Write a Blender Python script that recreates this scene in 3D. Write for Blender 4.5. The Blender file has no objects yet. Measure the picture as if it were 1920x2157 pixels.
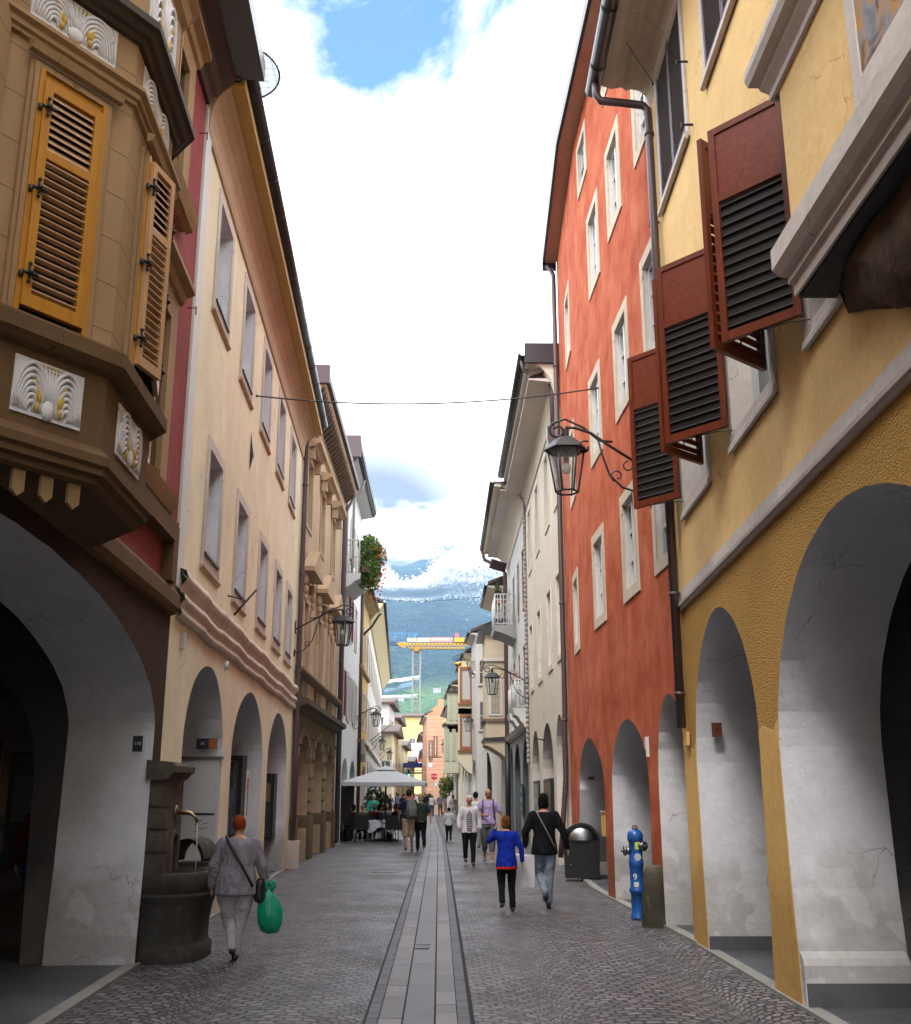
import bpy, bmesh, math, random
from mathutils import Vector, Matrix, geometry, noise
R=math.radians
random.seed(7)
SC=bpy.context.scene; COL=SC.collection
# ---------------------------------------------------------------- camera, sky, sun, exposure
cd=bpy.data.cameras.new('camera'); cam=bpy.data.objects.new('camera',cd); COL.objects.link(cam)
cam.location=(0,0,1.65); cam.rotation_euler=(R(90+15),0,0)
cd.sensor_fit='HORIZONTAL'; cd.sensor_width=36; cd.lens=36*2222/1920.; cd.clip_start=.05; cd.clip_end=12000
SC.camera=cam
SC.view_settings.view_transform='Standard'; SC.view_settings.look='None'; SC.view_settings.exposure=1.32; SC.view_settings.gamma=1
SC.cycles.diffuse_bounces=2
SUN_EL,SUN_AZ=R(52),R(200)      # sun behind the camera, high over the left roofs, veiled by cloud
W=bpy.data.worlds.new("World"); SC.world=W; W.use_nodes=True
nt=W.node_tree; nt.nodes.clear(); N=nt.nodes.new; L=nt.links.new
out=N('ShaderNodeOutputWorld'); bg=N('ShaderNodeBackground'); bg.inputs[1].default_value=.1; L(bg.outputs[0],out.inputs[0])
sky=N('ShaderNodeTexSky'); sky.sky_type='NISHITA'; sky.sun_disc=False; sky.sun_elevation=SUN_EL; sky.sun_rotation=SUN_AZ; sky.air_density=1.2; sky.dust_density=.6
tc=N('ShaderNodeTexCoord'); 
def mth(op,a,b=None,c=None,clamp=False):
    n=N('ShaderNodeMath'); n.operation=op; n.use_clamp=clamp
    for i,v in enumerate((a,b,c)):
        if v is None: continue
        if isinstance(v,(int,float)): n.inputs[i].default_value=v
        else: L(v,n.inputs[i])
    return n.outputs[0]
def wn(scale,detail,rough,loc=(0,0,0),sc=(1,1,1),dist=0):
    m=N('ShaderNodeMapping'); m.inputs['Location'].default_value=loc; m.inputs['Scale'].default_value=sc; L(tc.outputs['Generated'],m.inputs[0])
    n=N('ShaderNodeTexNoise'); n.inputs['Scale'].default_value=scale; n.inputs['Detail'].default_value=detail; n.inputs['Roughness'].default_value=rough; n.inputs['Distortion'].default_value=dist
    L(m.outputs[0],n.inputs[0]); return n.outputs[0]
def dotdir(v):
    d=N('ShaderNodeVectorMath'); d.operation='DOT_PRODUCT'; L(tc.outputs['Generated'],d.inputs[0]); d.inputs[1].default_value=Vector(v).normalized(); return d.outputs['Value']
n1=wn(5.2,9,.62,(0.35,0.2,0),(1,1,1.3),.3)
gap=mth('MULTIPLY',mth('SUBTRACT',dotdir((-.03,.735,.675)),.984),75,clamp=True)      # the blue opening high over the street
cov=mth('SUBTRACT',mth('ADD',n1,.40),mth('MULTIPLY',gap,.52))
mask=mth('MULTIPLY',mth('SUBTRACT',cov,.38),7,clamp=True)
n2=wn(4.2,7,.6,(1,2,.5),(1,1,2.2),.2)
low=mth('MULTIPLY',mth('SUBTRACT',dotdir((-.075,.965,.225)),.9895),120,clamp=True)     # grey underside low over the mountain
gry=mth('MULTIPLY',low,mth('MULTIPLY',mth('SUBTRACT',n2,.36),7,clamp=True))
ccol=N('ShaderNodeMix'); ccol.data_type='RGBA'; ccol.inputs[6].default_value=(15.6,15.7,15.9,1); ccol.inputs[7].default_value=(1.5,1.32,1.28,1); L(gry,ccol.inputs[0])
ccol2=N('ShaderNodeMix'); ccol2.data_type='RGBA'; ccol2.inputs[6].default_value=(7.2,7.3,7.5,1); L(ccol.outputs[2],ccol2.inputs[7]); L(mth('MULTIPLY',mth('SUBTRACT',cov,.42),5,clamp=True),ccol2.inputs[0])
skb=N('ShaderNodeMix'); skb.data_type='RGBA'; skb.blend_type='MULTIPLY'; skb.inputs[0].default_value=1; L(sky.outputs[0],skb.inputs[6]); skb.inputs[7].default_value=(.62,.98,1.45,1)
mx=N('ShaderNodeMix'); mx.data_type='RGBA'; L(mask,mx.inputs[0]); L(skb.outputs[2],mx.inputs[6]); L(ccol2.outputs[2],mx.inputs[7])
L(mx.outputs[2],bg.inputs[0])
sd=bpy.data.lights.new('sun','SUN'); sun=bpy.data.objects.new('sun',sd); COL.objects.link(sun)
sd.energy=1.0; sd.angle=R(14); sd.color=(1,.95,.86)
dv=Vector((math.sin(SUN_AZ)*math.cos(SUN_EL),math.cos(SUN_AZ)*math.cos(SUN_EL),math.sin(SUN_EL)))
sun.rotation_euler=dv.to_track_quat('Z','Y').to_euler()

# ---------------------------------------------------------------- materials
MATS={}
class NM:
    def __init__(s,name):
        s.m=bpy.data.materials.new(name); s.m.use_nodes=True; s.t=s.m.node_tree; s.b=s.t.nodes['Principled BSDF']; s.o=None
        s.tc=s.n('ShaderNodeTexCoord'); s.pos=s.tc.outputs['Object']
    def n(s,t): return s.t.nodes.new(t)
    def l(s,a,b): s.t.links.new(a,b)
    def map(s,sc=(1,1,1),loc=(0,0,0),src=None):
        m=s.n('ShaderNodeMapping'); m.inputs['Scale'].default_value=sc; m.inputs['Location'].default_value=loc; s.l(src or s.pos,m.inputs[0]); return m.outputs[0]
    def noise(s,scale,detail=4,rough=.55,vec=None,dist=0):
        n=s.n('ShaderNodeTexNoise'); n.inputs['Scale'].default_value=scale; n.inputs['Detail'].default_value=detail; n.inputs['Roughness'].default_value=rough; n.inputs['Distortion'].default_value=dist
        s.l(vec or s.pos,n.inputs[0]); return n.outputs[0]
    def ramp(s,f,*st):
        r=s.n('ShaderNodeValToRGB'); e=r.color_ramp.elements
        while len(e)<len(st): e.new(.5)
        for i,(p,c) in enumerate(st):
            e[i].position=p; e[i].color=(c,c,c,1) if isinstance(c,(int,float)) else (*c,1)
        s.l(f,r.inputs[0]); return r.outputs[0]
    def mix(s,f,a,b,bl='MIX'):
        m=s.n('ShaderNodeMix'); m.data_type='RGBA'; m.blend_type=bl
        for i,v in ((0,f),(6,a),(7,b)):
            if isinstance(v,(int,float)): m.inputs[i].default_value=v
            elif isinstance(v,tuple): m.inputs[i].default_value=(*v,1)
            else: s.l(v,m.inputs[i])
        return m.outputs[2]
    def math(s,op,a,b=None,c=None,clamp=False):
        n=s.n('ShaderNodeMath'); n.operation=op; n.use_clamp=clamp
        for i,v in enumerate((a,b,c)):
            if v is None: continue
            if isinstance(v,(int,float)): n.inputs[i].default_value=v
            else: s.l(v,n.inputs[i])
        return n.outputs[0]
    def bump(s,h,st=.3,d=.01,nrm=None):
        b=s.n('ShaderNodeBump'); b.inputs['Strength'].default_value=st; b.inputs['Distance'].default_value=d; s.l(h,b.inputs['Height'])
        if nrm: s.l(nrm,b.inputs['Normal'])
        s.l(b.outputs[0],s.b.inputs['Normal']); return b.outputs[0]
    def col(s,c):
        if isinstance(c,tuple): s.b.inputs['Base Color'].default_value=(*c,1)
        else: s.l(c,s.b.inputs['Base Color'])
    def rough(s,r,spec=None):
        s.b.inputs['Roughness'].default_value=r
        if spec is not None: s.b.inputs['Specular IOR Level'].default_value=spec
def mat(key,fn,*a,**k):
    if key not in MATS: MATS[key]=fn(key,*a,**k)
    return MATS[key]
def plain(name,c,r=.6,metal=0,spec=.5):
    n=NM(name); f=n.noise(9,3)
    n.col(n.mix(n.math('MULTIPLY',f,.35),c,tuple(x*.62 for x in c))); n.rough(r,spec); n.b.inputs['Metallic'].default_value=metal; n.bump(n.noise(60,2),.08,.004); return n.m
def P(c,r=.6,metal=0,spec=.5):
    k='p_%.3f_%.3f_%.3f_%.2f_%d'%(*c,r,metal)
    return mat(k,plain,c,r,metal,spec)
def plaster(name,c,var=.16,streak=.25,stain=(.25,.2,.15),stain_amt=.35,bump=.25,scale=1.0,c2=None):
    n=NM(name)
    big=n.noise(.55*scale,5,.6); fine=n.noise(14,5,.65); st=n.noise(1.6,5,.6,n.map((3.2,3.2,.32)))
    col=n.mix(n.ramp(big,(.35,0.),(.68,1.)),tuple(x*(1-var) for x in c),c2 or tuple(min(1,x*(1+var*.5)) for x in c))
    col=n.mix(n.math('MULTIPLY',n.ramp(st,(.5,0.),(.78,1.)),streak),col,tuple(x*.66 for x in c))
    z=n.n('ShaderNodeSeparateXYZ'); n.l(n.pos,z.inputs[0])
    dirt=n.math('MULTIPLY',n.math('SUBTRACT',1.0,n.math('DIVIDE',n.math('ADD',z.outputs[2],n.math('MULTIPLY',n.noise(2.2,5),-1.1)),.55),clamp=True),stain_amt,clamp=True)
    col=n.mix(dirt,col,stain); col=n.mix(.12,col,n.ramp(fine,(.3,.15),(.7,.9)),'OVERLAY')
    n.col(col); n.rough(.9,.15)
    v=n.n('ShaderNodeTexVoronoi'); v.feature='DISTANCE_TO_EDGE'; v.inputs['Scale'].default_value=.55; mm_=n.n('ShaderNodeVectorMath'); mm_.operation='MULTIPLY_ADD'; nn_=n.n('ShaderNodeTexNoise'); nn_.inputs['Scale'].default_value=2.2; nn_.inputs['Detail'].default_value=6; n.l(n.pos,nn_.inputs[0]); n.l(nn_.outputs['Color'],mm_.inputs[0]); mm_.inputs[1].default_value=(.9,.9,.9); n.l(n.pos,mm_.inputs[2]); n.l(mm_.outputs[0],v.inputs[0])
    crk=n.math('MULTIPLY',n.math('LESS_THAN',v.outputs['Distance'],.0035),n.ramp(n.noise(.7,2),(.5,0.),(.56,1.))); pt=n.ramp(n.noise(.9*scale,2,.4,n.map((1,1,1),(9,3,5))),(.60,0.),(.615,1.))
    col=n.mix(n.math('MULTIPLY',pt,.22),col,tuple(min(1,x*1.22) for x in c)); col=n.mix(n.math('MULTIPLY',crk,.6),col,tuple(x*.3 for x in c)); n.col(col)
    h=n.math('ADD',n.math('MULTIPLY',n.noise(3,3),.9),n.math('SUBTRACT',n.math('MULTIPLY',fine,.28),n.math('MULTIPLY',crk,.3))); n.bump(h,bump,.05); return n.m
def roughcast(name,c,c2,depth=.9):
    n=NM(name); v=n.n('ShaderNodeTexVoronoi'); v.inputs['Scale'].default_value=66; v.inputs['Randomness'].default_value=1; n.l(n.pos,v.inputs[0])
    nn=n.noise(50,6,.8); big=n.noise(.8,4)
    h=n.math('ADD',n.math('MULTIPLY',v.outputs['Distance'],-1.2),nn)
    col=n.mix(n.ramp(h,(-.1,0.),(.5,1.)),c2,c); col=n.mix(n.math('MULTIPLY',n.ramp(big,(.4,0.),(.7,1.)),.35),col,tuple(x*.7 for x in c)); n.col(col); n.rough(.95,.1); n.bump(h,depth,.032); return n.m
def wood(name,c,c2,axis=2,sc=3,r=.45):
    n=NM(name); s=[sc*7]*3; s[axis]=sc*.7
    w=n.noise(1.5,6,.65,n.map(tuple(s)),.6); n.col(n.mix(n.ramp(w,(.3,0.),(.7,1.)),c,c2)); n.rough(r,.4); n.bump(w,.15,.006); return n.m
def glass(name,c=(.05,.06,.07),r=.06,tr=0):
    n=NM(name); f=n.noise(.9,2); n.col(n.mix(n.ramp(f,(.4,0.),(.6,1.)),c,tuple(x*1.8 for x in c))); n.rough(r,.4); n.b.inputs['IOR'].default_value=1.35; n.bump(n.noise(1.3,2),.12,.05); return n.m
def clear(name,alpha=.25,c=(.75,.78,.76)):
    n=NM(name); g=n.n('ShaderNodeBsdfTransparent'); m=n.n('ShaderNodeMixShader'); g.inputs[0].default_value=(.93,.94,.93,1)
    n.col(c); n.rough(.12,.6); m.inputs[0].default_value=alpha; n.l(g.outputs[0],m.inputs[1]); n.l(n.b.outputs[0],m.inputs[2]); n.l(m.outputs[0],n.t.nodes['Material Output'].inputs[0]); return n.m
def louvre(name,c,c2,pitch=.045,axis='z'):
    n=NM(name); z=n.n('ShaderNodeSeparateXYZ'); n.l(n.pos,z.inputs[0])
    f=n.math('FRACT',n.math('DIVIDE',z.outputs[2],pitch)); n.col(n.mix(n.ramp(f,(.0,1.),(.55,0.),(.98,0.)),c,c2)); n.rough(.6); n.bump(f,.6,.02); return n.m
def cloth(name,c,kind=None,c2=(0,0,0)):
    n=NM(name); f=n.noise(13,4,.6,n.map((1,1,.45)),.8); col=n.mix(n.math('MULTIPLY',f,.5),c,tuple(x*.6 for x in c))
    if kind in('stripes','vstripes'):
        z=n.n('ShaderNodeSeparateXYZ'); n.l(n.pos,z.inputs[0]); q=n.math('FRACT',n.math('MULTIPLY',z.outputs[2 if kind=='stripes' else 0],22)); col=n.mix(n.math('GREATER_THAN',q,.55),col,c2)
    n.col(col); n.rough(.9,.1); n.bump(n.noise(6,5,.6,n.map((1.2,1.2,.35)),1.6),1.,.07); return n.m
def C(c,kind=None,c2=(0,0,0)): return mat('cl_%.3f_%.3f_%.3f_%s'%(*c,kind),cloth,c,kind,c2)
def skinm(name,c):
    n=NM(name); n.col(n.mix(n.noise(20,3),c,(c[0]*.8,c[1]*.62,c[2]*.55))); n.rough(.55,.3); n.b.inputs['Subsurface Weight'].default_value=.08; n.b.inputs['Subsurface Scale'].default_value=.02; return n.m
def leaf(name,c,c2):
    n=NM(name); o=n.n('ShaderNodeObjectInfo'); g=n.n('ShaderNodeNewGeometry'); n.col(n.mix(g.outputs['Random Per Island'],c,c2)); n.rough(.55,.3); return n.m

# ---------------------------------------------------------------- mesh builder
def inpoly(x,y,P):
    c=False; n=len(P); j=n-1
    for i in range(n):
        if (P[i][1]>y)!=(P[j][1]>y) and x<(P[j][0]-P[i][0])*(y-P[i][1])/(P[j][1]-P[i][1])+P[i][0]: c=not c
        j=i
    return c
def inside_faces(r,outer,holes):
    o=[]
    for f in r[2]:
        x=sum(r[0][k].x for k in f)/len(f); y=sum(r[0][k].y for k in f)/len(f)
        if inpoly(x,y,outer) and not any(inpoly(x,y,h) for h in holes): o.append(f)
    return o
class MB:
    def __init__(s,T=None): s.v=[];s.f=[];s.mi=[];s.sm=[];s.T=T or (lambda a,b,c:(a,b,c)); s.m=0
    def face(s,pts,sm=False):
        i=len(s.v); s.v+= [s.T(*p) for p in pts]; s.f.append(tuple(range(i,i+len(pts)))); s.mi.append(s.m); s.sm.append(sm)
    def grid(s,rows,close=False,sm=True,caps=False):
        i0=len(s.v); n=len(rows[0])
        for r in rows: s.v+=[s.T(*p) for p in r]
        for a in range(len(rows)-1):
            for b in range(n if close else n-1):
                c=(b+1)%n; s.f.append((i0+a*n+b,i0+a*n+c,i0+(a+1)*n+c,i0+(a+1)*n+b)); s.mi.append(s.m); s.sm.append(sm)
        if caps:
            s.f.append(tuple(range(i0,i0+n))[::-1]); s.f.append(tuple(i0+(len(rows)-1)*n+b for b in range(n))); s.mi+=[s.m]*2; s.sm+=[False]*2
    def box(s,a0,a1,b0,b1,c0,c1):
        P=[(a0,b0,c0),(a1,b0,c0),(a1,b1,c0),(a0,b1,c0),(a0,b0,c1),(a1,b0,c1),(a1,b1,c1),(a0,b1,c1)]
        i=len(s.v); s.v+=[s.T(*p) for p in P]
        for q in ((0,3,2,1),(4,5,6,7),(0,1,5,4),(1,2,6,5),(2,3,7,6),(3,0,4,7)): s.f.append(tuple(i+k for k in q)); s.mi.append(s.m); s.sm.append(False)
    def prof(s,a0,a1,pr,sm=False):        # profile (b,c) extruded along a
        s.grid([[(a0,b,c) for b,c in pr],[(a1,b,c) for b,c in pr]],True,sm,True)
    def profb(s,b0,b1,pr,sm=False): s.grid([[(a,b0,c) for a,c in pr],[(a,b1,c) for a,c in pr]],True,sm,True)
    def profc(s,c0,c1,pr,sm=False): s.grid([[(a,b,c0) for a,b in pr],[(a,b,c1) for a,b in pr]],True,sm,True)
    def panel(s,outer,holes,b0,b1,mf=0,mr=0,revflags=None,plane='ac',cuts=()):
        q=(lambda a,b,c:(a,b,c)) if plane=='ac' else (lambda a,b,c:(b,a,c))
        loops=[outer]+holes; vs=[];ed=[]
        for lp in loops:
            o=len(vs); vs+=[Vector(p) for p in lp]; ed+=[(o+i,o+(i+1)%len(lp)) for i in range(len(lp))]
        for cx in cuts: vs+=[Vector((cx,-1)),Vector((cx,30))]; ed.append((len(vs)-2,len(vs)-1))
        r=geometry.delaunay_2d_cdt(vs,ed,[],0,1e-5); F=inside_faces(r,outer,holes)
        for b in (b0,b1):
            i0=len(s.v); s.v+=[s.T(*q(v.x,b,v.y)) for v in r[0]]
            for f in F: s.f.append(tuple(i0+k for k in f)); s.mi.append(mf); s.sm.append(False)
        for li,lp in enumerate(loops):
            n=len(lp)
            for i in range(n):
                a,c=lp[i],lp[(i+1)%n]; s.m=(mr if li>0 else (mr if revflags and revflags[i] else mf))
                s.face([q(a[0],b0,a[1]),q(c[0],b0,c[1]),q(c[0],b1,c[1]),q(a[0],b1,a[1])])
        s.m=0
    def tube(s,pts,r,n=8,caps=True):
        pts=[Vector(p) for p in pts]; rows=[]; up=Vector((0,0,1)); k=len(pts)
        x=None
        for i,p in enumerate(pts):
            t=(pts[min(i+1,k-1)]-pts[max(i-1,0)]).normalized()
            if x is None:
                x=t.cross(up); x=x.normalized() if x.length>.05 else t.cross(Vector((0,1,0))).normalized()
            x=(x-t*x.dot(t)).normalized(); y=t.cross(x); rr=r[i] if isinstance(r,(list,tuple)) else r
            rows.append([tuple(p+(x*math.cos(a)+y*math.sin(a))*rr) for a in [2*math.pi*j/n for j in range(n)]])
        s.grid(rows,True,True,caps)
    def lathe(s,c,pr,n=20,sx=1,sy=1,a0=0,a1=2*math.pi):
        full=abs(a1-a0-2*math.pi)<1e-6; m=n if full else n+1
        s.grid([[(c[0]+math.cos(a0+(a1-a0)*j/n)*r*sx,c[1]+math.sin(a0+(a1-a0)*j/n)*r*sy,c[2]+z) for j in range(m)] for r,z in pr],full,True,False)
    def ball(s,c,r,n=10):
        rx,ry,rz=r if isinstance(r,tuple) else (r,r,r)
        s.grid([[(c[0]+rx*math.sin(t)*math.cos(a),c[1]+ry*math.sin(t)*math.sin(a),c[2]+rz*math.cos(t)) for a in [2*math.pi*j/n for j in range(n)]] for t in [math.pi*i/int(n*.6) for i in range(int(n*.6)+1)]],True,True,False)
    def mesh(s,name,mats):
        me=bpy.data.meshes.new(name); me.from_pydata(s.v,[],s.f); 
        for m in (mats if isinstance(mats,(list,tuple)) else [mats]): me.materials.append(m)
        me.polygons.foreach_set('material_index',s.mi); me.polygons.foreach_set('use_smooth',s.sm); me.update(); return me
    def build(s,name,mats,parent=None,loc=None,rot=None):
        o=bpy.data.objects.new(name,s.mesh(name,mats)); COL.objects.link(o)
        if parent is not None: o.parent=parent
        if loc: o.location=loc
        if rot: o.rotation_euler=rot
        return o
def tag(o,label=None,cat=None,group=None,kind=None):
    for k,v in (('label',label),('category',cat),('group',group),('kind',kind)):
        if v: o[k]=v
    return o
def empty(name,loc,rz=0,label=None,cat=None,group=None,kind=None):
    o=bpy.data.objects.new(name,None); COL.objects.link(o); o.location=loc; o.rotation_euler=(0,0,rz); o.empty_display_size=.2
    return tag(o,label,cat,group,kind)
def copy_tree(o,parent=None):
    c=o.copy(); COL.objects.link(c); c.parent=parent
    for ch in list(o.children): copy_tree(ch,c)
    return c
def text(name,s,size,m,loc,rot,parent=None,ext=.003,align='CENTER'):
    cu=bpy.data.curves.new(name,'FONT'); cu.body=s; cu.size=size; cu.extrude=ext; cu.align_x=align; cu.align_y='CENTER'
    t=bpy.data.objects.new(name,cu); COL.objects.link(t); dg=bpy.context.evaluated_depsgraph_get()
    me=bpy.data.meshes.new_from_object(t.evaluated_get(dg)); bpy.data.objects.remove(t); me.materials.clear(); me.materials.append(m)
    o=bpy.data.objects.new(name,me); COL.objects.link(o); o.location=loc; o.rotation_euler=rot
    if parent is not None: o.parent=parent
    return o
CAMP=Vector((0,0,1.65)); ca,sa=math.cos(R(15)),math.sin(R(15))
def ray(px,py):
    u=(px-960)/2222.;v=(1078.5-py)/2222.; return Vector((u,ca-v*sa,sa+v*ca))
def atY(px,py,Y):                     # the real place, at distance Y, of a point seen in the photograph
    r=ray(px,py); return CAMP+r*(Y/r.y)
def gnd(px,py,h=0):
    r=ray(px,py); return CAMP+r*((h-1.65)/r.z)
# ---------------------------------------------------------------- palette
M_cream=plaster('cream_plaster',(.83,.745,.54),.13,.35,stain=(.33,.22,.13),stain_amt=.5)
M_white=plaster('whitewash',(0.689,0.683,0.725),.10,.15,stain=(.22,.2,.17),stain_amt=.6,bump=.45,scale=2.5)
M_whitev=plaster('shaded_whitewash',(0.080,0.078,0.080),.12,.15,stain_amt=.4,bump=.3)  # whitewash with the shade of the arcade interiors put into its colour
M_trim=plaster('pale_trim',(.62,.56,.52),.08,.3,stain_amt=.3)
M_coving=plaster('tan_coving',(0.500,0.360,0.240),.08,.1,stain_amt=0)
M_ochre=wood('ochre_board',(.50,.30,.055),(.42,.24,.05),1,1.5,.5)
M_red=plaster('red_plaster',(0.499,0.090,0.033),.24,.75,stain=(.12,.07,.03),stain_amt=.55,c2=(.56,.165,.08),scale=2.6)
M_redold=plaster('wine_red_plaster',(0.279,0.061,0.061),.14,.45,stain_amt=.2)
M_yel=plaster('yellow_plaster',(.72,.44,.15),.09,.3,stain=(.30,.16,.05),stain_amt=.5)
M_yelup=plaster('pale_yellow_plaster',(.80,.545,.245),.08,.2,stain_amt=.1)
M_cast=roughcast('yellow_roughcast',(.72,.44,.15),(.50,.28,.08),.6)
M_castb=roughcast('brown_roughcast',(0.160,0.104,0.068),(.07,.04,.028),.8)
M_brown=plaster('brown_render',(0.154,0.090,0.046),.16,.35,stain=(.05,.035,.02),stain_amt=.1)
M_tan=plaster('tan_ashlar',(0.359,0.230,0.122),.14,.3,stain_amt=.1)
M_beige=plaster('beige_plaster',(.56,.47,.35),.08,.2)
M_cream2=plaster('pale_cream_plaster',(.66,.60,.50),.06,.2)
M_ornate=plaster('peach_stone',(0.494,0.351,0.233),.12,.4)
M_rust=plaster('rusticated_stone',(0.168,0.124,0.076),.16,.5,stain=(.1,.07,.05),stain_amt=.6)
M_salmon=plaster('salmon_plaster',(.68,.36,.24),.1,.3)
M_stone=plaster('dark_granite',(0.073,0.066,0.059),.35,.4,stain=(.03,.028,.025),stain_amt=.6,bump=.6,scale=8)
M_stone2=plaster('lichened_stone',(0.120,0.096,0.076),.4,.6,stain=(.06,.05,.04),stain_amt=.6,bump=.8,scale=9)
M_plinth=plaster('grey_plinth',(0.108,0.112,0.128),.1,.2,stain=(.06,.06,.06),stain_amt=.5)
M_dark=P((.012,.011,.012),.45); M_gut=P((.022,.020,.024),.32,0,.6); M_pipe=P((.085,.052,.055),.35,0,.6); M_iron=P((.015,.015,.016),.5)
M_whitew=P((.62,.62,.62),.45); M_blind=P((.47,.46,.46),.8); M_glass=glass('window_glass',(.085,.095,.105),.12); M_gdark=glass('dark_shop_glass',(.012,.013,.015),.08)
M_wred=wood('mahogany_wood',(0.187,0.030,0.006),(.09,.015,.004),1,2.5,.4); M_wredv=wood('mahogany_wood_upright',(0.162,0.026,0.006),(.08,.014,.004),2,2.5,.4)
M_wyel=wood('honey_pine',(0.504,0.234,0.018),(.42,.165,.012),2,2.2,.38); M_wpale=wood('sunlit_pine',(.58,.36,.2),(.45,.25,.12),2,2,.5)
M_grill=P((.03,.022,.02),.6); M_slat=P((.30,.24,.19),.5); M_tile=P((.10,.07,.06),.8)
M_gold=P((.62,.40,.06),.45); M_relief=plaster('white_stucco_relief',(.74,.73,.74),.05,.15,stain_amt=0,bump=.5,scale=6)
M_lglass=clear('lantern_glass',.16,(.5,.52,.5)); M_bulb=P((.7,.7,.66),.4)

# ---------------------------------------------------------------- house kit
class House:
    """local frame: x along the street, y across it; d>0 stands out over the street"""
    def __init__(s,name,label,x0,y0,x1,y1,side,cat='building',group=None,shear=0):
        a=math.atan2(y1-y0,x1-x0); s.e=empty(name,(x0,y0,0),a,label,cat,group); s.L=math.hypot(x1-x0,y1-y0); s.sg=side; s.k=shear; s.lib={}; s.y0=y0
    def T(s,a,d,z): return (a,s.sg*d,z+s.k*a*max(0,min(1,(z-1.2)/2.6)))
    def mb(s): return MB(s.T)
    def put(s,mb,name,mats): return mb.build(name,mats,s.e)
    def w(s,a,d,z): return s.e.matrix_basis@Vector(s.T(a,d,z))
def arch(s0,s1,zs,zt,fl=.05,n=26,wob=.02,seed=1.):
    c=(s0+s1)/2; r=(s1-s0)/2; P_=[(s0+fl,-.25),(s0+fl,.3),(s0+fl*.4,.9),(s0,zs)]
    rj=random.Random(int(seed*97))
    for i in range(1,n):
        a=math.pi*(1-i/n); x=math.cos(a); y=math.sin(a); w=1+wob*math.sin(a*3+seed*5)*y
        P_.append((c+r*x+rj.uniform(-.008,.008),zs+(zt-zs)*y*w+rj.uniform(-.006,.006)))
    return P_+[(s1,zs),(s1-fl*.4,.9),(s1-fl,.3),(s1-fl,-.25)]
def ground_panel(h,s0,s1,zt,arches,T,mf,mr,name='arcade_wall',front=0,cuts=()):
    outer=[(s0,-.25)]; fl=[False]
    for A in arches:
        outer+=A; fl+=[True]*(len(A)-1)+[False]
    outer+=[(s1,-.25),(s1,zt),(s0,zt)]; fl+=[False]*3
    m=h.mb(); m.panel(outer,[],-T,front,0,1,fl,cuts=cuts); return h.put(m,name,[mf,mr])
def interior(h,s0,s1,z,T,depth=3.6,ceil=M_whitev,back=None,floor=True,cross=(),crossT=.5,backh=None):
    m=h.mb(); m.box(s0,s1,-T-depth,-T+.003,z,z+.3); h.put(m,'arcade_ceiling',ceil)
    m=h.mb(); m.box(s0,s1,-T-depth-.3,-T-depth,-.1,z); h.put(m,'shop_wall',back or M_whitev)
    # shopfronts along the back of the arcade
    k=s0+.7
    while k+2.2<s1:
        m=h.mb(); m.m=0; m.box(k,k+.08,-T-depth,-T-depth+.08,0,2.5); m.box(k+1.9,k+1.98,-T-depth,-T-depth+.08,0,2.5); m.box(k+.08,k+1.9,-T-depth,-T-depth+.08,2.38,2.5); m.box(k+.08,k+1.9,-T-depth,-T-depth+.08,0,.4)
        o=h.put(m,'shopfront',M_dark); m=h.mb(); m.box(k+.08,k+1.9,-T-depth+.01,-T-depth+.04,.4,2.38); m.build('pane',M_gdark,o); k+=2.9
    for cx in cross:       # transverse arch carrying the vault at each pier
        D=T+depth; outer=[(-T+.004,-.1),(-T-.25,-.1),(-T-.3,1.9)]
        for i in range(0,19):
            a=math.pi*(i/18); outer.append((-T-.3-(depth-.6)*(1-math.cos(a))/2,1.9+(z-2.25)*math.sin(a)))
        outer+=[(-T-depth+.3,1.9),(-T-depth+.3,-.1),(-D,-.1),(-D,z),(-T+.004,z)]
        m=MB(lambda a,b,c,h=h:h.T(a,b,c)); 
        vs=[Vector(p) for p in outer]; n=len(vs); r=geometry.delaunay_2d_cdt(vs,[(i,(i+1)%n) for i in range(n)],[],0,1e-5)
        for a in (cx-crossT/2,cx+crossT/2):
            i0=len(m.v); m.v+=[m.T(a,v.x,v.y) for v in r[0]]
            for f in inside_faces(r,outer,[]): m.f.append(tuple(i0+q for q in f)); m.mi.append(0); m.sm.append(False)
        for i in range(n):
            p,q=outer[i],outer[(i+1)%n]; m.face([(cx-crossT/2,p[0],p[1]),(cx-crossT/2,q[0],q[1]),(cx+crossT/2,q[0],q[1]),(cx+crossT/2,p[0],p[1])])
        h.put(m,'vault_arch',ceil)
def upper(h,s0,s1,z0,z1,holes,mf,mr=None,T=.35,name='wall',gable=0,front=0,cuts=()):
    m=h.mb(); m.panel([(s0,z0),(s1,z0),(s1,z1),(s0,z1)],[[(a,b),(c,b),(c,d),(a,d)] for a,c,b,d in holes],-T,front,0,1,cuts=cuts)
    if gable: 
        for q in (s0,s1-.3): g_=h.mb(); g_.box(q,q+.3,-gable,-T-.002,z0,z1-.05); h.put(g_,'side_wall',mf)
    return h.put(m,name,[mf,mr or mf])
def roof(h,s0,s1,z,over,depth=7,pitch=.42,m=M_tile,th=.14,name='roof'):
    b=h.mb(); b.prof(s0-.05,s1+.05,[(over,z),(over,z+th),(-depth,z+th+pitch*(depth+over)),(-depth,z+pitch*(depth+over))]); return h.put(b,name,m)
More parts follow.
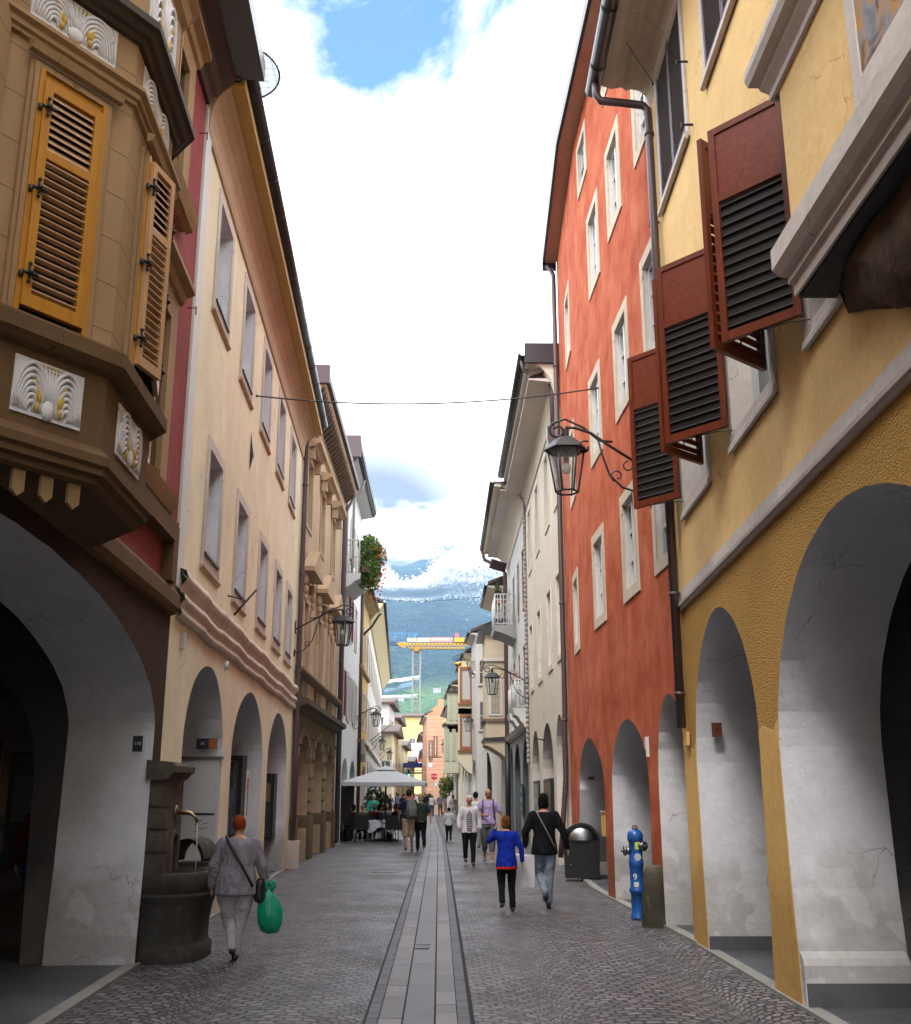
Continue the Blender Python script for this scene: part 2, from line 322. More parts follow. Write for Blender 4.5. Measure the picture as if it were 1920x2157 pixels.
def gutter(h,s0,s1,d,z,r=.09,m=M_gut,name='gutter'):
    b=h.mb(); pr=[(d+r*math.cos(a),z+r*math.sin(a)) for a in [math.pi+math.pi*i/8 for i in range(9)]]+[(d+r*.86*math.cos(a),z+r*.86*math.sin(a)) for a in [2*math.pi-math.pi*i/8 for i in range(9)]]
    b.prof(s0,s1,pr,True); k=s0+.5
    while k<s1:
        b.prof(k,k+.03,[(d+(r+.006)*math.cos(a),z+(r+.006)*math.sin(a)) for a in [math.pi+math.pi*i/8 for i in range(9)]]); k+=1.05
    return h.put(b,name,m)
def downpipe(h,pts,r=.05,m=M_pipe,clips=()):
    b=h.mb(); b.tube(pts,r,12); o=h.put(b,'downpipe',m)
    if clips:
        for a,d,z in clips: b=h.mb(); b.tube([(a,d,z-.02),(a,d,z+.02)],r*1.25,12); b.build('pipe_clip',m,o)
    return o
def win(h,s,z,key,fn,label=None):
    """a window built once per kind, then copied with its own parts"""
    if key not in h.lib:
        o=fn(h,s,z); h.lib[key]=o; o.parent=h.e
    else: o=copy_tree(h.lib[key],h.e)
    o.location=(s,0,z+h.k*s); 
    if label: o['label']=label
    return o
def winmaker(w,ht,sur=.12,proud=.02,rec=.25,style='cross',m_s=None,m_p=None,m_f=None,sill=None,sillm=None,rows=3):
    def fn(h,s,z):
        T=lambda a,d,c:(a,h.sg*d,c)
        m=MB(T); W_,H_=w/2,ht
        if sur: m.panel([(-W_-sur,-sur),(W_+sur,-sur),(W_+sur,H_+sur),(-W_-sur,H_+sur)],[[(-W_,0),(W_,0),(W_,H_),(-W_,H_)]],.002,proud)
        else: m.box(-W_,W_,-rec-.02,-rec+.06,0,.05)
        o=m.build('window',m_s or M_trim)
        m=MB(T); m.box(-W_-.02,W_+.02,-rec-.05,-rec-.02,-.02,H_+.02); m.build('pane',m_p or M_glass,o)
        if style!='blind':
            m=MB(T); f=.06
            m.box(-W_,-W_+f,-rec-.02,-rec+.03,0,H_); m.box(W_-f,W_,-rec-.02,-rec+.03,0,H_); m.box(-W_+f,W_-f,-rec-.02,-rec+.03,0,f); m.box(-W_+f,W_-f,-rec-.02,-rec+.03,H_-f,H_)
            m.box(-.045,.045,-rec-.015,-rec+.045,f,H_-f)
            for r_ in range(1,rows):
                zz=H_*r_/rows; m.box(-W_+f,-.046,-rec-.015,-rec+.015,zz-.018,zz+.018); m.box(.046,W_-f,-rec-.015,-rec+.015,zz-.018,zz+.018)
            m.build('frame',m_f or M_whitew,o)
        if sill:
            m=MB(T); m.box(-W_-.02,W_+.02,-rec*.6,.05,.0,.035); m.build('sill',M_dark,o)
            m=MB(T); m.prof(-W_-sur-.04,W_+sur+.04,[(.003,-sur-.01),(.045,-sur-.005),(.05,-sur-.03),(.02,-sur-.06),(.003,-sur-.07)]); m.build('apron_moulding',sillm or M_coving,o)
        return o
    return fn
def shutter(m,w,h_,t=.035,panel=.0,n=14,fr=.07,my=0):
    """louvred leaf in the a-c plane, hinge at a=0; material 0 frame, 1 slats, 2 solid panel"""
    m.m=0; m.box(0,fr,0,t,0,h_); m.box(w-fr,w,0,t,0,h_); m.box(fr,w-fr,0,t,0,fr*1.3); m.box(fr,w-fr,0,t,h_-fr,h_)
    zb=fr*1.3; zt=h_-fr
    if panel: zp=h_*(1-panel); m.box(fr,w-fr,0,t,zp,zp+fr); m.m=2; m.box(fr,w-fr,t*.3,t*.7,zp+fr,zt); zt=zp
    m.m=1; st=(zt-zb)/n
    for i in range(n):
        z=zb+st*(i+.5); a=fr; b=w-fr; s=st*.16
        m.grid([[(a,t*.98,z-s),(b,t*.98,z-s)],[(a,t*.02,z+s),(b,t*.02,z+s)],[(a,t*.02,z+s+.008),(b,t*.02,z+s+.008)],[(a,t*.98,z-s+.005),(b,t*.98,z-s+.005)],[(a,t*.98,z-s),(b,t*.98,z-s)]],False,False)
    m.m=0
# ================================================================ near left house with the canted bay
H=House('bay_house','wine red and brown house with a canted bay window above its wide dark arch',-2.322,-6,-3.2,11.73,-1)
def sy(h,Y): return (Y-h.y0)*h.L/17.73
s_=lambda Y:(Y+6)*H.L/17.73
ground_panel(H,0,H.L,3.62,[arch(s_(-5.4),s_(1.7),2.3,3.42,.12),arch(s_(2.5),s_(11.36),2.3,3.42,.12,40,.01)],.9,M_castb,M_white)
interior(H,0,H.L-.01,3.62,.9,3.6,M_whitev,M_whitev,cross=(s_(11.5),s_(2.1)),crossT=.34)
wy0,wy1=s_(9.85),s_(10.5)
upper(H,0,H.L,3.62,10.6,[(wy0,wy1,4.75,6.65),(wy0,wy1,8.1,9.75)],M_redold,M_brown,T=.3)
m=H.mb(); m.prof(0,H.L-.02,[(0.003,3.58),(.06,3.60),(.10,3.66),(.10,3.80),(.06,3.86),(.003,3.88)]); H.put(m,'string_course',M_brown)
m=H.mb(); m.prof(0,H.L-.02,[(0.003,10.2),(.05,10.2),(.08,10.3),(.14,10.34),(.2,10.45),(.32,10.5),(.36,10.62),(.003,10.62)]); H.put(m,'eaves_moulding',P((.05,.03,.025),.6))
m=H.mb(); m.box(0,H.L+.02,.003,.66,10.62,10.72); m.box(0,H.L+.02,.6,.72,10.6,10.86); H.put(m,'eaves',M_gut)
roof(H,0,H.L,10.73,.5,7,.4)
# stone window surrounds on the wall beyond the bay
def brownwin(z0,z1,blind):
    m=H.mb(); a,b=s_(9.6),s_(10.8)
    m.panel([(a,z0-.25),(b,z0-.25),(b,z1+.3),(a,z1+.3)],[[(wy0,z0),(wy1,z0),(wy1,z1),(wy0,z1)]],.002,.06)
    m.prof(a-.02,b+.06,[(.06,z1+.3),(.1,z1+.32),(.13,z1+.4),(.22,z1+.44),(.22,z1+.5),(.06,z1+.52)])
    m.prof(a-.02,b+.06,[(.06,z0-.25),(.14,z0-.22),(.18,z0-.12),(.2,z0-.06),(.06,z0-.03)])
    o=H.put(m,'window',M_tan)
    m=H.mb(); m.box(wy0-.02,wy1+.02,-.24,-.2,z0,z1); m.build('pane',M_glass,o)
    m=H.mb(); 
    for q in (wy0,(wy0+wy1)/2-.03,wy1-.06): m.box(q,q+.06,-.2,-.15,z0,z1)
    m.box(wy0+.06,wy1-.06,-.2,-.15,z1-.35,z1-.29); m.build('frame',M_whitew,o)
    for sd_ in (1,):
        mm=MB(lambda a_,b_,c_,sd_=sd_:H.T((wy0-.02-a_) if sd_ else (wy1+.02+a_*.99),.08+b_+(a_*.12),z0+c_)); shutter(mm,.28,z1-z0,.035,0,22,.04); mm.build('shutter',[M_wpale,M_wpale,M_wpale],o)
brownwin(4.75,6.65,0); brownwin(8.1,9.75,0)
m=H.mb(); m.box(s_(11.12),s_(11.36),.003,.12,3.88,4.5); H.put(m,'stone_bracket',M_brown); m=H.mb(); m.box(s_(8.5),s_(11.12),.003,.14,4.3,4.5); H.put(m,'stone_frame',M_brown)
# ---- canted bay
BP=[(s_(5.83),0.),(s_(6.61),.6),(s_(7.83),.6),(s_(8.58),0.)]
def ringpts(off):
    P_=[Vector(p) for p in BP]; nr=[]
    for i in range(3):
        t=(P_[i+1]-P_[i]).normalized(); nr.append(Vector((-t.y,t.x)))
    o=[P_[0]+Vector((-1,0))*off/abs(nr[0].x)]
    for i in (1,2):
        b=(nr[i-1]+nr[i]).normalized(); o.append(P_[i]+b*off/b.dot(nr[i]))
    o.append(P_[3]+Vector((1,0))*off/abs(nr[2].x)); return o
bay=H.mb(); 
def baypart(rows,name,mt,caps=True):
    m=H.mb(); m.grid([[(p.x,max(p.y,.002),z) for p in ringpts(of)] for of,z in rows],False,False)
    if caps:
        for of,z in (rows[0],rows[-1]): m.face([(p.x,max(p.y,.002),z) for p in ringpts(of)])
    return m
BAY=baypart([(-.06,3.6),(-.02,3.62),(-.02,3.66),(.03,3.67),(.03,3.71),(.06,3.73),(.06,3.79),(.02,3.83),(0,3.86),(0,4.36),(.07,4.38),(.12,4.42),(.12,4.52),(.1,4.535),(.1,4.54)],'bay',0).build('bay_base',M_brown,H.e)
tiles=plaster('ashlar_bay',(.45,.30,.165),.12,.25,stain_amt=0)
def ashlar(key,c):
    n=NM(key); z=n.n('ShaderNodeSeparateXYZ'); n.l(n.pos,z.inputs[0]); f=n.math('FRACT',n.math('DIVIDE',n.math('ADD',z.outputs[2],.07),.34)); f2=n.math('FRACT',n.math('DIVIDE',z.outputs[0],.62))
    e=n.math('MAXIMUM',n.math('LESS_THAN',f,.018),0); big=n.noise(1.3,5); col=n.mix(n.ramp(big,(.35,0.),(.7,1.)),tuple(x*.84 for x in c),c); n.col(n.mix(e,col,tuple(x*.3 for x in c))); n.rough(.85,.15)
    h=n.math('ADD',n.math('MULTIPLY',e,-1),n.math('MULTIPLY',n.noise(20,5),.35)); n.bump(h,.4,.01); return n.m
M_ash=mat('bay_ashlar',ashlar,(.40,.255,.135))
def face_frame(i,h=H):
    p0,p1=Vector(BP[i]),Vector(BP[i+1]); t=(p1-p0).normalized(); nn=Vector((-t.y,t.x)); Lf=(p1-p0).length
    return (lambda a,b,c:h.T(p0.x+t.x*a+nn.x*b,p0.y+t.y*a+nn.y*b,c)),Lf
# bay walls with window openings
for i,(w0,w1) in ((0,(.215,.745)),(1,(.36,1.0)),(2,(.25,.7))):
    Tf,Lf=face_frame(i); m=MB(Tf); z0,z1=4.54,6.47
    m.panel([(0,z0),(Lf,z0),(Lf,z1),(0,z1)],[[(w0,z0+.02),(w1,z0+.02),(w1,6.3),(w0,6.3)]],-.25,0,0,0); m.build('bay_wall',M_ash,BAY)
    m=MB(Tf)   # moulded stone architrave standing proud of the ashlar
    for k,(g,b0,b1) in enumerate(((.06,.001,.03),(.035,.031,.05))):
        m.panel([(w0-g,z0+.02),(w1+g,z0+.02),(w1+g,6.3+g),(w0-g,6.3+g)],[[(w0,z0+.03),(w1,z0+.03),(w1,6.3),(w0,6.3)]],b0,b1)
    m.prof(w0-.1,w1+.1,[(.05,6.37),(.09,6.38),(.11,6.43),(.05,6.45)]); m.build('architrave',M_tan,BAY)
    m=MB(Tf); m.box(w0,w1,-.2,-.17,z0,6.3); m.build('pane',M_gdark,BAY)
def two_field(m,w,h_,fr,split,n1,n2,t=.04,open2=True):
    m.m=0; m.box(0,fr,0,t,0,h_); m.box(w-fr,w,0,t,0,h_); m.box(fr,w-fr,0,t,0,fr*1.5); m.box(fr,w-fr,0,t,h_-fr,h_); m.box(fr,w-fr,0,t,split,split+fr)
    for (a,b,n,tilt,mi) in ((fr*1.5,split,n1,-1,1),(split+fr,h_-fr,n2,1,1)):
        st=(b-a)/n
        for k in range(n):
            z=a+st*(k+.5); m.m=mi
            if tilt<0: q=[(t*.95,z+st*.11),(t*.1,z-st*.05),(t*.1,z-st*.05-.009),(t*.95,z+st*.11-.009)]
            else: q=[(t*.9,z-st*.42),(t*.2,z+st*.42),(t*.2-.006,z+st*.42),(t*.9-.006,z-st*.42)]
            m.prof(fr,w-fr,q)
    m.m=0
# honey-coloured shutter on the canted face, ajar pair on the front face
Tf,Lf=face_frame(0); tt=lambda a,b,c:Tf(.25+a,.035+b,4.6+c)
m=MB(Tf); m.box(.215,.25,-.12,.06,4.56,6.3); m.box(.71,.745,-.12,.06,4.56,6.3); m.box(.25,.71,-.12,.03,6.24,6.3); m.build('window_casing',M_wyel,BAY)
m=MB(tt); two_field(m,.455,1.62,.062,1.06,17,8); so=m.build('shutter',[M_wyel,M_wpale],BAY)
m=MB(tt); m.box(.06,.40,-.004,.002,.08,1.56); m.build('shade_backing',M_dark,so)  # dark sheet added so the louvre gaps read as shade
def hinge(m,a,b,c):
    m.tube([(a-.05,b-.02,c),(a+.055,b,c)],.011,6); m.tube([(a,b,c-.055),(a,b,c+.055)],.009,6); m.ball((a,b,c+.06),.015,6); m.ball((a,b,c-.06),.015,6); m.ball((a+.05,b,c),.014,6); m.ball((a,b+.01,c),.02,8); m.tube([(a-.05,b-.02,c),(a-.05,b-.02,c-.04)],.014,6)
for c in (.22,.82,1.42): m=MB(tt); hinge(m,.03,.055,c); m.build('hinge',M_iron,so)
Tf1,_=face_frame(1)
for sd_,ang in ((0,R(24)),(1,R(20))):
    if sd_==0: t2=lambda a,b,c:Tf1(.36+a*math.cos(R(16))-b*math.sin(R(16)),.06+a*math.sin(R(16))+b,4.62+c)
    else: t2=lambda a,b,c:Tf1(1.0-a*math.cos(R(10)),.06+a*math.sin(R(10))+b,4.62+c)
    m=MB(t2); two_field(m,.325,1.64,.05,1.06,17,8); so=m.build('shutter',[M_wpale,M_wpale],BAY); m=MB(t2); m.box(.05,.275,-.004,.002,.07,1.58); m.build('shade_backing',M_dark,so)  # each leaf gets a dark sheet painting the shade behind its slats
    for c in (.2,.8,1.42): m=MB(t2); hinge(m,.0,.05,c); m.build('hinge',M_iron,so)
m=MB(Tf1); m.box(.33,.36,-.12,.07,4.56,6.3); m.box(1.0,1.03,-.12,.07,4.56,6.3); m.build('window_casing',M_wyel,BAY)
# cornices and friezes above
baypart([(.0,6.47),(.03,6.48),(.03,6.51),(.055,6.52),(.055,6.56),(.09,6.58),(.09,6.61),(0,6.64)],'c',0).build('bay_cornice',M_tan,BAY)
baypart([(0,6.63),(0,7.0),(.04,7.01)],'c',0).build('frieze_wall',M_ash,BAY)
baypart([(.04,7.0),(.06,7.03),(.10,7.04),(.13,7.08),(.17,7.09),(.17,7.15),(0,7.2)],'c',0).build('bay_cornice',P((.05,.035,.02),.7),BAY)
baypart([(0,7.2),(0,8.15),(.05,8.2),(.08,8.3),(.14,8.36),(.0,8.42),(0,9.6)],'c',0).build('bay_wall',M_ash,BAY)
# pointed pendants under the bay
for k in range(5): m=MB(face_frame(0)[0]); a=.02+k*.2; m.panel([(a,3.6),(a+.085,3.6),(a+.085,3.47),(a+.042,3.43),(a,3.47)],[],-.10,-.07); m.build('pendant',M_tan,BAY)
def relief(i,a0,a1,z0,z1,up=False,rich=1.):
    Tf,_=face_frame(i); w=(a1-a0)/2; c=(a0+a1)/2; h_=z1-z0
    m=MB(Tf); m.box(a0,a1,.001,.012,z0,z1)
    sq=lambda p,r:m.tube(p,[r*(.35+.65*math.sin(math.pi*(q+.5)/len(p))) for q in range(len(p))],6)
    for sg in (-1,1):
        for k in range(7):      # nested swelling curls
            m.tube([(c+sg*w*(.5-(.46-.062*k)*math.cos(math.pi*t/16)),.014+.012*math.sin(math.pi*t/16),z0+h_*(.07+(.86-.115*k)*math.sin(math.pi*t/16)**.8)) for t in range(17)],[.012*(.4+.9*math.sin(math.pi*(t+.5)/17)) for t in range(17)],6)
        for k in range(4): sq([(c+sg*w*.03*(k+.5),.014,z0+h_*.12),(c+sg*w*.05*(k+.5),.03,z0+h_*.55),(c+sg*w*.11*(k+.5),.014,z1-.02)],.009)
    m.ball((c,.01,z0+h_*.18),(w*.2,.03,h_*.2),12)
    m.m=1
    for sg in (-1,1):
        for (u,v,rx,rz) in ((.36,.42,.07,.20),(.28,.34,.06,.12),(.42,.62,.05,.11),(.33,.17,.06,.1)):
            m.ball((c+sg*w*u,.02,z0+h_*v),(w*rx,.022,h_*rz),8)
    for k in range(16): m.ball((c-w*.3+w*.6*(k%8)/7,.012,z1-h_*(.06+.07*(k//8))),.011,6)
    m.build('relief_panel',[M_relief,M_gold],BAY)
relief(0,.30,.80,3.93,4.30); relief(1,.30,.95,3.93,4.30); relief(0,.12,.80,6.68,6.98); relief(1,.2,1.02,6.68,6.98); relief(1,.2,1.02,7.3,8.05); relief(0,.1,.85,7.3,8.05)
for (Y,z) in ((11.5,7.25),(11.45,9.6),(11.35,4.55)):
    m=H.mb(); m.tube([(s_(Y),0,z),(s_(Y),.1,z)],.008,6); m.tube([(s_(Y),.1,z+.02),(s_(Y),.1,z-.09)],.008,6); m.build('shutter_catch',P((.25,.05,.05),.6),H.e)
m=H.mb(); m.box(0,s_(5.8),.003,.022,3.9,10.15); H.put(m,'ashlar_facing',M_ash)
BH=H
# round wire-glass canopy with spikes at the roof edge
p=atY(468,60,12.4); t=empty('glass_canopy',(-2.95,12.05,10.95),0,'round wired glass canopy edged with spikes at the corner of the left roof','canopy')
m=MB(); n=40; ctr=(0,0,0); m.lathe((0,0,0),[(.001,.06),(.3,.045),(.55,.02),(.6,0),(.55,.0),(.001,.03)],n); m.build('glass_disc',clear('canopy_glass',.45,(.55,.68,.9)),t)
m=MB(); m.tube([(.6*math.cos(a),.6*math.sin(a),0) for a in [2*math.pi*j/36 for j in range(37)]],.014,6)
for j in range(30):
    a=2*math.pi*j/30; m.tube([(.6*math.cos(a),.6*math.sin(a),0),(.7*math.cos(a),.7*math.sin(a),.01)],.006,5)
for k in range(-4,5): y=k*.13; x=math.sqrt(.35-y*y) if .35>y*y else 0; m.tube([(-x,y,.05),(x,y,.05)],.003,4); m.tube([(y,-x,.05),(y,x,.05)],.003,4)
m.build('spiked_rim',M_iron,t)

# ================================================================ cream house, left
H=House('cream_house','long cream house with grey blinded windows and a wavy pink moulding over three arches',-3.2,11.75,-3.885,25.62,-1)
c_=lambda Y:(Y-11.75)*H.L/13.87
LW=[c_(v) for v in (13.85,16.4,19.05,21.5,23.7)]; UW=[c_(v) for v in (13.55,16.0,18.45,20.9,23.3)]
ground_panel(H,0,H.L,3.7,[arch(c_(12.85),c_(15.75),2.15,3.33,.05,seed=1),arch(c_(16.55),c_(20.3),2.15,3.33,.06,seed=2),arch(c_(21.05),c_(24.6),2.15,3.30,.06,seed=3)],.75,M_cream,M_white)
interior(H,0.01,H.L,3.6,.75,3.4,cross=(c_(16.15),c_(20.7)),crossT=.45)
upper(H,0,H.L,3.7,10.45,[(a-.5,a+.5,4.66,6.1) for a in LW]+[(a-.5,a+.5,8.1,9.6) for a in UW],M_cream,M_white,T=.4,gable=6)
wl=winmaker(1.0,1.44,.15,.025,.30,'blind',M_trim,M_blind,sill=True); wu=winmaker(1.0,1.5,.15,.025,.30,'blind',M_trim,M_blind,sill=True)
for a in LW: win(H,a,4.66,'l',wl)
for a in UW: win(H,a,8.1,'u',wu)
m=H.mb(); m.box(0,.32,.002,.03,3.95,10.2); H.put(m,'corner_strip',P((.72,.72,.72),.8))
m=H.mb(); rows=[]   # the sagging string moulding
n=90
for i in range(n+1):
    a=.18+(H.L-.3)*i/n; wv=.016*math.sin(a*1.9)+.010*math.sin(a*4.3+1)+.006*math.sin(a*9)
    rows.append([(a,d,z+wv) for d,z in [(.002,3.60),(.05,3.60),(.085,3.64),(.07,3.70),(.05,3.72),(.08,3.76),(.11,3.80),(.10,3.86),(.05,3.88),(.04,3.93),(.09,3.99),(.13,4.05),(.11,4.13),(.04,4.16),(.002,4.17)]])
m.grid(rows,False,True); H.put(m,'string_moulding',plaster('pink_moulding',(.66,.57,.49),.18,.4,stain_amt=0))
m=H.mb(); m.prof(.05,H.L+.05,[(0.002,9.88),(.03,9.88),(.05,9.95),(.05,10.04),(.07,10.2),(.12,10.36),(.20,10.47),(.28,10.53),(.28,10.7),(.002,10.7)],False); H.put(m,'coving',M_coving)
m=H.mb(); m.box(.05,H.L+.05,.282,.46,10.56,10.7); H.put(m,'soffit_board',M_ochre)
m=H.mb(); m.box(-.05,0.04,.02,.42,10.6,10.9); H.put(m,'eaves_end',M_gut)
gutter(H,-.06,H.L+.02,.50,10.83,.10); roof(H,0,H.L,10.83,.45,7,.35)
m=H.mb(); m.panel([(0.0,10.3),(0.0,10.9),(-.0001,10.9)],[],-.1,.0) if 0 else None
e_=H.L-.12
downpipe(H,[(e_+.0,.5,10.74),(e_+.02,.4,10.66),(e_+.02,.2,10.6),(e_+.02,.11,10.52),(e_+.02,.09,10.3),(e_+.02,.09,3.0),(e_+.02,.12,2.4),(e_+.02,.12,.5)],.062,M_pipe,[(e_+.02,.09,z) for z in (9.2,6.9,4.5,2.6)])
m=H.mb(); m.box(e_-.13,e_+.2,.003,.26,0,.62); H.put(m,'pipe_foot',M_trim)
m=H.mb(); m.tube([(c_(14.77),.15,3.33),(c_(14.77),.15,3.45)],.03,8); H.put(m,'hook',M_trim)
m=H.mb(); m.prof(c_(16.84),c_(16.9),[(.003,6.9),(.035,7.05),(.06,7.15),(.035,7.3),(.003,7.55)]); H.put(m,'wall_anchor',M_iron)
m=H.mb(); m.box(c_(12.35),c_(12.42),.003,.05,3.3,3.5); H.put(m,'cable_box',M_trim)
CH=H

# ================================================================ near right yellow house
H=House('yellow_house','pale yellow house with roughcast arcade, red brown open shutters and a shallow painted bay',2.9,-6,2.75,12.75,1)
H.k=0
y_=lambda Y:(Y+6)*H.L/18.75
SR=y_(12.7); KK=-.045
H.T=lambda a,d,z,H=H:(a,H.sg*d,z+KK*(a-SR)*max(0,min(1,(z-1.2)/2.6)))
def T0(a,d,z): return (a,d,z)
ground_panel(H,0,H.L,3.82,[arch(y_(-5.2),y_(-.6),2.0,3.5,.1,seed=4),arch(y_(.3),y_(4.7),2.0,3.52,.1,seed=5),arch(y_(5.3),y_(9.25),2.0,3.50,.10,34,seed=6),arch(y_(9.82),y_(12.35),2.0,3.47,.06,34,seed=7)],.88,M_cast,M_white)
m=H.mb()   # smooth rendered lower part of the piers, a hair proud of the roughcast
for a,b in ((y_(9.25),y_(9.82)),(y_(12.35),H.L-.005)): 
    fb=.058 if b<H.L-.1 else 0; fa=.098 if a<y_(10) else .058
    m=H.mb(); m.panel([(a-fa,0),(b+fb,0),(b+fb,.3),(b+fb*.4,.9),(b,2.0),(b,2.16),(b-.1,2.2),(a+.12,2.13),(a,2.22),(a,2.0),(a-fa*.4,.9),(a-fa,.3)],[],.001,.006)
    H.put(m,'pier_render',M_yel)
m=H.mb()
m.profb(-.86,-.003,[(y_(9.06),0),(y_(9.065),.33),(y_(9.09),.38),(y_(9.13),.41),(y_(9.27),.47),(y_(9.27),0)]); H.put(m,'pier_foot',M_white)
m=H.mb(); m.box(y_(9.04),y_(9.055),-.88,-.01,-.05,.2); H.put(m,'pier_plinth',M_plinth); m=H.mb(); m.box(y_(12.24),y_(12.288),-.88,-.01,-.05,.16); H.put(m,'pier_plinth',M_plinth)
interior(H,0,H.L,3.55,.88,3.5,cross=(y_(9.53),y_(12.55),y_(5.0)),crossT=.35)
YW=[(11.0,12.15),(8.62,9.9),(6.35,7.6),(4.0,5.2),(1.5,2.7)]; YU=[(10.95,12.4),(8.5,9.95),(6.1,7.5)]
upper(H,0,H.L,3.82,11.5,[(y_(a),y_(b),4.98,7.05) for a,b in YW]+[(y_(a),y_(b),9.2,11.15) for a,b in YU],M_yelup,M_trim,T=.4)
lower_tone=H.mb()
m=H.mb(); m.prof(0,H.L+.03,[(.002,3.80),(.035,3.80),(.04,3.845),(.02,3.85),(.02,4.03),(.002,4.03)]); m.prof(0,H.L+.03,[(.023,3.83),(.06,3.835),(.065,3.87),(.023,3.875)]); H.put(m,'string_course',M_trim)
def sur(m,a,b,z0,z1,g=.13,p=.025): m.panel([(a-g,z0-g*1.3),(b+g,z0-g*1.3),(b+g,z1+g),(a-g,z1+g)],[[(a,z0),(b,z0),(b,z1),(a,z1)]],.002,p)
for i,(a,b) in enumerate(YW[:3]):
    a,b=y_(a),y_(b); m=H.mb(); sur(m,a,b,4.98,7.05,.12); m.prof(a-.12,b+.12,[(.026,4.80),(.05,4.81),(.05,4.86),(.026,4.9)]); o=H.put(m,'window',M_trim)
    m=H.mb(); m.box(a,b,-.3,-.26,4.98,7.05); m.build('pane',M_glass,o)
    m=H.mb()
    for q in (a,(a+b)/2-.07,(a+b)/2+.01,b-.06): m.box(q,q+.06,-.26,-.2,4.98,7.05)
    m.box(a+.06,b-.06,-.26,-.2,4.98,5.1); m.box(a+.06,b-.06,-.26,-.2,6.3,6.36); m.build('frame',M_whitew,o)
    for side in ((0,1) if i<2 else (0,)):          # far leaf and near leaf, both swung out 135 degrees
        wd=(b-a)/2+.08
        hx=b+.01 if side==0 else a-.01
        if side==0: c45,s45=math.cos(R(45)),math.sin(R(45))
        else: c45,s45=-math.cos(R(52)),math.sin(R(52))
        tt=lambda u,v,w_,hx=hx,c45=c45,s45=s45:H.T(hx+c45*u-abs(s45)*v*(1 if c45>0 else -1),.05+s45*u+abs(c45)*v,5.06+w_)
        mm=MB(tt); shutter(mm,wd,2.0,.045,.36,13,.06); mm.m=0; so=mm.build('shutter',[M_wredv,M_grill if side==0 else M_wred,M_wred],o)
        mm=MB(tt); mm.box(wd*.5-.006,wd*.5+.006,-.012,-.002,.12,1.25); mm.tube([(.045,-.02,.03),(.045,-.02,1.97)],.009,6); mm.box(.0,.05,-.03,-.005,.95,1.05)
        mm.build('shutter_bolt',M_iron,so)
        if side==0: mm=MB(tt); mm.box(.065,wd-.065,.015,.02,.09,1.27); mm.build('shade_backing',M_dark,so)  # near-black sheet standing in for shade between the slats
    mm=H.mb(); mm.tube([(b+.30,.36,5.06),(b+.06,.15,5.03),(b-.06,.03,4.99)],.006,5); mm.tube([(b+.30,.36,5.02),(b+.30,.36,5.10)],.008,5); mm.build('stay_hook',M_iron,o)
for a,b in YU:
    a,b=y_(a),y_(b); m=H.mb(); sur(m,a,b,9.2,11.15,.1); m.prof(a-.1,b+.1,[(.026,9.03),(.07,9.05),(.07,9.11),(.026,9.13)]); o=H.put(m,'window',M_trim)
    for q,sg in ((a+.005,1),(b-.005,-1)):
        mm=MB(lambda u,v,w_,q=q,sg=sg:H.T(q+sg*u,-.02+v,9.22+w_)); shutter(mm,(b-a)/2-.01,1.92,.04,0,26,.05); so=mm.build('shutter',[P((.10,.07,.085),.6),P((.26,.21,.19),.6),M_grill],o)
        mm=MB(lambda u,v,w_,q=q,sg=sg:H.T(q+sg*u,-.02+v,9.22+w_)); mm.box(.05,(b-a)/2-.06,-.01,-.002,.05,1.87); mm.build('shade_backing',M_dark,so)  # dark sheet put in for the shade behind closed louvres
m=H.mb()
for Y,z in ((12.72,9.1),(10.75,10.0),(10.7,9.1)): m.tube([(y_(Y),0,z),(y_(Y),.14,z)],.014,6); m.tube([(y_(Y),.13,z+.03),(y_(Y),.13,z-.07)],.014,6)
H.put(m,'shutter_catch',M_iron)
# bulging plaster eaves
m=H.mb(); m.prof(0,H.L+.12,[(.002,11.0),(.05,11.16),(.14,11.27),(.26,11.30),(.34,11.27),(.40,11.33),(.55,11.30),(.62,11.33),(.7,11.36),(.7,11.5),(.002,11.5)]); H.put(m,'coving',plaster('tan_eaves',(.50,.42,.32),.06,.1,stain_amt=0))
gutter(H,0,H.L+.16,.80,11.30,.11); roof(H,0,H.L+.1,11.42,.8,7,.4)
e_=H.L-.11
downpipe(H,[(e_,.80,11.22),(e_,.80,11.02),(e_,.74,10.93),(e_,.45,10.90),(e_,.16,10.86),(e_,.09,10.78),(e_,.09,10.5),(e_,.09,2.4)],.055,M_pipe,[(e_,.09,z) for z in (10.4,8.0,6.2,4.0,2.8)])
m=H.mb(); m.box(e_-.09,e_+.09,.024,.06,2.2,2.36); H.put(m,'pipe_shoe',M_yel)
# shallow bay with fresco, top right
BT=lambda a,d,z:(a,d,z)
zb=5.18; q0,q1=y_(1.0),y_(6.93)
m=MB(BT); m.box(q0,q1,.002,.33,zb,9.5); BY=m.build('bay',M_yelup,H.e)
def wrap(pr,name,mt,x1=q1):       # moulding round the front and the far return of the bay
    m=MB(BT); P_=lambda o,z:[(q0,.33+o,z),(x1+o,.33+o,z),(x1+o,.002,z)]
    m.grid([P_(o,z) for o,z in pr],False,False); return m.build(name,mt,BY)
wrap([(.001,zb-.06),(.02,zb-.06),(.02,zb+.03),(.05,zb+.05),(.045,zb+.10),(.09,zb+.13),(.13,zb+.20),(.13,zb+.36),(.10,zb+.40),(.001,zb+.42)],'bay_moulding',M_trim)
wrap([(.001,6.84),(.03,6.84),(.03,6.9),(.05,6.93),(.08,6.97),(.09,7.02),(.15,7.05),(.17,7.12),(.17,7.18),(.001,7.24)],'bay_cornice',M_trim,q1+.12)
